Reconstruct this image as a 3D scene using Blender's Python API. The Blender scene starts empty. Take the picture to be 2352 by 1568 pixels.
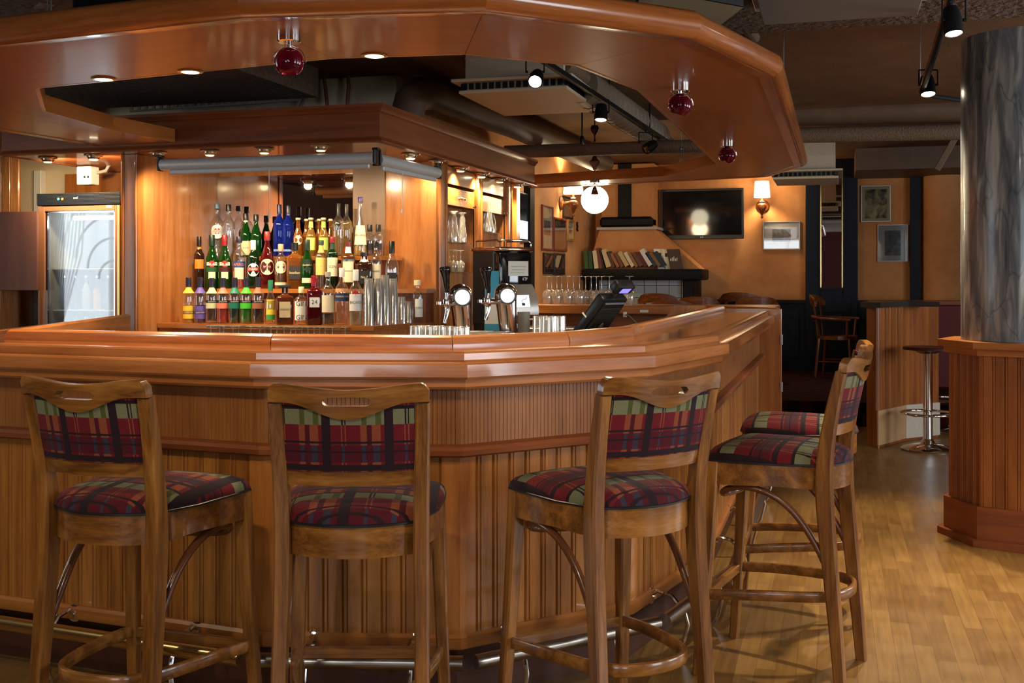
import bpy, bmesh, math, random
from mathutils import Vector, Matrix
random.seed(7)
PI = math.pi
SC = bpy.context.scene
COL = SC.collection

# ------------------------------------------------------------------ camera
F_PX, HZ, CAM_H, YAW = 2540.0, 638.0, 1.36, math.radians(16.37)
cam = bpy.data.cameras.new('camera')
cam.sensor_width = 36.0
cam.lens = F_PX / 2352.0 * 36.0
cam.shift_y = -(784.0 - HZ) / 2352.0
cam.clip_start = 0.05
cam_o = bpy.data.objects.new('camera', cam)
cam_o.location = (0, 0, CAM_H)
cam_o.rotation_euler = (PI / 2, 0, YAW)
COL.objects.link(cam_o)
SC.camera = cam_o

# ------------------------------------------------------------------ view, world
SC.view_settings.view_transform = 'Standard'
SC.view_settings.look = 'None'
SC.view_settings.gamma = 1.0
SC.view_settings.exposure = 0.50
try:
    SC.cycles.max_bounces = 8
    SC.cycles.diffuse_bounces = 3
    SC.cycles.glossy_bounces = 4
    SC.cycles.transmission_bounces = 6
    SC.cycles.transparent_max_bounces = 16
    SC.cycles.caustics_reflective = False
    SC.cycles.caustics_refractive = False
    SC.cycles.sample_clamp_indirect = 2.5
    SC.cycles.use_denoising = True
except Exception:
    pass
W = bpy.data.worlds.new('world')
SC.world = W
W.use_nodes = True
W.node_tree.nodes['Background'].inputs[0].default_value = (1.0, 0.86, 0.72, 1)
W.node_tree.nodes['Background'].inputs[1].default_value = 0.05

# ------------------------------------------------------------------ large lights (daylight through the windows behind and beside the bar)
def area_light(name, loc, rot, sx, sy, power, color):
    l = bpy.data.lights.new(name, 'AREA'); l.shape = 'RECTANGLE'; l.size = sx; l.size_y = sy
    l.energy = power; l.color = color
    o = bpy.data.objects.new(name, l); o.location = loc; o.rotation_euler = rot
    COL.objects.link(o); return o
def spot_light(name, loc, target, power, color, cone=70, blend=0.6, r=0.03):
    l = bpy.data.lights.new(name, 'SPOT'); l.energy = power; l.color = color
    l.spot_size = math.radians(cone); l.spot_blend = blend; l.shadow_soft_size = r
    o = bpy.data.objects.new(name, l); o.location = loc
    d = Vector(target) - Vector(loc)
    o.rotation_euler = d.to_track_quat('-Z', 'Y').to_euler()
    COL.objects.link(o); return o
def point_light(name, loc, power, color, r=0.04):
    l = bpy.data.lights.new(name, 'POINT'); l.energy = power; l.color = color; l.shadow_soft_size = r
    o = bpy.data.objects.new(name, l); o.location = loc
    COL.objects.link(o); return o
WARM = (1.0, 0.75, 0.44)
WARM2 = (1.0, 0.83, 0.58)
DAY = (0.86, 0.93, 1.0)
# daylight entering by the rear windows (just inside their panes) and the right-hand windows
for wx in (-1.3, 1.6):
    area_light('rear_window_daylight', (wx, -3.30, 1.75), (PI / 2, 0, 0), 1.5, 1.3, 24, DAY)
area_light('left_window_daylight', (-6.85, 3.3, 1.6), (PI / 2, 0, -PI / 2), 2.0, 1.5, 14, DAY)
for wy in (1.6, 4.6, 7.4):
    area_light('side_window_daylight', (4.85, wy, 1.6), (PI / 2, 0, PI / 2), 1.6, 1.5, 62, DAY)

# ------------------------------------------------------------------ pixel -> place
cT, sT = math.cos(YAW), math.sin(YAW)
def ray(x, y):
    a = (x - 1176.0) / F_PX; b = -(y - HZ) / F_PX
    return (a * cT - sT, a * sT + cT, b)
def P(x, y, X=None, Y=None, Z=None, D=None):
    r = ray(x, y)
    k = (Z - CAM_H) / r[2] if Z is not None else X / r[0] if X is not None else Y / r[1] if Y is not None else D
    return Vector((r[0] * k, r[1] * k, CAM_H + r[2] * k))

# ------------------------------------------------------------------ materials
def lin(c):
    c /= 255.0
    return c / 12.92 if c <= 0.04045 else ((c + 0.055) / 1.055) ** 2.4
def rgb(r, g, b): return (lin(r), lin(g), lin(b), 1.0)
MATS = {}
def new_mat(name):
    m = bpy.data.materials.new(name); m.use_nodes = True
    nt = m.node_tree; nt.nodes.clear()
    out = nt.nodes.new('ShaderNodeOutputMaterial')
    return m, nt, out
def nd(nt, t, **kw):
    n = nt.nodes.new(t)
    for k, v in kw.items():
        setattr(n, k, v)
    return n
def principled(nt, out, color=None, rough=0.5, metal=0.0, spec=0.5, trans=0.0, coat=0.0, emis=None, estr=0.0, ior=1.45):
    b = nt.nodes.new('ShaderNodeBsdfPrincipled')
    if color is not None: b.inputs['Base Color'].default_value = color
    b.inputs['Roughness'].default_value = rough
    b.inputs['Metallic'].default_value = metal
    b.inputs['Specular IOR Level'].default_value = spec
    b.inputs['Transmission Weight'].default_value = trans
    b.inputs['Coat Weight'].default_value = coat
    b.inputs['Coat Roughness'].default_value = 0.08
    b.inputs['IOR'].default_value = ior
    if emis is not None:
        b.inputs['Emission Color'].default_value = emis
        b.inputs['Emission Strength'].default_value = estr
    nt.links.new(b.outputs[0], out.inputs[0])
    return b
def plain(name, color, rough=0.5, metal=0.0, spec=0.5, coat=0.0, var=0.12, bump=0.0, scale=40.0, **kw):
    """one colour with a slight procedural mottle"""
    if name in MATS: return MATS[name]
    m, nt, out = new_mat(name)
    b = principled(nt, out, color, rough, metal, spec, coat=coat, **kw)
    tc = nd(nt, 'ShaderNodeTexCoord'); no = nd(nt, 'ShaderNodeTexNoise')
    no.inputs['Scale'].default_value = scale; no.inputs['Detail'].default_value = 3
    nt.links.new(tc.outputs['Object'], no.inputs['Vector'])
    mx = nd(nt, 'ShaderNodeMix', data_type='RGBA')
    mx.inputs[6].default_value = tuple(max(0, c * (1 - var)) for c in color[:3]) + (1,)
    mx.inputs[7].default_value = tuple(min(1, c * (1 + var)) for c in color[:3]) + (1,)
    nt.links.new(no.outputs[0], mx.inputs[0]); nt.links.new(mx.outputs[2], b.inputs['Base Color'])
    if bump:
        bp = nd(nt, 'ShaderNodeBump'); bp.inputs['Strength'].default_value = bump; bp.inputs['Distance'].default_value = 0.03 if bump >= 1 else 0.01
        nt.links.new(no.outputs[0], bp.inputs['Height']); nt.links.new(bp.outputs[0], b.inputs['Normal'])
    MATS[name] = m; return m
def wood(name, dark, mid, light, axis='X', scale=1.0, rough=0.32, coat=0.25, fig=0.5, contrast=0.62):
    if name in MATS: return MATS[name]
    m, nt, out = new_mat(name)
    b = principled(nt, out, mid, rough, 0, 0.45, coat=coat)
    L = nt.links.new
    tc = nd(nt, 'ShaderNodeTexCoord'); oi = nd(nt, 'ShaderNodeObjectInfo')
    mul = nd(nt, 'ShaderNodeMath', operation='MULTIPLY'); mul.inputs[1].default_value = 9.0
    L(oi.outputs['Random'], mul.inputs[0])
    add = nd(nt, 'ShaderNodeVectorMath', operation='ADD')
    L(tc.outputs['Object'], add.inputs[0]); L(mul.outputs[0], add.inputs[1])
    mp = nd(nt, 'ShaderNodeMapping')
    s = {'X': (1.0, 13, 13), 'Y': (13, 1.0, 13), 'Z': (13, 13, 1.0)}[axis]
    mp.inputs['Scale'].default_value = tuple(v * scale for v in s)
    L(add.outputs[0], mp.inputs['Vector'])
    n1 = nd(nt, 'ShaderNodeTexNoise'); n1.inputs['Scale'].default_value = 1.6; n1.inputs['Detail'].default_value = 4
    n1.inputs['Distortion'].default_value = 0.9 * fig + 0.2
    L(mp.outputs[0], n1.inputs['Vector'])
    # cathedral figure: fold the broad noise into rings
    rm = nd(nt, 'ShaderNodeMath', operation='MULTIPLY'); rm.inputs[1].default_value = 7.0 * fig + 1.0
    fr = nd(nt, 'ShaderNodeMath', operation='PINGPONG'); fr.inputs[1].default_value = 1.0
    L(n1.outputs[0], rm.inputs[0]); L(rm.outputs[0], fr.inputs[0])
    n2 = nd(nt, 'ShaderNodeTexNoise'); n2.inputs['Scale'].default_value = 14.0; n2.inputs['Detail'].default_value = 2
    L(mp.outputs[0], n2.inputs['Vector'])
    mx0 = nd(nt, 'ShaderNodeMix', data_type='FLOAT'); mx0.inputs[0].default_value = 0.45
    L(fr.outputs[0], mx0.inputs[2]); L(n2.outputs[0], mx0.inputs[3])
    cr = nd(nt, 'ShaderNodeValToRGB')
    cr.color_ramp.elements[0].position = 0.5 - 0.34 / contrast; cr.color_ramp.elements[0].color = dark
    cr.color_ramp.elements[1].position = 0.5 + 0.34 / contrast; cr.color_ramp.elements[1].color = light
    e = cr.color_ramp.elements.new(0.5); e.color = mid
    L(mx0.outputs[0], cr.inputs[0]); L(cr.outputs[0], b.inputs['Base Color'])
    bp = nd(nt, 'ShaderNodeBump'); bp.inputs['Strength'].default_value = 0.06; bp.inputs['Distance'].default_value = 0.003
    L(n2.outputs[0], bp.inputs['Height']); L(bp.outputs[0], b.inputs['Normal'])
    MATS[name] = m; return m
CH_D, CH_M, CH_L = rgb(118, 66, 26), rgb(162, 97, 42), rgb(186, 120, 60)
def cherry(axis): return wood('cherry_' + axis, CH_D, CH_M, CH_L, axis, 1.0, 0.30, 0.3, 0.25)
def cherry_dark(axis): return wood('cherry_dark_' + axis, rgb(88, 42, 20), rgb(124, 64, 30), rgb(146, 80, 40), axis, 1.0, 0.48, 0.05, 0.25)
def pine(axis): return wood('stained_pine_' + axis, rgb(108, 60, 22), rgb(160, 100, 42), rgb(194, 130, 62), axis, 0.8, 0.34, 0.25, 0.3, .6)
def stoolwood(axis): return wood('stool_beech_' + axis, rgb(86, 48, 18), rgb(138, 88, 38), rgb(174, 118, 58), axis, 0.9, 0.28, 0.35, 0.35, .85)
def pine_dark(axis): return wood('dark_stained_pine_' + axis, rgb(92, 48, 18), rgb(138, 78, 32), rgb(168, 102, 46), axis, 0.8, 0.36, 0.2, 0.3, .65)
def reed(axis): return wood('reeded_pine_' + axis, rgb(96, 54, 22), rgb(138, 84, 38), rgb(164, 104, 52), axis, 1.2, 0.38, 0.15, 0.2)

def metal(name, col, rough=0.15):
    return plain(name, col, rough, 1.0, 0.5, var=0.05)
CHROME = metal('chrome', (0.80, 0.80, 0.80, 1), 0.08)
STEEL = metal('brushed_steel', (0.55, 0.55, 0.54, 1), 0.3)
DARKSTEEL = metal('worn_steel', (0.42, 0.37, 0.31, 1), 0.28)
BRASS = metal('brass', (0.78, 0.55, 0.22, 1), 0.25)
GOLD = metal('gilt_strip', (0.62, 0.46, 0.16, 1), 0.35)
ALU = plain('satin_aluminium', rgb(196, 196, 190), 0.42, 0.25)
BLACK = plain('black_plastic', (0.012, 0.012, 0.013, 1), 0.35)
BLACKM = plain('black_paint', (0.006, 0.006, 0.007, 1), 0.6, spec=0.2)
BLACKGLOSS = plain('black_gloss', (0.006, 0.006, 0.007, 1), 0.06, spec=0.6)
WHITE = plain('white_plastic', rgb(220, 218, 212), 0.4, var=0.03)
PAPER = plain('paper', rgb(232, 226, 208), 0.8, var=0.04)
GREY = plain('grey_paint', rgb(120, 116, 108), 0.6)
DUCT = plain('dusty_duct', rgb(122, 108, 92), 0.5, var=0.25, scale=6)
DUCTBR = plain('brown_duct', rgb(98, 74, 54), 0.55, var=0.3, scale=8)
PIPER = plain('rough_brown_pipe', rgb(108, 86, 66), 0.85, var=0.4, bump=0.8, scale=70)

def emit(name, col, strength):
    if name in MATS: return MATS[name]
    m, nt, out = new_mat(name)
    e = nd(nt, 'ShaderNodeEmission'); e.inputs[0].default_value = col; e.inputs[1].default_value = strength
    nt.links.new(e.outputs[0], out.inputs[0]); MATS[name] = m; return m
def thin_glass(name, tint=(0.97, 0.97, 0.95, 1), base=0.04, edge=0.75, rough=0.02, glosscol=(1, 1, 1, 1), power=2.5, glint_white=0.0):
    """a clear pane or drinking glass: clear when seen square on, mirror-like at grazing angles"""
    if name in MATS: return MATS[name]
    m, nt, out = new_mat(name)
    L = nt.links.new
    t = nd(nt, 'ShaderNodeBsdfTransparent'); t.inputs[0].default_value = tint
    g = nd(nt, 'ShaderNodeBsdfGlossy'); g.inputs[0].default_value = glosscol; g.inputs['Roughness'].default_value = rough
    lw = nd(nt, 'ShaderNodeLayerWeight'); lw.inputs[0].default_value = 0.5
    pw = nd(nt, 'ShaderNodeMath', operation='POWER'); pw.inputs[1].default_value = power
    L(lw.outputs['Facing'], pw.inputs[0])
    mr = nd(nt, 'ShaderNodeMapRange'); mr.inputs[3].default_value = base; mr.inputs[4].default_value = edge
    L(pw.outputs[0], mr.inputs[0])
    mx = nd(nt, 'ShaderNodeMixShader'); L(mr.outputs[0], mx.inputs[0]); L(t.outputs[0], mx.inputs[1]); L(g.outputs[0], mx.inputs[2])
    last = mx
    if glint_white:  # white mixed into the glass in place of bright lamp glints
        df = nd(nt, 'ShaderNodeBsdfTranslucent'); df.inputs[0].default_value = (.9, .9, .88, 1)
        dd = nd(nt, 'ShaderNodeBsdfDiffuse'); dd.inputs[0].default_value = (.9, .9, .88, 1)
        m0 = nd(nt, 'ShaderNodeMixShader'); m0.inputs[0].default_value = .5; L(df.outputs[0], m0.inputs[1]); L(dd.outputs[0], m0.inputs[2])
        m1 = nd(nt, 'ShaderNodeMixShader'); m1.inputs[0].default_value = glint_white; L(mx.outputs[0], m1.inputs[1]); L(m0.outputs[0], m1.inputs[2]); last = m1
    L(last.outputs[0], out.inputs[0]); MATS[name] = m; return m
GLASS = thin_glass('drinking_glass', (0.93, 0.93, 0.90, 1), 0.16, 1.0, 0.07, (1, 0.98, 0.94, 1), 1.2, .17)
PANE = thin_glass('window_glass', (0.90, 0.93, 0.93, 1), 0.16, 0.9, 0.01)
PICGLASS = thin_glass('picture_glass', (0.97, 0.97, 0.97, 1), 0.05, 0.8, 0.02)
SHELFGLASS = thin_glass('green_glass_shelf', (0.72, 0.85, 0.76, 1), 0.1, 0.8, 0.02)
def tinted(name, col, body=0.35, depth=0.5):
    """coloured bottle glass: part of the light passes tinted, the rest is a glossy coloured skin"""
    if name in MATS: return MATS[name]
    m, nt, out = new_mat(name)
    L = nt.links.new
    t = nd(nt, 'ShaderNodeBsdfTransparent'); t.inputs[0].default_value = tuple(c ** depth for c in col[:3]) + (1,)
    b = nt.nodes.new('ShaderNodeBsdfPrincipled')
    b.inputs['Base Color'].default_value = col; b.inputs['Roughness'].default_value = 0.04; b.inputs['Specular IOR Level'].default_value = 0.9
    no = nd(nt, 'ShaderNodeTexNoise'); no.inputs['Scale'].default_value = 30
    tc = nd(nt, 'ShaderNodeTexCoord'); L(tc.outputs['Object'], no.inputs['Vector'])
    lw = nd(nt, 'ShaderNodeLayerWeight'); lw.inputs[0].default_value = 0.35
    ad = nd(nt, 'ShaderNodeMath', operation='MULTIPLY_ADD', use_clamp=True); ad.inputs[1].default_value = 0.8; ad.inputs[2].default_value = body
    L(lw.outputs['Facing'], ad.inputs[0])
    mx = nd(nt, 'ShaderNodeMixShader'); L(ad.outputs[0], mx.inputs[0]); L(t.outputs[0], mx.inputs[1]); L(b.outputs[0], mx.inputs[2])
    L(mx.outputs[0], out.inputs[0]); MATS[name] = m; return m
def col(name, r, g, b, rough=0.5, **kw): return plain(name, rgb(r, g, b), rough, **kw)

def plaster(name, c1, c2, c3, rough=0.8):
    if name in MATS: return MATS[name]
    m, nt, out = new_mat(name); L = nt.links.new
    b = principled(nt, out, c2, rough, 0, 0.3)
    tc = nd(nt, 'ShaderNodeTexCoord')
    n1 = nd(nt, 'ShaderNodeTexNoise'); n1.inputs['Scale'].default_value = 1.3; n1.inputs['Detail'].default_value = 5; n1.inputs['Roughness'].default_value = 0.65
    n2 = nd(nt, 'ShaderNodeTexNoise'); n2.inputs['Scale'].default_value = 90
    L(tc.outputs['Object'], n1.inputs['Vector']); L(tc.outputs['Object'], n2.inputs['Vector'])
    cr = nd(nt, 'ShaderNodeValToRGB')
    cr.color_ramp.elements[0].position = 0.3; cr.color_ramp.elements[0].color = c1
    cr.color_ramp.elements[1].position = 0.7; cr.color_ramp.elements[1].color = c3
    e = cr.color_ramp.elements.new(0.5); e.color = c2
    L(n1.outputs[0], cr.inputs[0]); L(cr.outputs[0], b.inputs['Base Color'])
    bp = nd(nt, 'ShaderNodeBump'); bp.inputs['Strength'].default_value = 0.25; bp.inputs['Distance'].default_value = 0.01
    L(n2.outputs[0], bp.inputs['Height']); L(bp.outputs[0], b.inputs['Normal'])
    MATS[name] = m; return m
ORANGE = plaster('orange_plaster', rgb(178, 114, 64), rgb(198, 136, 82), rgb(212, 156, 104))
OCHRE = plaster('ochre_ceiling_paint', rgb(96, 66, 38), rgb(112, 78, 46), rgb(128, 92, 56), 0.9)
CREAMW = plaster('cream_wall_paint', rgb(206, 186, 150), rgb(214, 194, 160), rgb(222, 204, 172))
POPCORN = plain('rough_sprayed_ceiling', rgb(92, 70, 52), 0.95, var=0.6, bump=1.0, scale=28)
BLUEP = plain('dark_blue_paint', rgb(19, 25, 38), 0.55, spec=0.25, var=0.15, scale=12)
REDB = plain('dark_red_upholstery', rgb(92, 22, 16), 0.6)

def parquet():
    m, nt, out = new_mat('maple_parquet'); L = nt.links.new
    b = principled(nt, out, None, 0.22, 0, 0.5)
    tc = nd(nt, 'ShaderNodeTexCoord'); mp = nd(nt, 'ShaderNodeMapping'); mp.inputs['Rotation'].default_value = (0, 0, PI / 2)
    L(tc.outputs['Object'], mp.inputs['Vector'])
    br = nd(nt, 'ShaderNodeTexBrick'); br.offset = 0.37; br.inputs['Scale'].default_value = 1.0
    br.inputs['Brick Width'].default_value = 0.42; br.inputs['Row Height'].default_value = 0.068; br.inputs['Mortar Size'].default_value = 0.0006
    br.inputs['Color1'].default_value = rgb(158, 119, 64); br.inputs['Color2'].default_value = rgb(132, 94, 46); br.inputs['Mortar'].default_value = rgb(92, 58, 26)
    L(mp.outputs[0], br.inputs['Vector'])
    mp2 = nd(nt, 'ShaderNodeMapping'); mp2.inputs['Scale'].default_value = (22, 1.5, 1); L(tc.outputs['Object'], mp2.inputs['Vector'])
    no = nd(nt, 'ShaderNodeTexNoise'); no.inputs['Scale'].default_value = 2.5; no.inputs['Detail'].default_value = 4; L(mp2.outputs[0], no.inputs['Vector'])
    n3 = nd(nt, 'ShaderNodeTexNoise'); n3.inputs['Scale'].default_value = 5.0; n3.inputs['Detail'].default_value = 5; L(tc.outputs['Object'], n3.inputs['Vector'])
    mx = nd(nt, 'ShaderNodeMix', data_type='RGBA', blend_type='MULTIPLY'); mx.inputs[0].default_value = 0.55
    cr = nd(nt, 'ShaderNodeValToRGB'); cr.color_ramp.elements[0].position = 0.3; cr.color_ramp.elements[0].color = (0.55, 0.5, 0.42, 1); cr.color_ramp.elements[1].position = 0.65; cr.color_ramp.elements[1].color = (1.1, 1.08, 1.0, 1)
    L(no.outputs[0], cr.inputs[0]); L(br.outputs[0], mx.inputs[6]); L(cr.outputs[0], mx.inputs[7])
    mx2 = nd(nt, 'ShaderNodeMix', data_type='RGBA', blend_type='MULTIPLY'); mx2.inputs[0].default_value = 0.35
    L(mx.outputs[2], mx2.inputs[6]); L(n3.outputs[0], mx2.inputs[7])
    L(mx2.outputs[2], b.inputs['Base Color'])
    rr = nd(nt, 'ShaderNodeMapRange'); rr.inputs[3].default_value = 0.24; rr.inputs[4].default_value = 0.46; L(n3.outputs[0], rr.inputs[0]); L(rr.outputs[0], b.inputs['Roughness'])
    return m
PARQUET = parquet()
def carpet():
    m, nt, out = new_mat('dark_red_patterned_carpet'); L = nt.links.new
    b = principled(nt, out, None, 0.95, 0, 0.1)
    tc = nd(nt, 'ShaderNodeTexCoord'); ck = nd(nt, 'ShaderNodeTexChecker'); ck.inputs['Scale'].default_value = 9
    ck.inputs['Color1'].default_value = rgb(70, 22, 18); ck.inputs['Color2'].default_value = rgb(34, 18, 24)
    vo = nd(nt, 'ShaderNodeTexVoronoi'); vo.inputs['Scale'].default_value = 14
    L(tc.outputs['Object'], ck.inputs['Vector']); L(tc.outputs['Object'], vo.inputs['Vector'])
    mx = nd(nt, 'ShaderNodeMix', data_type='RGBA', blend_type='MULTIPLY'); mx.inputs[0].default_value = 0.6
    L(ck.outputs[0], mx.inputs[6]); L(vo.outputs['Distance'], mx.inputs[7]); L(mx.outputs[2], b.inputs['Base Color'])
    return m
CARPET = carpet()

def plaid(name, uax='X', vax='Z', uo=0.0, vo=0.0, us=1.0, vs=1.0):
    """tartan upholstery: dark aubergine stripes over bands of red and sage green"""
    if name in MATS: return MATS[name]
    m, nt, out = new_mat(name); L = nt.links.new
    b = principled(nt, out, None, 0.88, 0, 0.2)
    b.inputs['Sheen Weight'].default_value = 0.04
    tc = nd(nt, 'ShaderNodeTexCoord'); sp = nd(nt, 'ShaderNodeSeparateXYZ'); L(tc.outputs['Object'], sp.inputs[0])
    def fr(ax, per, off):
        a = nd(nt, 'ShaderNodeMath', operation='MULTIPLY_ADD'); a.inputs[1].default_value = 1.0 / per; a.inputs[2].default_value = off
        L(sp.outputs[ax], a.inputs[0])
        f = nd(nt, 'ShaderNodeMath', operation='FRACT'); L(a.outputs[0], f.inputs[0]); return f.outputs[0]
    u = fr(uax, 0.155 * us, uo); v = fr(vax, 0.200 * vs, vo)
    DK, RD, RD2, OR, SG, GR, TL = rgb(42, 24, 30), rgb(108, 24, 32), rgb(82, 20, 30), rgb(142, 70, 46), rgb(122, 120, 88), rgb(84, 86, 40), rgb(58, 50, 66)
    def ramp(inp, stops):
        cr = nd(nt, 'ShaderNodeValToRGB'); cr.color_ramp.interpolation = 'CONSTANT'
        el = cr.color_ramp.elements
        el[0].position = stops[0][0]; el[0].color = stops[0][1]; el[1].position = stops[1][0]; el[1].color = stops[1][1]
        for p, c in stops[2:]:
            e = el.new(p); e.color = c
        L(inp, cr.inputs[0]); return cr.outputs[0]
    A = ramp(u, [(0, DK), (0.14, SG), (0.32, DK), (0.345, SG), (0.37, DK), (0.39, SG), (0.64, GR), (0.72, SG), (0.86, GR), (0.95, SG)])
    B = ramp(u, [(0, DK), (0.14, RD), (0.31, OR), (0.33, RD), (0.37, OR), (0.39, RD), (0.62, OR), (0.72, RD2), (0.80, OR), (0.94, RD)])
    C = ramp(u, [(0, DK), (0.14, RD2), (0.32, TL), (0.36, RD2), (0.64, TL), (0.70, RD2), (0.82, TL), (0.92, RD2)])
    K = (0, 0, 0, 1); Wt = (1, 1, 1, 1); G5 = (0.5, 0.5, 0.5, 1)
    vm = ramp(v, [(0, K), (0.28, G5), (0.50, K), (0.76, Wt), (0.955, K)])      # 0 red row, .5 muted row, 1 sage row
    dm = ramp(v, [(0, K), (0.17, Wt), (0.25, K), (0.40, Wt), (0.425, K), (0.52, Wt), (0.55, K), (0.755, K), (0.955, Wt)])
    g1 = nd(nt, 'ShaderNodeMath', operation='GREATER_THAN'); g1.inputs[1].default_value = 0.75
    g2 = nd(nt, 'ShaderNodeMath', operation='GREATER_THAN'); g2.inputs[1].default_value = 0.25
    L(vm, g1.inputs[0]); L(vm, g2.inputs[0])
    m1 = nd(nt, 'ShaderNodeMix', data_type='RGBA'); L(g2.outputs[0], m1.inputs[0]); L(B, m1.inputs[6]); L(C, m1.inputs[7])
    m2 = nd(nt, 'ShaderNodeMix', data_type='RGBA'); L(g1.outputs[0], m2.inputs[0]); L(m1.outputs[2], m2.inputs[6]); L(A, m2.inputs[7])
    m3 = nd(nt, 'ShaderNodeMix', data_type='RGBA'); L(dm, m3.inputs[0]); L(m2.outputs[2], m3.inputs[6]); m3.inputs[7].default_value = DK
    no = nd(nt, 'ShaderNodeTexNoise'); no.inputs['Scale'].default_value = 260; L(tc.outputs['Object'], no.inputs['Vector'])
    m4 = nd(nt, 'ShaderNodeMix', data_type='RGBA', blend_type='MULTIPLY'); m4.inputs[0].default_value = 0.4
    L(m3.outputs[2], m4.inputs[6]); L(no.outputs[0], m4.inputs[7])
    L(m4.outputs[2], b.inputs['Base Color'])
    MATS[name] = m; return m

# ------------------------------------------------------------------ mesh helpers
def V(*a): return Vector(a)
def merge(dst, src, M=None):
    mp = {}
    for v in src.verts:
        mp[v] = dst.verts.new(M @ v.co if M else v.co)
    for f in src.faces:
        try: dst.faces.new([mp[v] for v in f.verts])
        except ValueError: pass
    src.free()
def add(bm, vs, fs, M=None):
    nv = [bm.verts.new(M @ Vector(v) if M else Vector(v)) for v in vs]
    for f in fs:
        try: bm.faces.new([nv[i] for i in f])
        except ValueError: pass
    return nv
def BM(): return bmesh.new()
def box(bm, x0, y0, z0, x1, y1, z1, bev=0.0, M=None, seg=1):
    b = bmesh.new()
    add(b, [(x0, y0, z0), (x1, y0, z0), (x1, y1, z0), (x0, y1, z0), (x0, y0, z1), (x1, y0, z1), (x1, y1, z1), (x0, y1, z1)],
        [(0, 3, 2, 1), (4, 5, 6, 7), (0, 1, 5, 4), (1, 2, 6, 5), (2, 3, 7, 6), (3, 0, 4, 7)])
    if bev > 0:
        bmesh.ops.bevel(b, geom=list(b.edges), offset=bev, segments=seg, affect='EDGES', profile=0.5)
    merge(bm, b, M); return bm
def lathe(bm, prof, n=24, M=None, sq=None, ang=None):
    """revolve (r, z); sq = superellipse exponent for square bottles"""
    rings = []
    for r, z in prof:
        ring = []
        if r < 1e-6:
            ring = [bm.verts.new(M @ V(0, 0, z) if M else V(0, 0, z))] * n
        else:
            for k in range(n):
                a = 2 * PI * k / n + (PI / n)
                q = r
                if sq: q = r / ((abs(math.cos(a)) ** sq + abs(math.sin(a)) ** sq) ** (1.0 / sq))
                p = V(q * math.cos(a), q * math.sin(a), z)
                ring.append(bm.verts.new(M @ p if M else p))
        rings.append(ring)
    for i in range(len(rings) - 1):
        A, B = rings[i], rings[i + 1]
        for k in range(n):
            k2 = (k + 1) % n
            vs = []
            for v in (A[k], A[k2], B[k2], B[k]):
                if v not in vs: vs.append(v)
            if len(vs) > 2:
                try: bm.faces.new(vs)
                except ValueError: pass
    for ring, flip in ((rings[0], True), (rings[-1], False)):
        if len(set(ring)) > 2 and prof[0 if flip else -1][0] > 1e-6:
            try: bm.faces.new(list(reversed(ring)) if flip else ring)
            except ValueError: pass
    return bm
def lathe_open(bm, prof, n=24, M=None):
    """thin open surface of revolution (no caps)"""
    rings = []
    for r, z in prof:
        rings.append([bm.verts.new((M @ V(r * math.cos(2 * PI * k / n), r * math.sin(2 * PI * k / n), z)) if M else V(r * math.cos(2 * PI * k / n), r * math.sin(2 * PI * k / n), z)) for k in range(n)])
    for i in range(len(rings) - 1):
        for k in range(n):
            bm.faces.new((rings[i][k], rings[i][(k + 1) % n], rings[i + 1][(k + 1) % n], rings[i + 1][k]))
    return bm
def frames(pts, closed=False):
    n = len(pts); T = []
    for i in range(n):
        a = pts[(i - 1) % n] if (closed or i > 0) else pts[i]
        b = pts[(i + 1) % n] if (closed or i < n - 1) else pts[i]
        T.append((b - a).normalized())
    up = V(0, 0, 1)
    if abs(T[0].dot(up)) > 0.95: up = V(1, 0, 0)
    N = []
    prev = (up - T[0] * up.dot(T[0])).normalized()
    for t in T:
        prev = (prev - t * prev.dot(t))
        prev = prev.normalized() if prev.length > 1e-6 else t.orthogonal().normalized()
        N.append(prev)
    return T, N
def tube(bm, pts, r, n=10, closed=False, cap=True, M=None):
    pts = [Vector(p) for p in pts]
    T, N = frames(pts, closed)
    rings = []
    for i, p in enumerate(pts):
        rr = r[i] if isinstance(r, (list, tuple)) else r
        B = T[i].cross(N[i])
        ring = []
        for k in range(n):
            a = 2 * PI * k / n
            q = p + (N[i] * math.cos(a) + B * math.sin(a)) * rr
            ring.append(bm.verts.new(M @ q if M else q))
        rings.append(ring)
    m = len(rings)
    for i in range(m if closed else m - 1):
        A, B = rings[i], rings[(i + 1) % m]
        for k in range(n):
            try: bm.faces.new((A[k], A[(k + 1) % n], B[(k + 1) % n], B[k]))
            except ValueError: pass
    if cap and not closed:
        bm.faces.new(list(reversed(rings[0]))); bm.faces.new(rings[-1])
    return bm
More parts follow.
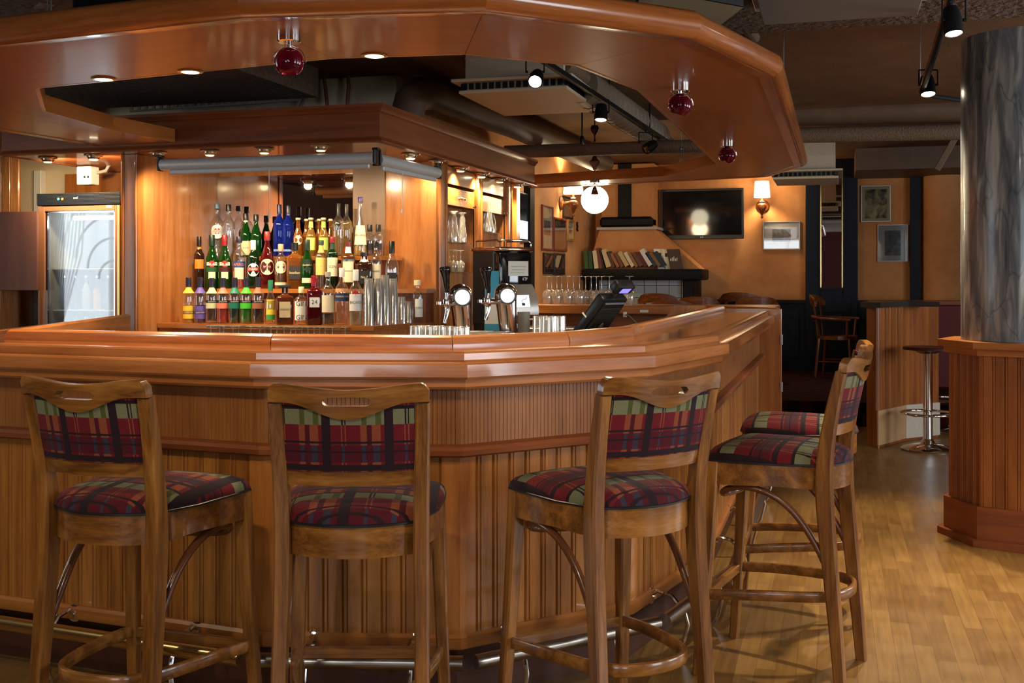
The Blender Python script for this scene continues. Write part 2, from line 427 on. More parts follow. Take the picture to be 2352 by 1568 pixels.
def sweep(bm, pts, secs, side=None, closed=False, M=None):
    """sweep rectangular sections (w, h): w along 'side' vector, h along the perpendicular"""
    pts = [Vector(p) for p in pts]
    T, N = frames(pts, closed)
    rings = []
    for i, p in enumerate(pts):
        w, h = secs[i] if isinstance(secs, list) else secs
        s = Vector(side) if side is not None else T[i].cross(V(0, 0, 1)).normalized()
        s = (s - T[i] * s.dot(T[i])).normalized()
        u = T[i].cross(s).normalized()
        c = min(w, h) * 0.14
        sec = [(-w / 2 + c, -h / 2), (w / 2 - c, -h / 2), (w / 2, -h / 2 + c), (w / 2, h / 2 - c), (w / 2 - c, h / 2), (-w / 2 + c, h / 2), (-w / 2, h / 2 - c), (-w / 2, -h / 2 + c)]
        ring = []
        for a, b in sec:
            q = p + s * a + u * b
            ring.append(bm.verts.new(M @ q if M else q))
        rings.append(ring)
    m = len(rings); n = 8
    for i in range(m if closed else m - 1):
        A, B = rings[i], rings[(i + 1) % m]
        for k in range(n):
            bm.faces.new((A[k], A[(k + 1) % n], B[(k + 1) % n], B[k]))
    if not closed:
        bm.faces.new(list(reversed(rings[0]))); bm.faces.new(rings[-1])
    return bm
def prism(bm, poly, z0, z1, M=None):
    n = len(poly)
    vs = [(p[0], p[1], z0) for p in poly] + [(p[0], p[1], z1) for p in poly]
    fs = [tuple(range(n - 1, -1, -1)), tuple(range(n, 2 * n))] + [(i, (i + 1) % n, n + (i + 1) % n, n + i) for i in range(n)]
    add(bm, vs, fs, M); return bm
def sphere(bm, c, r, n=20, m=12, M=None, z0=-1.0, z1=1.0):
    prof = []
    for i in range(m + 1):
        z = z0 + (z1 - z0) * i / m
        th = math.asin(max(-1, min(1, z0))) + (math.asin(max(-1, min(1, z1))) - math.asin(max(-1, min(1, z0)))) * i / m
        prof.append((max(0.0, r * math.cos(th)) if abs(math.cos(th)) > 1e-4 else 0.0, r * math.sin(th)))
    T = Matrix.Translation(Vector(c)) if M is None else M @ Matrix.Translation(Vector(c))
    return lathe(bm, prof, n, T)
def arc_patch(bm, r, a0, a1, z0, z1, n=10, th=0.0004, M=None, r1=None):
    """label wrapped on a round bottle: arc of a thin cylinder; angle 0 looks along -Y"""
    r1 = r if r1 is None else r1
    vs, fs = [], []
    for i in range(n + 1):
        a = a0 + (a1 - a0) * i / n
        for rr0, rr1 in ((r, r1), (r + th, r1 + th)):
            vs.append((rr0 * math.sin(a), -rr0 * math.cos(a), z0)); vs.append((rr1 * math.sin(a), -rr1 * math.cos(a), z1))
    for i in range(n):
        k = 4 * i
        fs += [(k + 2, k + 6, k + 7, k + 3), (k, k + 1, k + 5, k + 4), (k + 1, k + 3, k + 7, k + 5), (k, k + 4, k + 6, k + 2)]
    fs += [(0, 2, 3, 1), (4 * n, 4 * n + 1, 4 * n + 3, 4 * n + 2)]
    add(bm, vs, fs, M)
    return bm
def finish(bm, name, mat, parent=None, loc=(0, 0, 0), rot=(0, 0, 0), smooth=30, kind=None, label=None):
    bmesh.ops.recalc_face_normals(bm, faces=list(bm.faces))
    me = bpy.data.meshes.new(name); bm.to_mesh(me); bm.free()
    if smooth:
        me.shade_smooth()
        try: me.set_sharp_from_angle(angle=math.radians(smooth))
        except Exception: pass
    me.materials.append(mat)
    o = bpy.data.objects.new(name, me); COL.objects.link(o)
    o.location = loc; o.rotation_euler = rot
    if parent: o.parent = parent
    if kind: o['kind'] = kind
    if label: o['label'] = label
    return o
def tag(o, label, cat, group=None, kind=None):
    o['label'] = label; o['category'] = cat
    if group: o['group'] = group
    if kind: o['kind'] = kind
    return o
def thing(name, label, cat, loc=(0, 0, 0), rotz=0.0, group=None, rot=None):
    o = bpy.data.objects.new(name, None); COL.objects.link(o)
    o.empty_display_size = 0.05
    o.location = loc; o.rotation_euler = rot if rot else (0, 0, rotz)
    return tag(o, label, cat, group)
KIDS = {}
def children(o):
    return [c for c in bpy.data.objects if c.parent == o]
def copy_tree(o, loc=None, rotz=None, label=None, parent=None):
    c = o.copy(); COL.objects.link(c)
    if parent is not None: c.parent = parent
    if loc is not None: c.location = loc
    if rotz is not None: c.rotation_euler = (0, 0, rotz)
    if label: c['label'] = label
    for ch in children(o): copy_tree(ch, parent=c)
    return c
def struct(bm, name, mat, smooth=30):
    o = finish(bm, name, mat, smooth=smooth); o['kind'] = 'structure'; return o
_TXT = {}
def text_mesh(s, size):
    """flat lettering as mesh data centred on the origin (x right, y up)"""
    key = (s, size)
    if key not in _TXT:
        cu = bpy.data.curves.new('lettering', 'FONT'); cu.body = s; cu.size = size; cu.align_x = 'CENTER'; cu.align_y = 'CENTER'; cu.resolution_u = 2
        ob = bpy.data.objects.new('lettering', cu)
        me = ob.to_mesh()
        _TXT[key] = ([tuple(v.co) for v in me.vertices], [tuple(p.vertices) for p in me.polygons])
        ob.to_mesh_clear(); bpy.data.objects.remove(ob); bpy.data.curves.remove(cu)
    return _TXT[key]
def text_flat(bm, s, size, M):
    """lettering on a plane: M maps (x right, y up, z out of the surface)"""
    vs, fs = text_mesh(s, size); add(bm, vs, fs, M)
def text_arc(bm, s, size, r, z, a=0.0, width=None):
    vs, fs = text_mesh(s, size)
    w = max(v[0] for v in vs) - min(v[0] for v in vs)
    k = (width / w) if width else 1.0
    out = []
    for x, y, _ in vs:
        t = a + x * k / r
        out.append((r * math.sin(t), -r * math.cos(t), z + y))
    add(bm, out, fs)
# ================================================================== the room
CEIL = 2.80
bm = BM(); box(bm, -7.0, -3.5, -0.06, 5.0, 10.6, 0.0); struct(bm, 'floor', PARQUET)
bm = BM(); box(bm, -3.0, 10.6, -0.06, 5.0, 14.2, 0.22); struct(bm, 'floor_raised', CARPET)
bm = BM(); box(bm, -7.0, -3.5, CEIL, 5.0, 14.2, CEIL + 0.1); struct(bm, 'ceiling', OCHRE)
bm = BM(); box(bm, -7.0, -3.5, 2.60, 5.0, 5.73, CEIL); struct(bm, 'ceiling_beam', POPCORN)
bm = BM(); box(bm, -7.0, 5.73, 2.60, -3.42, 6.92, CEIL); struct(bm, 'ceiling_beam_side', POPCORN)
bm = BM(); box(bm, -3.0, 14.05, 0, 5.0, 14.25, CEIL); struct(bm, 'wall_back', ORANGE)
bm = BM(); box(bm, -3.2, 7.42, 0, -3.0, 14.05, CEIL); struct(bm, 'wall_left', ORANGE)
bm = BM(); box(bm, -7.0, 7.30, 0, -3.0, 7.42, CEIL); struct(bm, 'wall_behind_bar', CREAMW)
# right wall with three window openings, rear wall with three
def wall_with_openings(name, along, fixed, thick, a0, a1, openings, z0, z1, mat):
    bm = BM()
    def pc(u0, u1, w0, w1):
        if along == 'X': box(bm, u0, fixed, w0, u1, fixed + thick, w1)
        else: box(bm, fixed, u0, w0, fixed + thick, u1, w1)
    u = a0
    for c, wd in sorted(openings):
        pc(u, c - wd / 2, 0, CEIL); pc(c - wd / 2, c + wd / 2, 0, z0); pc(c - wd / 2, c + wd / 2, z1, CEIL); u = c + wd / 2
    pc(u, a1, 0, CEIL)
    return struct(bm, name, mat)
REDWALL = plain('dark_red_wall', rgb(78, 26, 20), 0.7)
wall_with_openings('wall_right', 'Y', 5.0, 0.2, -3.5, 14.2, [(1.6, 1.6), (4.6, 1.6), (7.4, 1.6)], 0.85, 2.4, ORANGE)
wall_with_openings('wall_rear', 'X', -3.7, 0.2, -7.0, 5.0, [(-1.3, 1.5), (1.6, 1.5)], 1.05, 2.45, REDWALL)
wall_with_openings('wall_side', 'Y', -7.2, 0.2, -3.5, 7.42, [(3.3, 2.0)], 0.8, 2.4, plain('brown_side_wall', rgb(92, 56, 36), 0.7))
DAYPANE = emit('daylit_pane', (0.82, 0.92, 1.0, 1), 3.2)
wn = 0
SOFTPANE = emit('curtained_pane', (0.82, 0.92, 1.0, 1), 1.7)
def window(along, c, wd, fixed, z0, z1, arched=False):
    global wn
    wn += 1
    bm = BM()
    def pc(u0, u1, w0, w1, t0, t1, b=bm):
        if along == 'X': box(b, u0, fixed + t0, w0, u1, fixed + t1, w1)
        else: box(b, fixed + t0, u0, w0, fixed + t1, u1, w1)
    h = wd / 2
    pc(c - h, c - h + .06, z0, z1, -.03, .03); pc(c + h - .06, c + h, z0, z1, -.03, .03)
    pc(c - h, c + h, z0, z0 + .06, -.03, .03); pc(c - h, c + h, z1 - .06, z1, -.03, .03); pc(c - .025, c + .025, z0, z1, -.03, .03)
    o = struct(bm, 'window_%d' % wn, WHITE)
    b2 = BM(); pc(c - h + .06, c + h - .06, z0 + .06, z1 - .06, -.008, .008, b2)
    finish(b2, 'pane', SOFTPANE if arched else DAYPANE, o)
    b3 = BM()
    if arched:
        # fan bars and gathered net curtains of the arched window
        for k in range(5):
            w_ = h * (.25 + .17 * k); zc = z0 + .55 + .10 * k
            tube(b3, [(fixed + .06, c + w_ * math.cos(a), zc + w_ * .75 * math.sin(a)) for a in [PI * j / 16 for j in range(17)]], .012, 6)
        finish(b3, 'fan_bars', GREY, o)
        b4 = BM()
        for s in (-1, 1):
            for k in range(14):
                f = k / 13; tube(b4, [(fixed + .09, c + s * h * (.98 - .5 * f), z1 - .05), (fixed + .10, c + s * h * (.98 - .42 * f * f), (z0 + z1) / 2), (fixed + .09, c + s * h * (.98 - .12 * f), z0 + .05)], .008, 6)
        finish(b4, 'net_curtain', WHITE, o)
        return
    for k in range(22):
        z = z0 + 0.08 + k * (z1 - z0 - 0.16) / 21
        off = 0.07 if along == 'X' or fixed < 0 else -0.07
        pc(c - h + .04, c + h - .04, z - .010, z + .010, off - .006, off + .006, b3)
    finish(b3, 'blind_slats', WHITE, o)
for c in (-1.3, 1.6): window('X', c, 1.5, -3.60, 1.05, 2.45)
window('Y', 3.3, 2.0, -7.10, 0.8, 2.4, True)
for c in (1.6, 4.6, 7.4): window('Y', c, 1.6, 5.10, 0.85, 2.4)

# plank-clad wall piece at the far left
def planks(bm, axis, fixed, u0, u1, z0, z1, pitch, depth, sgn, bead=True):
    """vertical boards with V grooves and beads as one corrugated sheet with thickness; axis X: u along x at y=fixed facing sgn"""
    n = max(1, int(round((u1 - u0) / pitch))); w = (u1 - u0) / n
    prof = []
    for k in range(n):
        a = u0 + k * w
        prof += [(a, -depth), (a + .08 * w, 0.0)]
        if bead: prof += [(a + .20 * w, 0.0), (a + .24 * w, -.6 * depth), (a + .28 * w, 0.0)]
        prof += [(a + .92 * w, 0.0)]
    prof.append((u1, -depth))
    back = -depth - 0.012
    pts = prof + [(u1, back), (u0, back)]
    vs = []
    for z in (z0, z1):
        for u, d in pts:
            vs.append((u, fixed + sgn * d, z) if axis == 'X' else (fixed + sgn * d, u, z))
    m = len(pts)
    add(bm, vs, [(i, (i + 1) % m, m + (i + 1) % m, m + i) for i in range(m)])
    # end caps as strips
    for off in (0, m):
        for i in range(len(prof) - 1):
            u_a, u_b = prof[i], prof[i + 1]
            z = z0 if off == 0 else z1
            q = [(u_a[0], u_a[1]), (u_b[0], u_b[1]), (u_b[0], back), (u_a[0], back)]
            add(bm, [(u, fixed + sgn * d, z) if axis == 'X' else (fixed + sgn * d, u, z) for u, d in q], [(0, 1, 2, 3)])
bm = BM(); planks(bm, 'X', 6.62, -7.0, P(43, 500, Y=6.62).x, 0, 2.58, 0.075, 0.008, -1); struct(bm, 'wall_planked', pine('Z'))
bm = BM(); box(bm, -5.72, 7.22, 0, -4.42, 7.30, 2.16); struct(bm, 'wall_orange_board', cherry('Z'))
# back wall dado and posts
bm = BM(); box(bm, -3.0, 13.99, .22, 2.2, 14.05, 1.05); box(bm, -3.0, 13.96, 1.05, 2.2, 14.05, 1.09)
for k in range(8): box(bm, -0.9 + k * .62, 13.975, .38, -0.44 + k * .62, 13.99, .95, .006)
struct(bm, 'wall_dado', BLUEP)

# ================================================================== bar counter
BZ = 1.13
Bp = [V(-3.9, 4.9), V(-3.25, 3.25), V(-1.751, 3.11), V(-1.115, 3.265), V(-0.64, 3.805), V(-0.467, 4.565), V(-0.462, 7.88)]
Bp = [V(p[0], p[1], 0) for p in Bp]
Lp = [V(-3.62, 5.05, 0), V(-2.97, 3.466, 0), V(-1.86, 3.43, 0), V(-1.244, 3.516, 0), V(-0.939, 3.854, 0), V(-0.802, 4.374, 0), V(-0.784, 7.88, 0)]
def miters(poly):
    n = len(poly); dirs = [(poly[i + 1] - poly[i]).normalized() for i in range(n - 1)]
    nor = [V(d.y, -d.x, 0) for d in dirs]      # right-hand side = outward (towards the guests)
    out = []
    for i in range(n):
        if i == 0: out.append(nor[0])
        elif i == n - 1: out.append(nor[-1])
        else:
            m = (nor[i - 1] + nor[i]); out.append(m / (1 + nor[i - 1].dot(nor[i])))
    return dirs, nor, out
Bd, Bn, Bm = miters(Bp)
def off(i, o): return Bp[i] + Bm[i] * o
def seg_frame(i):
    d = Bd[i]; return math.atan2(d.y, d.x)
def seg_obj(name, i, prof, mat, parent, poly=Bp, mit=Bm, closed=True, smooth=30, trim=(0, 0), dirs=Bd):
    """profile (outward, z) swept along one straight run of the counter, mitred at both corners; local x lies along the run"""
    d = dirs[i]; ang = math.atan2(d.y, d.x)
    org = poly[i]; Mi = Matrix.Rotation(-ang, 4, 'Z')
    vs = []
    for o, z in prof:
        a = poly[i] + mit[i] * o + d * trim[0]; b = poly[i + 1] + mit[i + 1] * o - d * trim[1]
        for q in (a, b):
            l = Mi @ (q - org); vs.append((l.x, l.y, z))
    n = len(prof); fs = []
    for k in range(n if closed else n - 1):
        k2 = (k + 1) % n
        fs.append((2 * k, 2 * k2, 2 * k2 + 1, 2 * k + 1))
    if closed: fs += [tuple(2 * k for k in range(n)), tuple(2 * k + 1 for k in range(n - 1, -1, -1))]
    bm = BM(); add(bm, vs, fs)
    return finish(bm, name, mat, parent, (org.x, org.y, 0), (0, 0, ang), smooth)
bar = thing('bar_counter', 'polygonal wooden bar counter with reeded front, dark ledge and beadboard base', 'bar counter', (Bp[3].x, Bp[3].y, 0))
def local(o, parent):
    o.parent = parent; o.location = Vector(o.location) - Vector(parent.location); return o
top = thing('bar_worktop', 'glossy cherry wood bar top with stepped edge moulding and raised inner lip', 'bar top', (Bp[3].x, Bp[3].y, BZ - .1))
TOPW = wood('lacquered_cherry_X', rgb(126, 66, 26), rgb(170, 98, 44), rgb(196, 122, 62), 'X', 1.0, 0.10, 0.8, 0.25)
NOSW = wood('nosing_cherry_X', rgb(140, 80, 38), rgb(178, 108, 56), rgb(202, 132, 76), 'X', 0.9, 0.24, 0.5, 0.3)
for i in range(6):
    # working surface of the counter between edge and lip
    d = Bd[i]; ang = math.atan2(d.y, d.x); Mi = Matrix.Rotation(-ang, 4, 'Z')
    q = [off(i, -.04), off(i + 1, -.04), Lp[i + 1], Lp[i]]
    q = [Mi @ (p - Bp[i]) for p in q]
    bm = BM(); prism(bm, [(p.x, p.y) for p in q], BZ - .035, BZ - .001)
    local(finish(bm, 'top_board', TOPW, None, (Bp[i].x, Bp[i].y, 0), (0, 0, ang)), top)
    pr = [(-.045, BZ - .035), (-.045, BZ - .001), (-.038, BZ + .001), (-.004, BZ), (.003, BZ - .006), (.004, BZ - .026), (.012, BZ - .031),
          (.040, BZ - .033), (.046, BZ - .038), (.048, BZ - .076), (.042, BZ - .083), (.022, BZ - .083), (.022, BZ - .108), (.014, BZ - .116), (-.06, BZ - .116), (-.06, BZ - .035)]
    local(seg_obj('edge_moulding', i, pr, NOSW, None), top)
    # raised inner lip
    ld = (Lp[i + 1] - Lp[i]).normalized()
Ld, Ln, Lm = miters(Lp)
for i in range(6):
    pr = [(.03, BZ - .002), (.03, BZ + .010), (.022, BZ + .030), (.010, BZ + .037), (-.018, BZ + .037), (-.025, BZ + .030), (-.025, BZ - .06), (-.02, BZ - .06), (-.02, BZ - .002)]
    if i == 0:
        pr = [(.03, BZ - .002), (.03, BZ + .012), (.02, BZ + .034), (-.018, BZ + .04), (-.025, BZ + .03), (-.025, BZ - .20), (-.02, BZ - .20), (-.02, BZ - .002)]
    local(seg_obj('inner_lip', i, pr, NOSW, None, Lp, Lm, dirs=Ld, trim=(0, 0.004)), top)
# front: reeded upper panel, ledge, beadboard lower panel, skirting, toe kick
def board_run(name, i, o, z0, z1, pitch, depth, mat, parent, bead):
    a, b = off(i, o), off(i + 1, o); ang = math.atan2((b - a).y, (b - a).x)
    bm = BM(); planks(bm, 'X', 0.0, 0.0, (b - a).length, z0, z1, pitch, depth, -1, bead)
    return local(finish(bm, name, mat, None, (a.x, a.y, 0), (0, 0, ang), smooth=20), parent)
for i in range(6):
    board_run('upper_panel', i, -.055, .825, BZ - .112, .0145, .0022, reed('Z'), bar, False)
    board_run('lower_panel', i, -.060, .20, .80, .064, .008, pine('Z'), bar, True)
    pr = [(-.068, .795), (-.03, .795), (-.016, .802), (-.012, .818), (-.02, .828), (-.04, .832), (-.068, .834)]
    local(seg_obj('ledge', i, pr, cherry_dark('X'), None), bar)
    pr = [(-.075, .185), (-.046, .185), (-.042, .192), (-.042, .222), (-.050, .232), (-.075, .232)]
    local(seg_obj('skirting', i, pr, cherry('X'), None), bar)
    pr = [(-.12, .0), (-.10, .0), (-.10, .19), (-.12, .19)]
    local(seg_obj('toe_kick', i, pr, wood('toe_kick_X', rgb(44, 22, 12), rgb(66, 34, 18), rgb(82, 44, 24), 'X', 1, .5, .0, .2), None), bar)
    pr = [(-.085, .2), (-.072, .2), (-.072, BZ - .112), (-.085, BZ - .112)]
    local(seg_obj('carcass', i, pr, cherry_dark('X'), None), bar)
# corner trims of the lower front
for i in range(2, 6):
    p = off(i, -.064); bm = BM()
    a0 = math.atan2(Bn[i - 1].y, Bn[i - 1].x); a1 = math.atan2(Bn[i].y, Bn[i].x)
    e0 = Bd[i - 1] * -.055; e1 = Bd[i] * .055
    poly = [p + e0 + Bn[i - 1] * .008, p + Bm[i] * .008, p + e1 + Bn[i] * .008, p + e1 - Bn[i] * .004, p - Bm[i] * .004, p + e0 - Bn[i - 1] * .004]
    prism(bm, [(q.x - p.x, q.y - p.y) for q in poly], .232, .795)
    local(finish(bm, 'corner_trim', cherry('Z'), None, (p.x, p.y, 0)), bar)
# end board of the counter with its hinges: a hinged hatch closing the bar
hatch = thing('bar_hatch_panel', 'plain orange wood panel with two steel hinges at the far right bar end', 'panel', (-.40, 7.93, 0))
bm = BM(); box(bm, -.42, 0, .06, .03, .035, 1.145, .004); finish(bm, 'board', cherry('Z'), hatch)
for z in (.93, .60):
    bm = BM(); box(bm, .022, -.006, z - .035, .034, .003, z + .035, .002); tube(bm, [(.034, -.004, z - .035), (.034, -.004, z + .035)], .005, 8); finish(bm, 'hinge', STEEL, hatch)
# brass-and-steel foot rail
rail = thing('foot_rail', 'worn steel foot rail running round the base of the bar on hooked brackets', 'foot rail', (Bp[3].x, Bp[3].y, 0))
for i in range(1, 6):
    a, b = off(i, .075), off(i + 1, .075); d = Bd[i]
    a = a + d * (.02 if i > 1 else 0); b = b - d * .02
    bm = BM(); tube(bm, [(a.x, a.y, .185), (b.x, b.y, .185)], .023, 14)
    local(finish(bm, 'pipe', BRASS if i == 1 else DARKSTEEL, None), rail)
    L_ = (b - a).length; n = 3 if i == 1 else 2 if i < 5 else 5
    for k in range(n):
        t = (k + .5) / n; p = a.lerp(b, t)
        q = p - Bn[i] * .13
        bm = BM()
        tube(bm, [(q.x, q.y, .205), (q.x + Bn[i].x * .03, q.y + Bn[i].y * .03, .225), (p.x - Bn[i].x * .05, p.y - Bn[i].y * .05, .215), (p.x, p.y, .163)], .009, 8)
        lathe(bm, [(0, 0), (.03, .0), (.03, .006), (.012, .012), (.010, .02), (0, .02)], 14, Matrix.Translation((q.x, q.y, .205)) @ Bn[i].to_track_quat('Z', 'Y').to_matrix().to_4x4())
        tube(bm, [(p.x, p.y, .162), (p.x + Bn[i].x * .012, p.y + Bn[i].y * .012, .12), (p.x - Bn[i].x * .01, p.y - Bn[i].y * .01, .03), (p.x - Bn[i].x * .03, p.y - Bn[i].y * .03, .0)], .008, 8)
        local(finish(bm, 'bracket', CHROME, None), rail)

# low working shelf behind the bar, back counter at the far side
work = thing('work_counter', 'dark stainless work counter sunk behind the bar top', 'work counter', (-2.0, 4.2, 0))
def inn(i, o): return Lp[i] - Lm[i] * o
poly = [inn(i, .03) for i in range(1, 6)] + [V(-.815, 7.2, 0), V(-1.35, 7.2, 0)] + [V(-1.40, 4.75, 0), V(-1.62, 4.25, 0), V(-2.1, 4.15, 0), V(-2.85, 4.25, 0)]
bm = BM(); prism(bm, [(p.x + 2.0, p.y - 4.2) for p in poly], .98, 1.02); finish(bm, 'worktop', STEEL, work)
poly2 = [inn(i, .10) for i in range(1, 6)] + [V(-.88, 7.1, 0), V(-1.28, 7.1, 0), V(-1.33, 4.8, 0), V(-1.58, 4.3, 0), V(-2.1, 4.2, 0), V(-2.8, 4.3, 0)]
bm = BM(); prism(bm, [(p.x + 2.0, p.y - 4.2) for p in poly2], 0, .98); finish(bm, 'base', cherry_dark('Z'), work)
BCR = P(1788, 700, Y=9.4).x + 1.6
backc = thing('back_counter', 'wooden back counter with drink ledge closing the far side of the bar', 'back counter', (-1.6, 9.45, 0))
bm = BM(); box(bm, -1.03, -.22, 1.055, BCR, .25, 1.13, .006); finish(bm, 'top', cherry('X'), backc)
bm = BM(); prism(bm, [(.55, -.225), (BCR, -.60), (BCR, -.30), (.55, -.02)], 1.055, 1.129); finish(bm, 'top_return', cherry('X'), backc)
bm = BM(); box(bm, -1.03, -.05, 0, BCR, .18, 1.055); finish(bm, 'front', cherry_dark('X'), backc)
bm = BM(); box(bm, -1.03, -.62, .90, .5, -.05, .945, .004); finish(bm, 'lower_shelf', STEEL, backc)
bm = BM(); box(bm, -1.02, -.60, 0.02, .46, -.06, .90); finish(bm, 'lower_base', cherry_dark('X'), backc)
bm = BM(); q = P(1479, 711, Y=9.22); box(bm, q.x + 1.6 - .035, -.226, 1.07, q.x + 1.6 + .035, -.222, 1.092); finish(bm, 'white_plate', WHITE, backc)
# angled corner post of light wood behind the right-hand end of the bar
cb = thing('corner_post_board', 'pale slanting wood board rising behind the right end of the bar top', 'board', (-1.0, 7.45, 0))
bm = BM(); vs = [(-.25, 0, .9), (.16, 0, .9), (.16, 0, 1.175), (-.05, 0, 1.175)]
add(bm, vs + [(x, y + .03, z) for x, y, z in vs], [(0, 1, 2, 3), (7, 6, 5, 4), (0, 4, 5, 1), (1, 5, 6, 2), (2, 6, 7, 3), (3, 7, 4, 0)]); finish(bm, 'board', pine('Z'), cb)

# ================================================================== canopy
CZ = 2.20
Op = [(-4.5, 6.00), (-4.62, 4.6), (-3.75, 3.386), (-1.826, 3.17), (-1.06, 3.299), (-.492, 3.884), (-.262, 4.715), (-.258, 8.577), (-.56, 9.38), (-2.74, 9.97)]
Ip = [[(-3.963, 5.395), (-3.945, 5.98)], [(-3.838, 4.679)], [(-3.4, 4.1)], [(-1.853, 3.859)], [(-1.339, 3.933)], [(-.986, 4.267)], [(-.845, 4.911)], [(-.84, 8.273)], [(-1.374, 9.14)], [(-2.62, 9.55)]]
Ov = [V(x, y, 0) for x, y in Op]
canopy = thing('bar_canopy', 'hanging polygonal wooden canopy with rounded edge above the bar', 'canopy', (-1.06, 3.6, CZ))
Od, On, Om = miters(Ov)
CANW = wood('canopy_cherry_X', rgb(136, 74, 34), rgb(156, 90, 42), rgb(170, 104, 52), 'X', 0.8, 0.36, 0.25, 0.2)
BULW = wood('bullnose_cherry_X', rgb(126, 66, 28), rgb(162, 92, 42), rgb(186, 112, 56), 'X', 0.9, 0.24, 0.5, 0.35)
CANM = None
for i in range(9):
    q = [Ov[i], Ov[i + 1]] + [V(x, y, 0) for x, y in reversed(Ip[i + 1][:1])] + [V(x, y, 0) for x, y in Ip[i][:1]]
    if i == 0: q = [Ov[0], Ov[1], V(-3.838, 4.679, 0), V(-3.963, 5.395, 0), V(-3.945, 5.98, 0)]
    ang = math.atan2(Od[i].y, Od[i].x); Mi = Matrix.Rotation(-ang, 4, 'Z')
    ql = [Mi @ (p - Ov[i]) for p in q]
    c_ = sum((p for p in ql), V(0, 0, 0)) / len(ql)
    ql = [c_ + (p - c_) * (1 - .0012 / max(.1, (p - c_).length)) for p in ql]
    bm = BM(); prism(bm, [(p.x, p.y) for p in ql], CZ, CZ + .07)
    local(finish(bm, 'soffit_board', CANW, None, (Ov[i].x, Ov[i].y, 0), (0, 0, ang)), canopy)
    pr = [(-.05, CZ - .004), (-.012, CZ - .004)] + [(.0 + .048 * math.cos(t), CZ + .044 + .050 * math.sin(t)) for t in [(-90 + 15 * k) * PI / 180 for k in range(13)]] + [(-.05, CZ + .094)]
    local(seg_obj('edge_bullnose', i, pr, BULW, None, Ov, Om, dirs=Od, smooth=40), canopy)
iv = [(-3.945, 5.98), (-3.963, 5.395), (-3.838, 4.679), (-3.4, 4.1), (-1.853, 3.859), (-1.339, 3.933), (-.986, 4.267), (-.845, 4.911), (-.84, 8.273), (-1.374, 9.14), (-2.62, 9.55)]
for (ax, ay), (bx, by) in zip(iv[:-1], iv[1:]):
    a, b = V(ax, ay, 0), V(bx, by, 0); d = (b - a).normalized(); ang = math.atan2(d.y, d.x)
    bm = BM(); box(bm, -.002, -.004, CZ - .001, (b - a).length + .002, .014, CZ + .082, .001)
    local(finish(bm, 'inner_fascia', cherry('X'), None, (a.x, a.y, 0), (0, 0, ang)), canopy)
# local() above used world coordinates with z of the canopy empty: shift back up
for o in children(canopy): o.location.z = -CZ
for o in children(top): o.location.z = -(BZ - .1)

# suspension wires of the canopy
def wire(px, py, Y, ztop, label, zb=CZ + .09, kind='W'):
    p = P(px, py, Y=Y)
    t = thing('suspension_wire', label, 'wire', (p.x, p.y, zb))
    bm = BM(); tube(bm, [(0, 0, .12), (0, 0, ztop - zb)], .0028, 6); finish(bm, 'cable', STEEL, t)
    bm = BM(); tube(bm, [(-.008, 0, .02), (-.008, 0, .14)], .0035, 6); tube(bm, [(.008, 0, .02), (.008, 0, .14)], .0035, 6)
    tube(bm, [(0, 0, -.005), (0, 0, .03)], .006, 8); tube(bm, [(0, 0, .13), (0, 0, .20)], .005, 8); finish(bm, 'turnbuckle', CHROME, t)
    return t
wire(1800, 235, 6.05, CEIL, 'steel wire with turnbuckle holding the right side of the canopy')
wire(1565, 372, 8.9, CEIL, 'steel wire with turnbuckle hanging inside the canopy opening by the pipes', CZ + .07)
wire(113, 42, 3.42, 2.6, 'thin steel wire at the far left above the canopy edge', CZ + .09)
# ================================================================== back bar cabinet
CB = 2.16      # underside of the crown
cab = thing('back_bar_cabinet', 'tall cherry wood back bar cabinet with crown, mirrored alcove and stepped bottle shelves', 'cabinet', (-3.6, 6.6, 0))
def cpart(bm, name, mat, **k):
    o = finish(bm, name, mat, **k); return local(o, cab)
# crown: front run and right run with mouldings
CW, CWY = cherry_dark('X'), cherry_dark('Y')
Cp = [V(-5.26, 6.03, 0), V(-2.58, 6.02, 0), V(-2.535, 9.33, 0)]
Cd, Cn, Cm = miters(Cp)
for i in range(2):
    pr = [(-.02, CB), (.022, CB), (.026, CB + .006), (.018, CB + .018), (.006, CB + .022), (.0, CB + .034), (.0, CB + .175), (.012, CB + .182), (.020, CB + .196), (.034, CB + .206), (.034, CB + .224), (-.02, CB + .224)]
    local(seg_obj('crown', i, pr, CW, None, Cp, Cm, dirs=Cd, smooth=25), cab)
# crown left end, soffit and top boards
bm = BM(); box(bm, -5.27, 6.03, CB, -5.24, 7.2, CB + .22); cpart(bm, 'crown_end', cherry_dark('Y'))
bm = BM(); box(bm, -5.24, 6.05, CB + .004, -2.6, 7.28, CB + .024); cpart(bm, 'soffit', wood('soffit_cherry_X', rgb(110, 52, 24), rgb(138, 72, 36), rgb(158, 88, 48), 'X', .8, .3, .4, .3))
bm = BM(); box(bm, -2.80, 7.28, CB + .004, -2.56, 9.32, CB + .024); cpart(bm, 'soffit_return', wood('soffit_cherry_Y', rgb(110, 52, 24), rgb(138, 72, 36), rgb(158, 88, 48), 'Y', .8, .3, .4, .3))
bm = BM(); box(bm, -5.24, 6.05, CB + .19, -2.6, 7.28, CB + .215); cpart(bm, 'crown_top', CW)
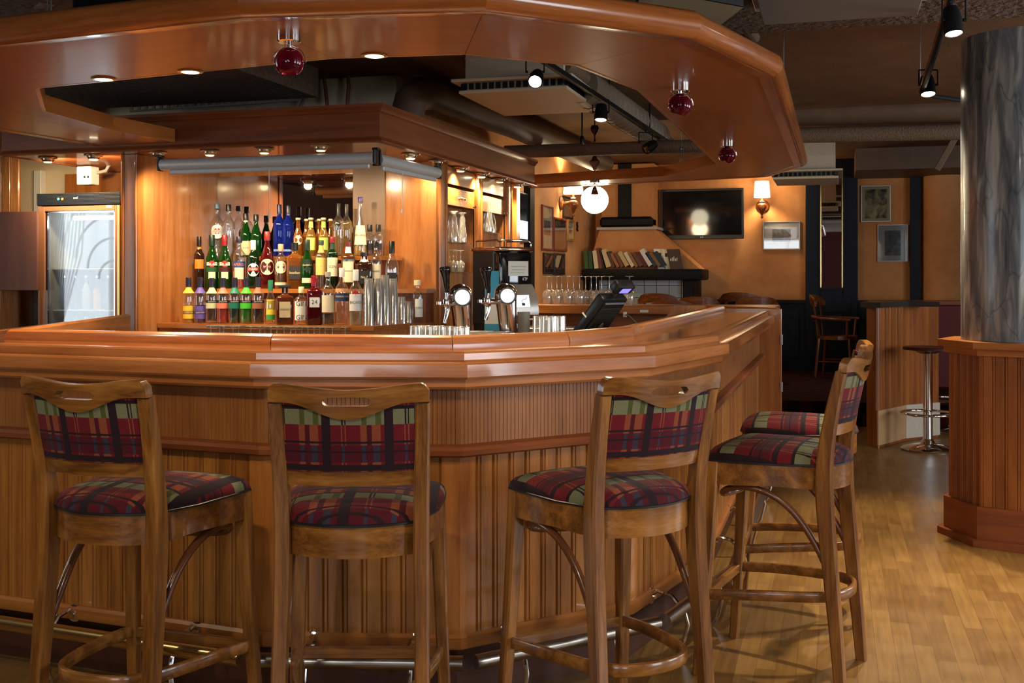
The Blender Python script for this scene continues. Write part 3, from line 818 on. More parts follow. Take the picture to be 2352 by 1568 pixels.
# left pillar and left side panel of the alcove
bm = BM(); box(bm, -4.47, 6.20, 0, -4.35, 6.26, CB + .004, .003)
for x in (-4.465, -4.365): tube(bm, [(x, 6.198, .02), (x, 6.198, CB)], .010, 8)
cpart(bm, 'pillar', cherry('Z'))
LACQ = wood('lacquered_panel_Z', rgb(136, 80, 40), rgb(172, 110, 62), rgb(192, 132, 80), 'Z', .8, .16, .22, .25)
bm = BM(); box(bm, -4.40, 6.24, 0, -4.36, 7.22, CB + .004); cpart(bm, 'side_panel', LACQ)
bm = BM(); box(bm, -4.47, 6.26, 0, -4.42, 7.22, CB + .004); cpart(bm, 'outer_side', cherry('Z'))
bm = BM(); box(bm, -4.36, 7.19, 0, -2.66, 7.22, CB + .004); cpart(bm, 'back_panel', LACQ)
m_, nt_, out_ = new_mat('tinted_mirror'); principled(nt_, out_, (0.62, 0.56, 0.50, 1), 0.015, 1.0)
MIRROR = m_
mx0 = P(488, 560, Y=7.18).x; mx1 = P(884, 560, Y=7.18).x; mxa = P(625, 560, Y=7.18).x; mxb = P(810, 560, Y=7.18).x
GM = plain('grey_brown_laminate', rgb(126, 98, 76), 0.35, var=0.06)
bm = BM(); box(bm, mx0, 7.178, 1.0, mxb, 7.188, 2.10); cpart(bm, 'mirror', MIRROR, label='tinted mirror at the back of the bottle alcove')
bm = BM(); box(bm, mxb + .004, 7.176, 1.0, mx1, 7.188, 2.16); cpart(bm, 'grey_panel', GM)
# right face: three pillars, two compartments with drop-front boxes
XF = -2.66
PILY = [P(x, 560, X=XF + .01).y for x in (1018, 1101, 1170)]
for k, y in enumerate(PILY):
    w = .075 if k == 0 else .06
    bm = BM(); box(bm, XF - .04, y - w, 0, XF + .01, y + w, CB + .004, .003)
    for dy in (-w + .01, w - .01): tube(bm, [(XF + .012, y + dy, .02), (XF + .012, y + dy, CB)], .009, 8)
    cpart(bm, 'pillar', cherry('Z'))
def yx(px): return P(px, 560, X=XF).y
for k in range(2):
    y0, y1 = PILY[k] + .07, PILY[k + 1] - .055
    bm = BM(); box(bm, -2.79, y0, .98, -2.77, y1, CB); cpart(bm, 'compartment_back', LACQ)
    bm = BM(); box(bm, -2.79, y1, .98, XF - .02, y1 + .02, CB); box(bm, -2.79, y0 - .02, .98, XF - .02, y0, CB); cpart(bm, 'compartment_side', LACQ)
    za = P(1060 if k == 0 else 1140, 440 if k == 0 else 455, X=XF).z
    bm = BM(); box(bm, XF - .03, y0, 2.035, XF - .005, y1, CB, .002); cpart(bm, 'header', cherry('Y'))
    bm = BM(); box(bm, XF - .035, y0, 1.885, XF - .012, y1, 2.012, .003); o = cpart(bm, 'roll_front', pine('Y'))
    if k == 0:
        bm = BM()
        for dy in (-.02, .05):
            lathe(bm, [(0, 0), (.010, 0), (.006, .012), (.013, .022), (.010, .034), (0, .036)], 12, Matrix.Translation((XF - .012 + 2.66 - 2.66, (y0 + y1) / 2 + dy, 1.945)) @ Matrix.Rotation(PI / 2, 4, 'Y'))
        finish(bm, 'knob', BRASS, o)
        o.children[0].location = (0, 0, 0)
    bm = BM(); lathe(bm, [(0, 0), (.008, 0), (.006, .01), (.011, .018), (0, .026)], 10, Matrix.Translation((XF - .01, y1 - .03, 1.90)) @ Matrix.Rotation(PI / 2, 4, 'Y')); cpart(bm, 'knob', CHROME)
    bm = BM(); box(bm, XF - .02, y1 - .012, 1.0, XF - .012, y1 - .002, 1.885); cpart(bm, 'door_track', BLACKM)
# glass shelves in the compartments
SHZ = []
def gshelf(px, py, k, xs=(-2.77, XF - .03)):
    z = P(px, py, X=XF - .04).z
    y0, y1 = PILY[k] + .075, PILY[k + 1] - .075
    bm = BM(); box(bm, xs[0], y0, z - .008, xs[1], y1, z); cpart(bm, 'glass_shelf', SHELFGLASS)
    return z
gz1 = gshelf(1062, 557, 0); gz2 = gshelf(1062, 624, 0); gz3 = gshelf(1140, 535, 1); gz4 = 1.28
bm = BM(); box(bm, -2.77, PILY[0] + .07, .95, XF - .03, PILY[2] - .05, .98); cpart(bm, 'base_shelf', cherry('Y'))
bm = BM(); box(bm, -2.79, 9.2, 0, XF, 9.3, CB); cpart(bm, 'end_panel', cherry('Z'))
# stepped bottle shelves
def shelf_poly(y0, xr, cham):
    return [(-4.355, y0), (xr - cham, y0), (xr, y0 + cham * 1.5), (xr, 7.17), (-4.355, 7.17)]
ZB = 1.075
SY0, SY1, SY2 = 6.42, 6.74, 6.96
zb = P(640, 746, Y=SY0).z; ZB = zb
zm = P(640, 663, Y=SY1).z; zt = P(760, 588, Y=SY2).z
crn = P(858, 747, Y=SY0); rgt = P(985, 738, Z=zb)
xr0 = min(rgt.x, -2.5)
bm = BM(); prism(bm, [(-4.355, SY0), (crn.x, SY0), (XF + .0, 7.17), (-4.355, 7.17)], zb - .03, zb); cpart(bm, 'bottle_shelf', cherry('X'))
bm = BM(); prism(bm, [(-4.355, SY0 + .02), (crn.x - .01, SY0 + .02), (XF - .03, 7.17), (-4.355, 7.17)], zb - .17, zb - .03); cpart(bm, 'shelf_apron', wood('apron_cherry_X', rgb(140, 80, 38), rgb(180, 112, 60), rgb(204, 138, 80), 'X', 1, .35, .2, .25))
xm = P(945, 664, Z=zm).x
bm = BM(); prism(bm, [(-4.1, SY1), (P(800, 663, Y=SY1).x, SY1), (P(945, 664, Z=zm).x, 7.0), (P(945, 664, Z=zm).x, 7.17), (-4.1, 7.17)], zm - .028, zm); cpart(bm, 'bottle_shelf', cherry('X'))
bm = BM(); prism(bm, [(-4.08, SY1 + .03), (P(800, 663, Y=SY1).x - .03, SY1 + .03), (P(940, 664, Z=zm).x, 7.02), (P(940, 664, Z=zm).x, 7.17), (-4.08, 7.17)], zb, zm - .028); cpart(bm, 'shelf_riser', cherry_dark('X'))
bm = BM(); prism(bm, [(-3.95, SY2), (P(880, 590, Y=SY2).x, SY2), (P(915, 590, Z=zt).x if False else P(915, 590, Y=7.10).x, 7.10), (P(915, 590, Y=7.10).x, 7.17), (-3.95, 7.17)], zt - .028, zt); cpart(bm, 'bottle_shelf', cherry('X'))
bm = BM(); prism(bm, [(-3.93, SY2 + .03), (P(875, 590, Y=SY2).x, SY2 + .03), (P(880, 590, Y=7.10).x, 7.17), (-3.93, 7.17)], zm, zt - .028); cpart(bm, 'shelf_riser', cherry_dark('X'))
# downlights under the crown: gimbal spots, some lit
LENS_ON = emit('lamp_lens_lit', (1.0, 0.82, 0.52, 1), 14.0)
LENS_DIM = emit('lamp_lens_dim', (1.0, 0.74, 0.40, 1), 1.6)
DL = [(110, 366, .6, 'second-lit far left'), (215, 360, 1, ''), (362, 354, .0, ''), (482, 350, .35, ''), (607, 345, .3, ''), (737, 339, .25, ''), (943, 358, 1, ''), (1003, 373, 0, ''), (1058, 388, .5, ''), (1106, 402, 1, ''), (1148, 414, .6, ''), (1188, 426, 1, '')]
DLN = ['at the far left above the plank wall', 'above the glass-door fridge', 'beside the left bracket of the long roller blind', 'above the left half of the long roller blind', 'above the middle of the long roller blind', 'above the right half of the long roller blind', 'above the short roller blind', 'at the far end of the short roller blind', 'above the left glass compartment', 'in front of the pillar between the two glass compartments', 'above the right glass compartment', 'at the far right end of the crown']
for (x, y, on, _), nm in zip(DL, DLN):
    p = P(x, y - 4, Z=CB)
    t = thing('downlight', 'brass gimbal downlight under the crown, %s' % nm, 'downlight', (p.x, p.y, CB), group='gimbal downlights under the cabinet crown')
    bm = BM(); lathe(bm, [(.058, .003), (.062, 0), (.060, -.005), (.048, -.008), (.044, -.008), (.044, .003)], 24); finish(bm, 'rim', metal('dull_brass', (.42, .32, .20, 1), .3), t)
    bm = BM(); lathe(bm, [(.043, -.004), (.040, -.018), (.030, -.028), (.026, -.028), (.026, -.004)], 20); finish(bm, 'cup', metal('dull_brass', (.42, .32, .20, 1), .3), t)
    bm = BM(); lathe(bm, [(0, -.0275), (.029, -.0275), (.024, -.034), (0, -.036)], 20); finish(bm, 'lens', LENS_ON if on > .9 else LENS_DIM if on > 0 else STEEL, t)
    spot_light('downlight_lamp', (p.x, p.y, CB - .045), (p.x - (.45 if x > 900 else 0), p.y + (.75 if x < 900 else 0), 1.15 if x > 250 else 1.8), (46 if x < 250 else 46 if on > .9 else 42), WARM, 150 if x < 250 else 125, .8, .03)
# roller blinds over the alcove
def blind(x0, y0, x1, y1, z, label, cords):
    a, b = V(x0, y0, 0), V(x1, y1, 0); L_ = (b - a).length; ang = math.atan2((b - a).y, (b - a).x)
    t = thing('roller_blind', label, 'roller blind', (x0, y0, z), ang, 'rolled-up blinds over the bottle alcove')
    bm = BM(); tube(bm, [(0, 0, 0), (L_, 0, 0)], .036, 16); finish(bm, 'roll', ALU, t)
    bm = BM(); box(bm, .06, -.012, -.062, L_ - .03, .012, -.034, .005); finish(bm, 'bottom_bar', ALU, t)
    for x in (-.012, L_ + .012):
        bm = BM(); box(bm, x - .006, -.03, -.04, x + .006, .03, .05, .004); box(bm, x - .02, -.02, .045, x + .02, .02, .06, .003); finish(bm, 'bracket', BLACK, t)
    for u, zl in cords:
        bm = BM(); tube(bm, [(u, -.02, -.05), (u, -.02, zl - z + .03)], .0022, 6); o = finish(bm, 'pull_cord', WHITE, t)
        bm = BM(); lathe(bm, [(0, 0), (.007, .001), (.008, .008), (.004, .026), (.003, .034), (0, .035)], 10, Matrix.Translation((u, -.02, zl - z))); finish(bm, 'pull_knob', WHITE, o)
zbl = 2.075
a = P(374, 379, Z=zbl); b = P(858, 362, Z=zbl)
yb = (a.y + b.y) / 2
cu = P(618, 500, Y=yb - .02)
blind(a.x, yb, b.x, yb, zbl, 'long silver roller blind rolled up under the front of the crown', [(cu.x - a.x, cu.z)])
XR = -2.72
c0 = P(868, 366, Z=zbl)
cy1 = P(1004, 397, Z=zbl)
u_ = P(920, 490, X=(c0.x + cy1.x) / 2)
blind(c0.x, c0.y, cy1.x, cy1.y, zbl, 'shorter silver roller blind rolled up along the right side of the alcove', [((u_ - V(c0.x, c0.y, u_.z)).length, u_.z)])

# ---------------------------------------------------------------- fridge, door, socket at the left
fr = thing('glass_door_fridge', 'tall brown-framed glass-door drinks fridge with black ribbed control panel', 'fridge', (-5.0, 6.45, 0))
x0, x1 = P(88, 600, Y=6.45).x + 5.0, P(276, 600, Y=6.45).x + 5.0
ft = P(180, 443, Y=6.45).z; fm = P(180, 471, Y=6.45).z
bm = BM(); box(bm, x0, .05, .05, x0 + .03, .62, fm, .003); box(bm, x1 - .03, .05, .05, x1, .62, fm, .003); box(bm, x0, .6, .05, x1, .62, fm); box(bm, x0, .05, fm - .03, x1, .62, fm); box(bm, x0, .05, .05, x1, .62, .12); finish(bm, 'cabinet_shell', plain('brown_fridge_laminate', rgb(120, 84, 62), .45), fr)
bm = BM(); box(bm, x0 + .03, .58, .12, x1 - .03, .6, fm - .03); box(bm, x0 + .03, .06, .12, x0 + .035, .6, fm - .03); box(bm, x1 - .035, .06, .12, x1 - .03, .6, fm - .03); finish(bm, 'white_liner', plain('fridge_liner', rgb(150, 152, 152), .5), fr)
bm = BM(); box(bm, x0 - .005, -.01, fm, x1 + .01, .62, ft, .004)
for k in range(9): box(bm, x0 - .003, -.016, fm + .006 + k * (ft - fm) / 9.3, x1 + .008, -.008, fm + .010 + k * (ft - fm) / 9.3)
o = finish(bm, 'control_panel', BLACK, fr)
for px_, c in ((134, (0.05, .35, .3, 1)), (143, (.6, .18, .03, 1))):
    q = P(px_, 457, Y=6.43); bm = BM(); lathe(bm, [(0, 0), (.009, 0), (.009, .006), (0, .008)], 12, Matrix.Translation((q.x + 5.0, -.016, q.z)) @ Matrix.Rotation(PI / 2, 4, 'X')); finish(bm, 'indicator', plain('indicator_%d' % px_, c, .3), o)
bm = BM(); q = P(173, 454, Y=6.43); text_flat(bm, 'cool', .022, Matrix.Translation((q.x + 5.0, -.0165, q.z)) @ Matrix.Rotation(PI / 2, 4, 'X')); finish(bm, 'lettering', WHITE, o, smooth=0)
fw = plain('brown_door_frame', rgb(134, 90, 62), .4)
ix0, ix1 = P(101, 600, Y=6.44).x + 5.0, P(262, 600, Y=6.44).x + 5.0; gz = P(180, 484, Y=6.44).z
bm = BM(); box(bm, x0, -.005, .12, ix0, .045, fm - .004, .003); box(bm, ix1, -.005, .12, x1 - .022, .045, fm - .004, .003); box(bm, ix0, -.005, gz, ix1, .045, fm - .004, .003); box(bm, ix0, -.005, .12, ix1, .045, .2, .003); door = finish(bm, 'door_frame', fw, fr)
bm = BM(); box(bm, ix0, .018, .2, ix1, .024, gz); finish(bm, 'door_glass', thin_glass('fridge_glass', (0.90, 0.93, 0.93, 1), 0.09, 0.9, 0.012), door)
bm = BM()
for u0, u1 in ((ix0, ix0 + .018), (ix1 - .008, ix1)): box(bm, u0, .004, .2, u1, .017, gz)
box(bm, ix0, .004, gz - .012, ix1, .017, gz); finish(bm, 'steel_edge', CHROME, door)
bm = BM(); box(bm, x1 - .022, -.006, .12, x1, .03, fm - .004, .002); finish(bm, 'hinge_strip', GOLD, fr)
for z in (1.13, 1.42, .82):
    bm = BM(); box(bm, x0 + .04, .1, z, x1 - .04, .56, z + .006); finish(bm, 'wire_shelf', WHITE, fr)
bm = BM(); tube(bm, [(x0 + .06, .30, gz - .03), (x1 - .06, .30, gz - .03)], .016, 10); finish(bm, 'lamp_tube', emit('fridge_lamp', (.85, .93, 1, 1), 3.0), fr)
point_light('fridge_lamp_light', (-5.0, 6.72, gz - .07), 2.2, (.9, .96, 1))
bm = BM(); q = P(250, 474, Y=6.44); box(bm, q.x + 5 - .022, -.008, q.z - .007, q.x + 5 + .022, -.005, q.z + .007); finish(bm, 'maker_plate', WHITE, door)
# drinks in the fridge
for k in range(9):
    for z, hh in ((.826, .26), (1.136, .24)):
        if (k * 7 + int(z * 10)) % 5 == 0 and z > 1: continue
        x = -5.0 + x0 + .09 + k * (x1 - x0 - .18) / 8; y = 6.45 + .16 + .04 * (k % 3)
        colr = [(60, 30, 20), (150, 150, 155), (40, 60, 90), (130, 30, 30), (170, 120, 50)][(k * 3 + int(z * 20)) % 5]
        t = thing('drink_bottle', 'chilled drink bottle behind the fridge glass, %s shelf, %s from the left' % ('lower' if z < 1 else 'middle', ['first', 'second', 'third', 'fourth', 'fifth', 'sixth', 'seventh', 'eighth', 'ninth'][k]), 'bottle', (x, y, z), group='bottles in the glass-door fridge')
        bm = BM(); lathe(bm, [(0, 0), (.028, 0), (.030, .01), (.030, hh * .55), (.012, hh * .8), (.012, hh * .95), (0, hh * .95)], 14); finish(bm, 'bottle_body', col('fridge_drink_%d' % colr[0], *colr, rough=.15), t)
        bm = BM(); lathe(bm, [(0, hh * .94), (.014, hh * .94), (.014, hh), (0, hh)], 12); finish(bm, 'cap', CHROME, t)
d = thing('cupboard_door', 'flat mauve-brown laminate door panel standing open left of the fridge', 'door', (-5.3, 6.38, 0))
q0, q1 = P(85, 485, Y=6.38), P(85, 667, Y=6.38)
bm = BM(); box(bm, -1.2, 0, q1.z, q0.x + 5.3, .025, q0.z, .003); finish(bm, 'panel', wood('mauve_laminate_Z', rgb(84, 50, 38), rgb(98, 60, 46), rgb(110, 70, 54), 'Z', 1, .5, .0, .2), d)
bm = BM(); q2 = P(81, 700, Y=6.41); tube(bm, [(q2.x + 5.3, .03, q1.z - .30), (q2.x + 5.3, .03, q1.z + .02)], .012, 8); finish(bm, 'support_rod', BLACK, d)
s = thing('socket_box', 'white double socket box hanging from the soffit above the fridge', 'socket', (0, 0, 0))
q = P(200, 406, Y=6.75); s.location = (q.x, 6.75, q.z)
bm = BM(); box(bm, -.06, -.04, -.058, .06, .06, .072, .006); finish(bm, 'housing', WHITE, s)
for dx in (.01, .04):
    bm = BM(); box(bm, dx - .007, -.0425, -.012, dx + .007, -.0395, .004); finish(bm, 'socket_hole', BLACK, s)
bm = BM(); tube(bm, [(.06, .03, .03), (.12, .05, .045), (.16, .05, .10), (.16, .05, .16)], .012, 8); finish(bm, 'cable', GREY, s)
bm = BM(); pz = P(89, 430, Y=7.26); box(bm, pz.x - .035, 7.24, 0, pz.x + .035, 7.30, 2.2, .004); o = finish(bm, 'trim_1', WHITE); o['kind'] = 'structure'
# ================================================================== bar stools
PLB = plaid('tartan_backrest', 'X', 'Z', .42, .78)
PLS = plaid('tartan_seat', 'X', 'Y', .15, .3, 1.35, 1.25)
SWX, SWZ, SWY = stoolwood('X'), stoolwood('Z'), stoolwood('Y')
BENT = plain('bent_beech', rgb(104, 60, 32), .26, coat=.35, var=.2, scale=9)
def bow(x, half, depth):            # backward bow of the back in plan
    return -depth * (1 - (x / half) ** 2)
def make_stool(name, label, loc, rz):
    t = thing(name, label, 'bar stool', loc, rz, 'tartan bar stools round the counter')
    # rear legs: sabre-shaped, running up into the back
    for s in (-1, 1):
        path = [(s * .187, -.235, 0), (s * .182, -.215, .25), (s * .178, -.190, .50), (s * .176, -.178, .66), (s * .177, -.182, .78), (s * .180, -.205, .92), (s * .184, -.236, 1.052)]
        secs = [(.034, .036), (.036, .044), (.038, .052), (.040, .056), (.039, .050), (.038, .042), (.037, .034)]
        # smooth the path
        pts, sc = [], []
        for i in range(len(path) - 1):
            for k in range(3):
                u = k / 3; pts.append(Vector(path[i]).lerp(Vector(path[i + 1]), u)); sc.append(tuple(secs[i][j] * (1 - u) + secs[i + 1][j] * u for j in range(2)))
        pts.append(Vector(path[-1])); sc.append(secs[-1])
        for _ in range(2):
            pts = [pts[0]] + [(pts[i - 1] + pts[i] * 2 + pts[i + 1]) / 4 for i in range(1, len(pts) - 1)] + [pts[-1]]
        bm = BM(); sweep(bm, pts, sc, (1, 0, 0)); finish(bm, 'leg', SWZ, t)
    for s in (-1, 1):
        bm = BM(); sweep(bm, [(s * .222, .238, 0), (s * .206, .208, .40), (s * .196, .190, .735)], [(.032, .032), (.038, .038), (.044, .046)], (1, 0, 0)); finish(bm, 'leg', SWZ, t)
    # apron: U-shaped bent frame, rear bulging between the rear legs
    def seat_outline(gr=0.0):
        o = []
        n = 10
        for k in range(n + 1):          # rear curve, from left rear to right rear
            x = -.165 + .33 * k / n
            o.append((x * (1 + gr * 4), -.168 - .062 * (1 - (x / .165) ** 2) - gr))
        o += [(.205 + gr, -.04), (.216 + gr, .12), (.214 + gr, .195 + gr * .5)]
        for k in range(1, 6):
            x = .205 - .41 * k / 6
            o.append((x, .212 + gr + .010 * (1 - (x / .205) ** 2)))
        o += [(-.214 - gr, .195 + gr * .5), (-.216 - gr, .12), (-.205 - gr, -.04)]
        return o
    so = seat_outline()
    pts = [(x, y, .692) for x, y in so]
    bm = BM()
    inner = [(x * .90, y * .90) for x, y in so]
    n = len(so)
    def apz(y): return .655 + .012 * max(0, min(1, (.15 - abs(y)) / .15))
    vs = [(x, y, apz(y)) for x, y in so] + [(x, y, .735) for x, y in so] + [(x, y, .735) for x, y in inner] + [(x, y, apz(y)) for x, y in inner]
    fs = []
    for i in range(n):
        j = (i + 1) % n
        fs += [(i, j, n + j, n + i), (n + i, n + j, 2 * n + j, 2 * n + i), (2 * n + i, 2 * n + j, 3 * n + j, 3 * n + i), (3 * n + i, 3 * n + j, j, i)]
    add(bm, vs, fs); finish(bm, 'apron', SWX, t, smooth=40)
    # domed upholstered seat
    co = seat_outline(.004)
    rings = [(1.0, .735), (1.006, .744), (.99, .757), (.94, .770), (.82, .782), (.62, .790), (.35, .7945)]
    bm = BM(); R = []
    for f, z in rings:
        R.append([bm.verts.new((x * f, y * f + (1 - f) * 0, z)) for x, y in co])
    c = bm.verts.new((0, 0, .796))
    for i in range(len(R) - 1):
        for k in range(len(co)):
            bm.faces.new((R[i][k], R[i][(k + 1) % len(co)], R[i + 1][(k + 1) % len(co)], R[i + 1][k]))
    for k in range(len(co)): bm.faces.new((R[-1][k], R[-1][(k + 1) % len(co)], c))
    bm.faces.new(list(reversed(R[0])))
    seat = finish(bm, 'seat_cushion', PLS, t, smooth=70)
    bm = BM(); tube(bm, [(x * 1.003, y * 1.003, .738) for x, y in co], .004, 6, closed=True); finish(bm, 'piping', BLACK, seat)
    # crest rail with hand slot
    H = .2; N = 44
    bm = BM()
    def crest(x):
        yb = -.240 + bow(x, H, .034)
        f = abs(x) / H
        zt = 1.100 - .016 * math.cos(min(1, f) * PI / 2) ** 2
        if f > .90: zt -= .018 * ((f - .90) / .10) ** 2
        zb = 1.052 - .042 * (0.5 + 0.5 * math.cos(min(1, f / .80) * PI))
        return yb, zt, zb
    sx0, sx1, sz0, sz1 = -.062, .062, 1.056, 1.078
    F, Bk = [], []
    for k in range(N + 1):
        x = -H + 2 * H * k / N
        yb, zt, zb = crest(x)
        th = .014
        inn_ = sx0 <= x <= sx1
        e = 0.0
        if inn_: e = .0105 * max(0, 1 - min(x - sx0, sx1 - x) / .010)
        m0, m1 = (sz0 - .012, sz1 - .012)
        za, zc = (m0 + e * .9, m1 - e * .9)
        if not inn_: za = zc = (m0 + m1) / 2
        za = max(za, zb + .006); zc = min(max(zc, za + .0005), zt - .006)
        lean = .22
        def q(z, s): return (x, yb + s * th - (z - 1.05) * lean, z)
        F.append([bm.verts.new(q(z, 1)) for z in (zb, za, zc, zt)]); Bk.append([bm.verts.new(q(z, -1)) for z in (zb, za, zc, zt)])
    for k in range(N):
        x = -H + 2 * H * (k + .5) / N
        hole = sx0 < x < sx1
        for S in (F, Bk):
            for r in range(3):
                if r == 1 and hole: continue
                bm.faces.new((S[k][r], S[k + 1][r], S[k + 1][r + 1], S[k][r + 1]))
        bm.faces.new((F[k][0], F[k + 1][0], Bk[k + 1][0], Bk[k][0])); bm.faces.new((F[k][3], F[k + 1][3], Bk[k + 1][3], Bk[k][3]))
        if hole:
            bm.faces.new((F[k][1], F[k + 1][1], Bk[k + 1][1], Bk[k][1])); bm.faces.new((F[k][2], F[k + 1][2], Bk[k + 1][2], Bk[k][2]))
    for k in (0, N):
        for r in range(3): bm.faces.new((F[k][r], F[k][r + 1], Bk[k][r + 1], Bk[k][r]))
    bmesh.ops.bevel(bm, geom=[e for e in bm.edges if all(v.co.z > 1.07 for v in e.verts) and e.is_manifold and e.calc_face_angle(0) > 1.0], offset=.004, segments=2, affect='EDGES')
    finish(bm, 'crest_rail', SWX, t, smooth=40)
    # lower back rail and upholstered back
    h = .160
    def strip(z0, z1, th, yo, hw, dep, lean=.22, n=16):
        b = BM(); R2 = []
        for k in range(n + 1):
            x = -hw + 2 * hw * k / n
            zz1 = z1(x) if callable(z1) else z1
            row = []
            for z, s in ((z0, 1), (zz1, 1), (zz1, -1), (z0, -1)):
                row.append(b.verts.new((x, yo + bow(x, hw, dep) + s * th - (z - .86) * lean, z)))
            R2.append(row)
        for k in range(n):
            for r in range(4): b.faces.new((R2[k][r], R2[k + 1][r], R2[k + 1][(r + 1) % 4], R2[k][(r + 1) % 4]))
        b.faces.new(R2[0]); b.faces.new(list(reversed(R2[-1])))
        return b
    b = strip(.838, .876, .012, -.196, h, .030); bmesh.ops.bevel(b, geom=[e for e in b.edges if e.is_manifold and e.calc_face_angle(0) > 1.0], offset=.003, segments=1, affect='EDGES'); finish(b, 'back_rail', SWX, t)
    finish(strip(.876, lambda x: crest(x)[2] + .002, .014, -.196, h + .003, .030), 'backrest_pad', PLB, t, smooth=40)
    # bentwood brace: from each rear leg up under the seat, curling and crossing below the front
    def brace(s):
        return [(s * .176, -.190, .40), (s * .172, -.150, .48), (s * .176, -.09, .57), (s * .184, -.02, .628), (s * .188, .05, .650), (s * .187, .11, .650), (s * .181, .150, .636), (s * .160, .172, .618), (s * .12, .170, .610), (s * .06, .150, .610)]
    pth = [Vector(p) for p in brace(-1)] + [V(0, .145, .610)] + [Vector(p) for p in reversed(brace(1))]
    for _ in range(2):
        nn = [pth[0]]
        for i in range(len(pth) - 1): nn += [pth[i].lerp(pth[i + 1], .25), pth[i].lerp(pth[i + 1], .75)]
        pth = nn + [pth[-1]]
    bm = BM(); tube(bm, pth, .0115, 10); finish(bm, 'bentwood_brace', BENT, t, smooth=60)
    # foot hoop and front rung
    hp = [(-.205, .20, .275), (-.198, .10, .285), (-.182, -.02, .292), (-.160, -.12, .296)] 
    mid = [(-.135, -.185, .298), (-.09, -.225, .299), (0, -.245, .30)]
    full = hp + mid + [(-x, y, z) for x, y, z in reversed(mid[:-1])] + [(-x, y, z) for x, y, z in reversed(hp)]
    pth = [Vector(p) for p in full]
    for _ in range(2):
        nn = [pth[0]]
        for i in range(len(pth) - 1): nn += [pth[i].lerp(pth[i + 1], .25), pth[i].lerp(pth[i + 1], .75)]
        pth = nn + [pth[-1]]
    bm = BM(); sweep(bm, pth, (.016, .034)); finish(bm, 'foot_hoop', SWX, t, smooth=50)
    bm = BM(); box(bm, -.20, .206, .255, .20, .228, .287, .003); finish(bm, 'front_rung', SWX, t)
    return t
# stool centre from its crest centre (local y -.262) and turn
def stool_loc(cx, cy, deg):
    a = math.radians(deg); return (cx - (-.262) * -math.sin(a), cy - (-.262) * math.cos(a), 0)
def crest_at(px_, py): q = P(px_, py, Z=1.098); return q.x, q.y
STOOLS = [(*crest_at(185, 868), -3, 'tartan bar stool leftmost in the row, facing the left front of the bar'),
          (*crest_at(799, 881), 17, 'second tartan bar stool from the left, turned slightly, backing straight at the viewer'),
          (*crest_at(1527, 860), 47, 'third tartan bar stool from the left, turned to the angled bar corner'),
          (.075, 3.945, 79, 'side-on tartan bar stool at the right side of the bar, nearer of the two there'),
          (.110, 4.715, 90, 'tartan bar stool at the right side of the bar, mostly hidden behind another stool')]
s0 = make_stool('bar_stool', STOOLS[0][3], stool_loc(*STOOLS[0][:3]), math.radians(STOOLS[0][2]))
for cx, cy, dg, lb in STOOLS[1:]:
    copy_tree(s0, stool_loc(cx, cy, dg), math.radians(dg), lb)

# ================================================================== bottles
CLEARB = thin_glass('clear_bottle_glass', (0.94, 0.95, 0.93, 1), .12, .95, .05, (1, .98, .95, 1), 1.5, .025)
GREENB = tinted('green_bottle_glass', (.005, .060, .007, 1), .40, .45)
DGREENB = tinted('dark_green_bottle_glass', (.004, .020, .006, 1), .62, .5)
BLUEB = tinted('blue_bottle_glass', (.005, .018, .24, 1), .50, .45)
REDBt = tinted('red_bottle_glass', (.085, .004, .007, 1), .62, .5)
DARKB = tinted('dark_brown_bottle_glass', (.030, .010, .004, 1), .72, .5)
AMB = tinted('amber_spirit', (.22, .075, .010, 1), .40, .5)
PALEAMB = tinted('pale_amber_spirit', (.46, .26, .05, 1), .26, .5)
YEL = tinted('yellow_liqueur', (.70, .42, .04, 1), .40, .5)
def liquid(name, r, g, b, body=.5): return tinted('liquid_' + name, (lin(r), lin(g), lin(b), 1), body, .5)
def M_(n, r, g, b): return col('label_' + n, r, g, b, rough=.55, var=.03)
CREAM = M_('cream', 228, 216, 180); INK = M_('ink', 24, 22, 24); CAPBLK = col('cap_black', 16, 16, 18, rough=.3)
def prof_for(style, r, H):
    if style == 'tall': pts = [(0, .004), (r * .9, 0), (r, .008), (r, H * .60), (r * .93, H * .66), (r * .55, H * .73), (r * .34, H * .78), (r * .31, H * .95), (r * .35, H * .955), (r * .35, H * .985), (0, H * .985)]
    elif style == 'slope': pts = [(0, .004), (r * .9, 0), (r, .008), (r, H * .46), (r * .92, H * .53), (r * .60, H * .66), (r * .38, H * .76), (r * .31, H * .84), (r * .31, H * .95), (r * .36, H * .955), (r * .36, H * .985), (0, H * .985)]
    elif style == 'short': pts = [(0, .004), (r * .92, 0), (r, .008), (r, H * .66), (r * .92, H * .71), (r * .50, H * .745), (r * .36, H * .78), (r * .33, H * .94), (r * .37, H * .945), (r * .37, H * .985), (0, H * .985)]
    elif style == 'cone': pts = [(0, .004), (r * .95, 0), (r, .01), (r * .93, H * .22), (r * .66, H * .52), (r * .42, H * .62), (r * .30, H * .84), (r * .26, H * .95), (r * .30, H * .955), (r * .30, H * .985), (0, H * .985)]
    elif style == 'deco': pts = [(0, .004), (r * .8, 0), (r * .9, .01), (r, H * .25), (r * .98, H * .42), (r * .75, H * .52), (r * .36, H * .58), (r * .33, H * .80), (r * .45, H * .82), (r * .30, H * .84), (r * .30, H * .985), (0, H * .985)]
    elif style == 'beer': pts = [(0, .004), (r * .92, 0), (r, .008), (r, H * .48), (r * .88, H * .56), (r * .46, H * .72), (r * .36, H * .92), (r * .42, H * .93), (r * .42, H * .985), (0, H * .985)]
    return pts
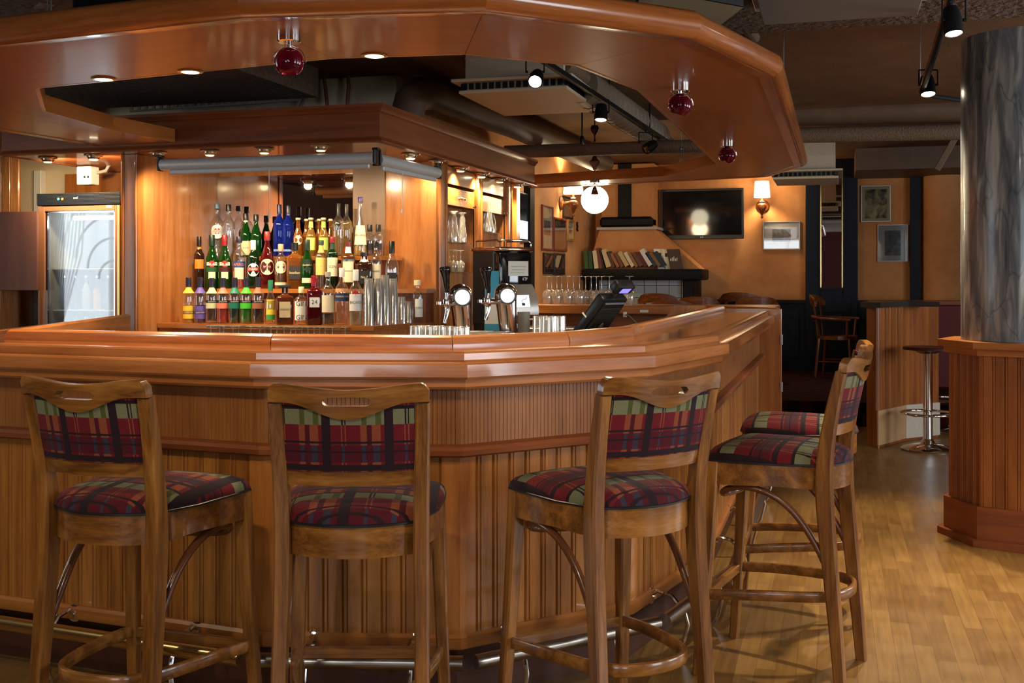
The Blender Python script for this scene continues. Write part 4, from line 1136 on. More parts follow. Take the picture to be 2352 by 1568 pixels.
def radius_at(prof, z):
    for (r0, z0), (r1, z1) in zip(prof[:-1], prof[1:]):
        if z0 <= z <= z1 and z1 > z0: return r0 + (r1 - r0) * (z - z0) / (z1 - z0)
    return prof[-1][0]
def bottle(name, label, loc, r, H, style, glass, cap, group, cap_h=.14, cap_w=1.25, liq=None, fill=.6, labels=(), sq=None, neck=None, cat='bottle', turn=0.0, capshape=None):
    """labels: (z0, z1, half angle, material, text, size fraction, ink, round?)"""
    v = V(-loc[0], -loc[1], 0)
    rz = math.atan2(v.y, v.x) + PI / 2 + turn
    t = thing(name, label, cat, loc, rz, group)
    pr = prof_for(style, r, H)
    R4 = Matrix.Identity(4)
    bm = BM(); lathe(bm, pr, 20 if not sq else 32, None, sq); g = finish(bm, 'bottle_glass', glass, t, smooth=50)
    if liq:
        zf = H * fill; lp = [(0, .007)] + [(max(.002, a - .003), max(.007, z)) for a, z in pr[1:-2] if z < zf] + [(max(.002, radius_at(pr, zf) - .003), zf), (0, zf)]
        bm = BM(); lathe(bm, lp, 18 if not sq else 32, None, sq); finish(bm, 'liquid', liq, t, smooth=50)
    rn = pr[-3][0]
    bm = BM()
    ch = H * cap_h
    if capshape == 'wide': box(bm, -r * .72, -r * .6, H * .93, r * .72, r * .6, H, .003)
    elif capshape == 'ball': sphere(bm, (0, 0, H * .95), rn * 1.5, 14, 8)
    else: lathe(bm, [(rn * cap_w * .98, H - ch), (rn * cap_w, H - ch), (rn * cap_w, H - .003), (rn * cap_w * .92, H), (0, H)], 16)
    finish(bm, 'cap', cap, t)
    if neck:
        z0, z1, m = neck
        bm = BM(); lathe_open(bm, [(radius_at(pr, H * z0) + .0012, H * z0), (radius_at(pr, H * (z0 + z1) / 2) + .0012, H * (z0 + z1) / 2), (radius_at(pr, H * z1) + .0012, H * z1)], 18); finish(bm, 'neck_band', m, t)
    for lb in labels:
        z0, z1, ha, m = lb[:4]
        txt = lb[4] if len(lb) > 4 else None
        rnd = len(lb) > 7 and lb[7]
        ra, rb = radius_at(pr, H * z0) + .0012, radius_at(pr, H * z1) + .0012
        bm = BM()
        if sq:
            w = min(ra, rb) * ha; y = -ra - .0006
            box(bm, -w, y - .0012, H * z0, w, y, H * z1)
        elif rnd:
            vs, n_ = [], 24; zc, hz_ = H * (z0 + z1) / 2, H * (z1 - z0) / 2
            vs.append((0, -ra - .0006, zc))
            for k in range(n_):
                a = 2 * PI * k / n_; th = hz_ * math.cos(a) / ra; zz = zc + hz_ * math.sin(a); q_ = max(radius_at(pr, zz), ra - .001) + .0006
                vs.append((q_ * math.sin(th), -q_ * math.cos(th), zz))
            add(bm, vs, [(0, 1 + k, 1 + (k + 1) % n_) for k in range(n_)])
        else: arc_patch(bm, ra, -ha, ha, H * z0, H * z1, 12, r1=rb)
        lo = finish(bm, 'paper_label', m, t, smooth=60)
        if txt:
            ink = lb[6] if len(lb) > 6 and lb[6] else INK
            lines = txt.split('\n')
            bm = BM(); hh = H * (z1 - z0)
            for li, s in enumerate(lines):
                szz = hh * lb[5]
                zc = H * (z0 + z1) / 2 + hh * .30 * ((len(lines) - 1) / 2 - li) * (2.4 if len(lines) == 2 else 1.4)
                wv = (2 * ra * ha * .86 if not sq else 2 * ra * ha * .86)
                vs, _f = text_mesh(s, szz); ww = max(v[0] for v in vs) - min(v[0] for v in vs)
                if sq:
                    k = min(1, wv / ww)
                    text_flat(bm, s, szz, Matrix.Translation((0, -ra - .0022, zc)) @ Matrix.Rotation(PI / 2, 4, 'X') @ Matrix.Diagonal((k, 1, 1, 1)))
                else: text_arc(bm, s, szz, max(ra, rb) + .0010, zc, 0, min(ww, wv))
            finish(bm, 'lettering', ink, lo, smooth=0)
    return t
def bx_(cx): return 400 + cx * .2551
def by_(cy): return 430 + cy * .2551
def place(cx, top, wid, Y, zs, back=0.0):
    """from crop coordinates of the bottle: its spot on the shelf, radius and height"""
    q = P(bx_(cx), by_(top), Y=Y)
    d = q.x * -sT + q.y * cT
    return (q.x, Y, zs), wid * .2551 / 2 * d / F_PX, q.z - zs
Y0, Y1, Y2 = SY0 + .09, SY1 + .08, SY2 + .07
GB, GMd, GT = 'bottles on the front shelf', 'bottles on the middle shelf', 'bottles on the top shelf'
NAVY = col('cap_navy', 28, 26, 48, rough=.3)
# front row: seven liqueurs of one kind in different colours
dk = [(130, 812, 'yellow', (236, 190, 60), (236, 196, 90), 'yellow_liq'), (235, 812, 'purple', (98, 80, 160), (70, 52, 120), 'purple_liq'), (340, 815, 'pale green', (196, 204, 158), (180, 190, 170), None),
      (440, 815, 'coral pink', (226, 120, 100), (214, 70, 50), 'coral_liq'), (545, 812, 'teal', (24, 110, 92), (6, 60, 50), 'teal_liq'), (650, 812, 'bright green', (70, 190, 50), (20, 150, 30), 'green_liq'), (757, 810, 'brown', (150, 96, 70), (50, 24, 16), 'brown_liq')]
for i, (cx, tp, nm, lc, qc, ln) in enumerate(dk):
    loc, r, H = place(cx, tp, 108, Y0 + .01, ZB)
    lm = M_('liqueur_' + nm.replace(' ', '_'), *lc)
    labs = [(.33, .45, 1.25, lm, None, .5, None), (.45, .51, 1.25, INK, 'DE KUYPER', .62, CREAM)] if i > 1 else [(.10, .38, 1.1, lm, None, .4, None), (.20, .27, 1.1, INK, 'DE KUYPER', .62, CREAM)]
    bottle('liqueur_bottle', 'clear liqueur bottle with navy cap and %s label on the front shelf' % nm, loc, r, H, 'tall', CLEARB, NAVY, GB, .20, 1.35,
           liquid(ln, *qc, body=.55) if ln else None, .40, labs, neck=(.66, .80, lm))
loc, r, H = place(868, 835, 96, Y0, ZB)
bottle('tequila_bottle', 'slim clear bottle with green cap and yellow-green label on the front shelf', loc, r, H, 'slope', CLEARB, col('cap_green', 40, 120, 84, rough=.3), GB, .24, 1.3, None, 0,
       [(.22, .56, .9, M_('yellowgreen', 226, 200, 70), None), (.10, .22, .9, M_('leafgreen', 70, 150, 60), None)])
loc, r, H = place(997, 880, 160, Y0, ZB)
bottle('amaretto_bottle', 'square amber amaretto bottle with wide black cap and beige label', loc, r * .96, H, 'short', tinted('brown_square_glass', (.10, .022, .008, 1), .55, .5), CAPBLK, GB, .08, 1.3, None, 0,
       [(.18, .58, .62, M_('beige', 196, 178, 138), 'DISARONNO', .20, INK)], sq=7, capshape='wide', neck=(.80, .93, M_('silver', 190, 188, 180)))
loc, r, H = place(1145, 895, 116, Y0, ZB)
bottle('gin_bottle', 'white-labelled clear bottle printed with GIN twice in large letters', loc, r, H, 'short', CLEARB, CREAM, GB, .16, 1.2, None, 0, [(.12, .62, 1.25, M_('white', 230, 230, 222), 'GIN\nGIN', .36, INK)])
loc, r, H = place(1263, 795, 146, Y0, ZB)
bottle('gin_bottle', 'deep red square-shouldered bottle with white 24 label', loc, r * .94, H, 'short', REDBt, col('cap_red', 130, 20, 30, rough=.3), GB, .22, 1.2, None, 0, [(.36, .56, .62, M_('white', 230, 230, 222), '24', .62, INK)], sq=6)
loc, r, H = place(1385, 760, 124, Y0 + .01, ZB)
bottle('vodka_bottle', 'clear bottle with cream label beside the red square gin', loc, r, H, 'tall', CLEARB, col('cap_grey', 150, 146, 140, rough=.3), GB, .1, 1.2, liquid('dusky', 80, 60, 52), .22, [(.24, .56, 1.0, CREAM, None)])
loc, r, H = place(1510, 725, 118, Y0 + .01, ZB)
bottle('vodka_bottle', 'clear bottle with blue and white band and white cap', loc, r, H, 'tall', CLEARB, WHITE, GB, .16, 1.25, None, 0, [(.42, .56, 1.2, M_('navyblue', 40, 52, 96), None), (.485, .515, 1.2, M_('white', 230, 230, 222), None), (.58, .64, 1.2, M_('peach', 226, 160, 110), None)])
loc, r, H = place(1635, 740, 122, Y0, ZB)
bottle('rum_bottle', 'clear rum bottle with white label and red disc beside the stacked glasses', loc, r, H, 'tall', CLEARB, WHITE, GB, .20, 1.25, liquid('rumclear', 214, 226, 200, .1), .3, [(.26, .56, 1.1, M_('white', 230, 230, 222), 'BACARDI', .24, INK), (.48, .62, .4, M_('reddisc', 190, 40, 30), None, .5, None, True)])
q = P(bx_(2190), by_(1190), Y=6.98)
bv = V(q.x, 6.98, ZB); d_ = bv.x * -sT + bv.y * cT
tz = P(bx_(2190), by_(835), D=d_).z
bottle('vodka_bottle', 'clear vodka bottle with cream cap alone at the right end of the front shelf', (bv.x, bv.y, ZB), 105 * .2551 / 2 * d_ / F_PX, tz - ZB, 'short', CLEARB, CREAM, GB, .12, 1.6, None, 0, [(.14, .56, .75, M_('white', 230, 230, 222), 'VODKA', .16, INK)], turn=.35)
# middle row
def mid(cx, tp, w, name, label, style, glass, cap, **k):
    loc, r, H = place(cx, tp, w, Y1 + k.pop('dy', 0), zm); return bottle(name, label, loc, r, H, style, glass, cap, GMd, **k)
mid(225, 443, 94, 'liqueur_bottle', 'slim dark brown bottle with orange label at the left of the middle shelf', 'tall', DARKB, CAPBLK, cap_h=.18, labels=[(.38, .56, .9, M_('orange', 232, 128, 40), None)], neck=(.76, .80, M_('orange', 232, 128, 40)))
for cx, cp, nm, mm in ((340, col('cap_dkgreen', 18, 40, 30, rough=.3), 'dark green cap', 'green'), (455, col('cap_red', 170, 24, 30, rough=.3), 'red cap', 'red')):
    mid(cx, 430, 122, 'vermouth_bottle', 'green vermouth bottle with %s and cream lower label' % nm, 'slope', GREENB, cp, cap_h=.20, cap_w=1.2,
        labels=[(.18, .31, .5, CREAM, None), (.31, .40, .9, M_('vermouth_' + mm, *((30, 74, 40) if mm == 'green' else (60, 20, 22))), None), (.40, .52, .45, M_('reddisc', 190, 40, 30), None, .5, None, True), (.43, .49, .8, M_('white', 230, 230, 222), 'MARTINI', .8, INK)])
mid(585, 443, 118, 'aperitif_bottle', 'clear aperitif bottle of red drink with slanted blue label', 'tall', CLEARB, NAVY, cap_h=.12, cap_w=1.3, liq=liquid('aperitif', 206, 50, 22, .5), fill=.46, labels=[(.40, .52, 1.0, M_('royalblue', 30, 62, 120), 'APEROL', .66, M_('orange', 232, 128, 40)), (.18, .40, .7, CREAM, None)])
mid(712, 475, 112, 'vermouth_bottle', 'dark green bottle with round white label and white cap', 'tall', DGREENB, WHITE, cap_h=.20, labels=[(.25, .52, .9, M_('white', 230, 230, 222), None, .5, None, True), (.36, .44, 1.1, M_('crimson', 170, 34, 44), 'CINZANO', .8, M_('white', 230, 230, 222))])
mid(838, 398, 128, 'liqueur_bottle', 'tall deep red liqueur bottle with large round cream label', 'slope', REDBt, col('cap_maroon', 120, 24, 26, rough=.3), cap_h=.16, labels=[(.24, .52, 1.0, CREAM, None, .5, None, True), (.31, .45, .6, M_('maroon', 86, 20, 22), 'BITTER', .3, CREAM, True)], dy=.02)
mid(960, 510, 108, 'whisky_bottle', 'round whisky bottle with cream shield label and small band', 'short', CLEARB, col('cap_cream', 190, 150, 120, rough=.4), cap_h=.16, liq=AMB, fill=.62, labels=[(.34, .62, .75, CREAM, None, .5, None, True), (.08, .14, 1.2, CREAM, None)])
mid(1085, 500, 138, 'whisky_bottle', 'square amber bourbon bottle with dark hexagonal label', 'short', tinted('amber_square_glass', (.30, .10, .02, 1), .35, .5), CAPBLK, cap_h=.16, sq=5, labels=[(.20, .50, .74, M_('charcoal', 46, 40, 40), 'bourbon', .28, CREAM)])
mid(1198, 470, 114, 'whisky_bottle', 'bright green whisky bottle with dark shield and cream strip', 'slope', GREENB, col('cap_dkgreen', 18, 40, 30, rough=.3), cap_h=.22, labels=[(.36, .60, .85, M_('darkshield', 20, 44, 34), 'Glenfiddich', .2, CREAM, True), (.12, .22, .9, CREAM, None)])
mid(1323, 475, 108, 'whisky_bottle', 'amber bourbon bottle with yellow-orange label and rose', 'short', CLEARB, col('cap_olive', 40, 60, 46, rough=.4), cap_h=.10, liq=AMB, fill=.66, labels=[(.28, .64, 1.0, M_('straw', 226, 184, 106), None), (.40, .52, .4, M_('rose', 180, 40, 56), None, .5, None, True)], neck=(.74, .90, M_('straw', 226, 184, 106)))
mid(1425, 445, 108, 'whisky_bottle', 'dark green whisky bottle with cream label and maroon cap', 'short', DGREENB, col('cap_maroon', 120, 24, 46, rough=.3), cap_h=.12, labels=[(.24, .60, .95, CREAM, 'SON', .22, INK)], neck=(.76, .88, M_('darkgreen', 22, 58, 42)))
mid(1567, 490, 128, 'whisky_bottle', 'amber whisky bottle with tall cream label and white neck', 'short', tinted('dark_amber_glass', (.12, .04, .01, 1), .5, .5), col('cap_brown', 96, 30, 22, rough=.3), cap_h=.10, labels=[(.14, .62, .8, CREAM, "Ballantine's", .10, INK), (.58, .64, .8, M_('navyblue', 40, 52, 96), None)], neck=(.76, .92, M_('white', 230, 230, 222)))
mid(1712, 588, 150, 'whiskey_decanter', 'squat dark whiskey bottle with black label behind the stacked glasses', 'short', DARKB, CAPBLK, cap_h=.10, sq=4, labels=[(.14, .50, .6, M_('blacklabel', 30, 28, 28), 'No.7', .26, CREAM, False)], neck=(.74, .90, M_('white', 230, 230, 222)), dy=.04)
mid(1815, 490, 106, 'rum_bottle', 'clear rum bottle with cream label above the stacked glasses', 'tall', CLEARB, CAPBLK, cap_h=.12, liq=PALEAMB, fill=.3, labels=[(.22, .52, .9, CREAM, 'OAKHEART', .2, INK)], dy=.10)
mid(1960, 485, 120, 'cognac_bottle', 'round cognac bottle with black neck at the right end of the middle shelf', 'slope', CLEARB, CAPBLK, cap_h=.26, liq=liquid('cognac', 70, 26, 16, .7), fill=.30, labels=[(.16, .34, .7, M_('blacklabel', 30, 28, 28), None)], dy=.12)
# top row
def topb(cx, tp, w, name, label, style, glass, cap, **k):
    loc, r, H = place(cx, tp, w, Y2 + k.pop('dy', 0), zt); return bottle(name, label, loc, r, H, style, glass, cap, GT, **k)
topb(387, 145, 112, 'vermouth_bottle', 'clear vermouth bottle with round white label and grey-blue cap', 'tall', CLEARB, col('cap_greyblue', 74, 96, 120, rough=.3), cap_h=.10, labels=[(.34, .60, .95, M_('white', 230, 230, 222), None, .5, None, True), (.42, .54, .42, M_('reddisc', 190, 40, 30), None, .5, None, True), (.45, .50, .8, M_('silver', 190, 188, 180), 'MARTINI', .8, INK)])
topb(490, 155, 112, 'gin_bottle', 'unlabelled clear bottle with black cap at the top left', 'tall', CLEARB, CAPBLK, cap_h=.13, dy=.02)
topb(645, 235, 104, 'wine_bottle', 'green wine bottle with cream label on the top shelf', 'slope', GREENB, CAPBLK, cap_h=.16, labels=[(.04, .36, 1.0, M_('pinkcream', 226, 200, 160), 'PASTIS', .18, INK)], neck=(.80, .84, CREAM))
topb(738, 245, 104, 'wine_bottle', 'plain green wine bottle right of the cream-labelled green one', 'slope', GREENB, CAPBLK, cap_h=.16, dy=.01)
for cx, tp, nm in ((947, 155, 'left'), (1027, 165, 'right')):
    topb(cx, tp, 108, 'gin_bottle', 'cobalt blue bottle on the top shelf, %s of the pair' % nm, 'tall', BLUEB, col('cap_darkblue', 16, 22, 56, rough=.3), cap_h=.18, cap_w=1.15, labels=[(.10, .14, 1.1, M_('paleblue', 130, 160, 220), None)])
topb(1117, 275, 88, 'cider_bottle', 'small amber cider bottle with round pale label', 'beer', tinted('amber_beer_glass', (.34, .12, .02, 1), .35, .5), col('crown_cap', 190, 180, 150, rough=.3), cap_h=.05, labels=[(.30, .54, .9, M_('silver', 190, 188, 180), None, .5, None, True)], dy=-.03)
for cx, tp, dy, g_, nm in ((1190, 285, .08, 'first', 'amber cider bottle standing behind the small front ones'), (1305, 285, .08, 'b', 'amber bottle between and behind the two pale cider bottles'), (1408, 285, .08, 'c', 'amber bottle half hidden left of the black-necked pair')):
    topb(cx, tp, 74, 'cider_bottle', nm, 'beer', tinted('amber_beer_glass', (.34, .12, .02, 1), .35, .5), col('crown_cap', 190, 180, 150, rough=.3), cap_h=.05, dy=dy)
for cx, nm, lc in ((1232, 'lime yellow', (206, 212, 110)), (1345, 'fresh green', (160, 190, 90))):
    topb(cx, 274, 92, 'cider_bottle', 'pale cider bottle with %s neck label' % nm, 'beer', PALEAMB, col('crown_cap', 190, 180, 150, rough=.3), cap_h=.05, labels=[(.16, .48, 1.0, M_('cider_' + nm.replace(' ', '_'), *lc), None)], neck=(.74, .90, M_('cider_' + nm.replace(' ', '_'), *lc)), dy=-.03)
topb(1480, 145, 112, 'whisky_bottle', 'tall clear bottle of pale gold spirit with black neck foil, front of its pair', 'tall', CLEARB, CAPBLK, cap_h=.24, cap_w=1.15, liq=PALEAMB, fill=.48)
topb(1550, 150, 104, 'whisky_bottle', 'black-necked bottle of gold spirit just right of its twin', 'tall', CLEARB, CAPBLK, cap_h=.24, cap_w=1.15, liq=PALEAMB, fill=.66, dy=.04, labels=[(.08, .16, .6, M_('redlabel', 150, 36, 26), None)])
loc, r, H = place(1677, 88, 118, Y1 + .12, zm)
topb(1677, 88, 118, 'liqueur_bottle', 'very tall tapering liqueur bottle of yellow liqueur with purple cap', 'cone', CLEARB, col('cap_purple', 66, 48, 116, rough=.3), cap_h=.09, cap_w=1.3, liq=YEL, fill=.17, labels=[(.19, .52, 1.25, CREAM, 'GALLIANO', .16, INK)])
for cx, nm in ((1762, 'left'), (1838, 'right')):
    topb(cx, 335, 88, 'brandy_bottle', 'small black-capped amber bottle right of the tall tapering one, %s of two' % nm, 'tall', CLEARB, CAPBLK, cap_h=.22, cap_w=1.5, liq=AMB, fill=.5, labels=[(.2, .4, .8, M_('blacklabel', 30, 28, 28), None)], dy=.06)

# ================================================================== glasses
def lathe_glass(name, prof, label, group, loc, cat='glass', n=20, extra=None):
    t = thing(name, label, cat, loc, 0, group)
    for pn, pf in prof:
        bm = BM(); lathe_open(bm, pf, n); finish(bm, pn, GLASS, t, smooth=60)
    return t
def tumbler_prof(r0, r1, h): return [('bowl', [(.001, .012), (r0 * .92, .012), (r0 * .98, .0), (r0, .004), (r1, h), (r1 - .002, h), (r0 - .002, .014)])]
def tumbler_down(r0, r1, h): return [('bowl', [(r1, 0), (r0, h - .004), (r0 * .98, h), (.001, h - .003), (.001, h - .014), (r0 * .92, h - .014), (r1 - .002, .002)])]
def wine_up(h, rb, rf): return [('bowl', [(.004, h * .48), (rb * .7, h * .54), (rb, h * .68), (rb * .95, h * .84), (rb * .78, h), (rb * .76, h), (rb * .93, h * .84), (rb * .97, h * .68)]), ('stem', [(.006, h * .49), (.0035, h * .42), (.0035, h * .08), (.008, h * .03)]), ('foot', [(.006, h * .035), (rf * .6, h * .015), (rf, .002), (rf, 0), (.001, 0)])]
def flip(prof, h): return [(n_, [(r, h - z) for r, z in pf]) for n_, pf in prof]
def copies(src, spots, labels):
    for (loc, lb) in zip(spots, labels): copy_tree(src, loc, None, lb)
# stacked tumblers on the front shelf (nested upside down in columns)
ORD = ['first', 'second', 'third', 'fourth', 'fifth', 'sixth', 'seventh', 'eighth', 'ninth', 'tenth', 'eleventh', 'twelfth', 'thirteenth', 'fourteenth', 'fifteenth', 'sixteenth']
stk = []
for cx, tp, yy, ww in ((1752, 820, 6.52, 118), (1838, 820, 6.58, 104), (1898, 790, 6.66, 96), (1968, 822, 6.76, 92), (2045, 985, 6.86, 84), (2105, 1025, 6.96, 78)):
    q = P(bx_(cx), by_(tp), Y=yy); d = q.x * -sT + q.y * cT
    stk.append((q.x, yy, q.z, ww * .2551 / 2 * d / F_PX))
proto = None
for ci, (x, y, zt_, r) in enumerate(stk):
    n_ = max(1, int(round((zt_ - ZB - .095) / .030)) + 1) if ci < 4 else (4 if ci == 4 else 2)
    pit = (zt_ - ZB - .095) / max(1, n_ - 1)
    for k in range(n_):
        lb = 'tumbler, %s from the bottom in the %s glass stack from the left' % (ORD[k], ORD[ci])
        if proto is None: proto = lathe_glass('tumbler', tumbler_down(.026, .036, .095), lb, 'tumblers stacked on the bottle shelf', (x, y, ZB)); 
        else: copy_tree(proto, (x, y, ZB + k * pit), None, lb)
# stem glasses hanging under the front shelf
hx = [330, 410, 445, 530, 580, 690, 770, 815, 870, 925, 990, 1050, 1095, 1150, 1205, 1260, 1310, 1360, 1425, 1540]
proto = None
for i, cx in enumerate(hx):
    q = P(bx_(cx), 738, Y=SY0 - .045 + (.025 if i % 3 == 1 else 0))
    lb = 'stem glass hanging upside down under the bottle shelf, %s from left' % (ORD[i] if i < 16 else ['seventeenth', 'eighteenth', 'nineteenth', 'twentieth'][i - 16])
    loc = (q.x, q.y, zb - .165 - .006)
    if proto is None: proto = lathe_glass('hanging_glass', flip(wine_up(.165, .034, .030), .165), lb, 'stem glasses hanging under the bottle shelf', loc, n=16)
    else: copy_tree(proto, loc, None, lb)
rk = thing('glass_rack', 'slim steel rack holding the hanging stem glasses under the bottle shelf', 'rack', (-3.6, SY0, zb - .017))
for i, cx in enumerate(hx[:-1]):
    x = (P(bx_(cx), 738, Y=SY0 - .03).x + P(bx_(hx[i + 1]), 738, Y=SY0 - .03).x) / 2
    bm = BM(); box(bm, x + 3.6 - .003, -.09, -.001, x + 3.6 + .003, .02, .003); finish(bm, 'rail', STEEL, rk)
bm = BM(); box(bm, P(bx_(330), 738, Y=SY0).x + 3.6 - .03, -.002, .002, P(bx_(1540), 738, Y=SY0).x + 3.6 + .03, .018, .006); finish(bm, 'mount', STEEL, rk)
# glasses in the compartments
def shelf_glasses(k, pxs, z, name, prof, grp, what, x=-2.715, ups=None):
    pr = None; xs = [x + .045, x, x - .03]
    for i, px_ in enumerate(pxs):
        X_ = x + (.05 if i % 2 else -.012); q = P(px_, 560, X=X_)
        lb = '%s, %s from the left' % (what, ORD[i])
        if pr is None: pr = lathe_glass(name, prof, lb, grp, (X_, q.y, z), n=16)
        else: copy_tree(pr, (X_, q.y, z), None, lb)
def beer_down(h, r): return flip([('bowl', [(.012, .02), (.022, .05), (.020, .08), (r * .8, h * .62), (r, h * .86), (r * .94, h), (r * .92, h), (r * .97, h * .86)]), ('foot', [(.012, .02), (.016, .01), (.030, .004), (.030, 0), (.001, 0)])], h)
hh1 = P(1045, 488, X=-2.715).z - gz1
shelf_glasses(0, (1033, 1043, 1052, 1062), gz1, 'beer_glass', beer_down(hh1, .034), 'tulip glasses on the upper glass shelf', 'upturned tulip beer glass on the upper glass shelf')
hh2 = P(1045, 575, X=-2.715).z - gz2
shelf_glasses(0, (1033, 1041, 1049, 1058), gz2, 'wine_glass', flip(wine_up(hh2, .032, .030), hh2), 'wine glasses on the lower glass shelf', 'upturned small wine glass on the lower glass shelf')
hh3 = P(1120, 466, X=-2.715).z - gz3
shelf_glasses(1, (1116, 1123, 1130), gz3, 'beer_glass', beer_down(hh3, .036), 'tulip glasses in the second compartment', 'upturned tulip glass in the second glass compartment')
# row of wine glasses standing upside down on the far back counter
wx = [(1257, 0), (1267, .1), (1279, 0), (1290, .12), (1304, 0), (1317, .1), (1331, 0), (1345, .08), (1358, .1), (1370, 0), (1382, .06), (1400, .14), (1446, .04)]
proto = None
hgt = P(1320, 634, Y=9.5).z - 1.13
for i, (px_, dy) in enumerate(wx):
    hsc = hgt
    q = P(px_, 690, Y=9.42 + dy)
    lb = 'upturned wine glass on the far back counter, %s from the left' % ORD[i]
    if proto is None: proto = lathe_glass('wine_glass', flip(wine_up(hgt, .046, .040), hgt), lb, 'wine glasses on the far back counter', (q.x, q.y, 1.13), n=20)
    else: copy_tree(proto, (q.x, q.y, 1.13), None, lb)
# tumblers on the work counter behind the lip
proto = None
TS = [(957, 748, 'left'), (974, 746, ''), (990, 748, ''), (1006, 745, ''), (1022, 746, ''), (1046, 750, ''), (1063, 751, ''), (1242, 725, ''), (1262, 723, ''), (1281, 724, '')]
TL = ['first of five tumblers behind the bar lip left of the beer taps', 'second of five tumblers behind the bar lip left of the beer taps', 'third of five tumblers behind the bar lip left of the beer taps', 'fourth of five tumblers behind the bar lip left of the beer taps', 'fifth of five tumblers behind the bar lip left of the beer taps',
      'left tumbler of the two in front of the left beer tap', 'right tumbler of the two in front of the left beer tap', 'left of three tumblers right of the beer taps', 'middle of three tumblers right of the beer taps', 'right of three tumblers right of the beer taps']
for i, ((px_, py, _), lb) in enumerate(zip(TS, TL)):
    Yg = (3.86 if i < 5 else 3.80 if i < 7 else 4.12) + (.05 if i % 2 else 0)
    q = P(px_, py, Y=Yg); h = q.z - 1.02
    lb = 'upturned ' + lb
    if i in (0, 7): proto = lathe_glass('tumbler', tumbler_down(.026 if i == 0 else .031, .034 if i == 0 else .037, h), lb, 'tumblers drying behind the bar lip', (q.x, q.y, 1.02))
    else: copy_tree(proto, (q.x, q.y, 1.02), None, lb)
# ================================================================== beer taps
ICE = emit('lit_tap_badge', (1.0, 1.0, 0.97, 1), 2.6)
def tap(px0, px1, ytop, hx0, hy0, hy1, label, tilt):
    D = 4.95
    c = P((px0 + px1) / 2, ytop, D=D); w = (px1 - px0) / F_PX * D
    v = V(-c.x, -c.y, 0); rz = math.atan2(v.y, v.x) + PI / 2
    t = thing('beer_tap', label, 'beer tap', (c.x, c.y, 1.02), rz, 'chrome beer taps')
    H = c.z - 1.02; r = w / 2
    # drum-shaped head, its axis pointing at the guests, on a tapering column
    zc = H - r * 1.02
    bm = BM(); sphere(bm, (0, .02, zc), r * 1.02, 28, 16); finish(bm, 'head', CHROME, t, smooth=60)
    bm = BM(); n = 24
    secs = []
    for z, rx, ry, ox in ((0, r * .70, r * .6, r * .30), (zc * .35, r * .76, r * .62, r * .24), (zc * .7, r * .86, r * .72, r * .12), (zc, r * .98, r * .84, 0)):
        secs.append([bm.verts.new((ox + rx * math.cos(2 * PI * k / n), .02 + ry * math.sin(2 * PI * k / n), z)) for k in range(n)])
    for a, b in zip(secs[:-1], secs[1:]):
        for k in range(n): bm.faces.new((a[k], a[(k + 1) % n], b[(k + 1) % n], b[k]))
    bm.faces.new(list(reversed(secs[0]))); finish(bm, 'column', CHROME, t, smooth=60)
    RX = Matrix.Translation((r * .18, -r * .80, zc - r * .08)) @ Matrix.Rotation(PI / 2, 4, 'X')
    bm = BM(); lathe(bm, [(0, -.02), (r * .76, -.02), (r * .78, .006), (r * .74, .016), (r * .66, .012), (0, .012)], 32, RX); badge = finish(bm, 'badge_ring', CHROME, t, smooth=40)
    bm = BM(); lathe(bm, [(0, .0125), (r * .60, .0125), (r * .58, .018), (0, .021)], 32, RX); finish(bm, 'badge_face', ICE, badge, smooth=40)
    bm = BM(); tube(bm, [RX @ V(r * .65 * math.cos(2 * PI * k / 32), r * .65 * math.sin(2 * PI * k / 32), .0135) for k in range(32)], .0035, 6, closed=True); finish(bm, 'badge_dial', col('dial_grey', 70, 74, 76, rough=.4), badge)
    # faucet and lever on the left
    hx = (hx0 - (px0 + px1) / 2) / F_PX * D
    zt_, zb_ = P(hx0, hy0, D=D).z - 1.02, P(hx0, hy1, D=D).z - 1.02
    bm = BM(); tube(bm, [(0, -.01, zc - r * .5), (hx * .6, -.02, zc - r * .62), (hx, -.02, zc - r * .6)], .012, 10); lathe(bm, [(0, -.02), (.017, -.018), (.020, 0), (.017, .018), (0, .022)], 16, Matrix.Translation((hx, -.02, zc - r * .6)))
    tube(bm, [(hx, -.02, zc - r * .55), (hx + .004, -.02, zb_)], .010, 10)
    tube(bm, [(hx, -.02, zc - r * .6), (hx - .03, -.03, zc - r * .68)], .008, 8); lathe(bm, [(0, 0), (.012, .002), (.012, .014), (0, .017)], 12, Matrix.Translation((hx - .034, -.03, zc - r * .72)))
    finish(bm, 'faucet', CHROME, t, smooth=50)
    bm = BM(); tube(bm, [(hx, -.02, zc - r * .6), (hx + .004, -.03, zc - r * 1.2), (hx - .008, -.035, zc - r * 2.2)], [.011, .011, .008], 10); finish(bm, 'spout', CHROME, t, smooth=50)
    bm = BM(); dx = -.012
    lathe_pts = [(zb_, .009), (zb_ + (zt_ - zb_) * .25, .013), (zb_ + (zt_ - zb_) * .6, .017), (zb_ + (zt_ - zb_) * .85, .025), (zb_ + (zt_ - zb_) * .96, .026), (zt_, .019)]
    tube(bm, [(hx + .004 + dx * (z - zb_) / (zt_ - zb_), -.02, z) for z, _ in lathe_pts], [q for _, q in lathe_pts], 12); finish(bm, 'lever', BLACKGLOSS, t, smooth=60)
    return t
tap(1029, 1085, 651, 1026, 612, 672, 'left chrome beer tap with lit round badge and black lever', 0)
tap(1135, 1187, 650, 1120, 614, 673, 'right chrome beer tap with lit round badge, in front of the coffee machine', 0)
dt = thing('drip_tray', 'steel drip tray between the two beer taps', 'tray', (P(1108, 760, D=4.85).x, P(1108, 760, D=4.85).y, 1.02))
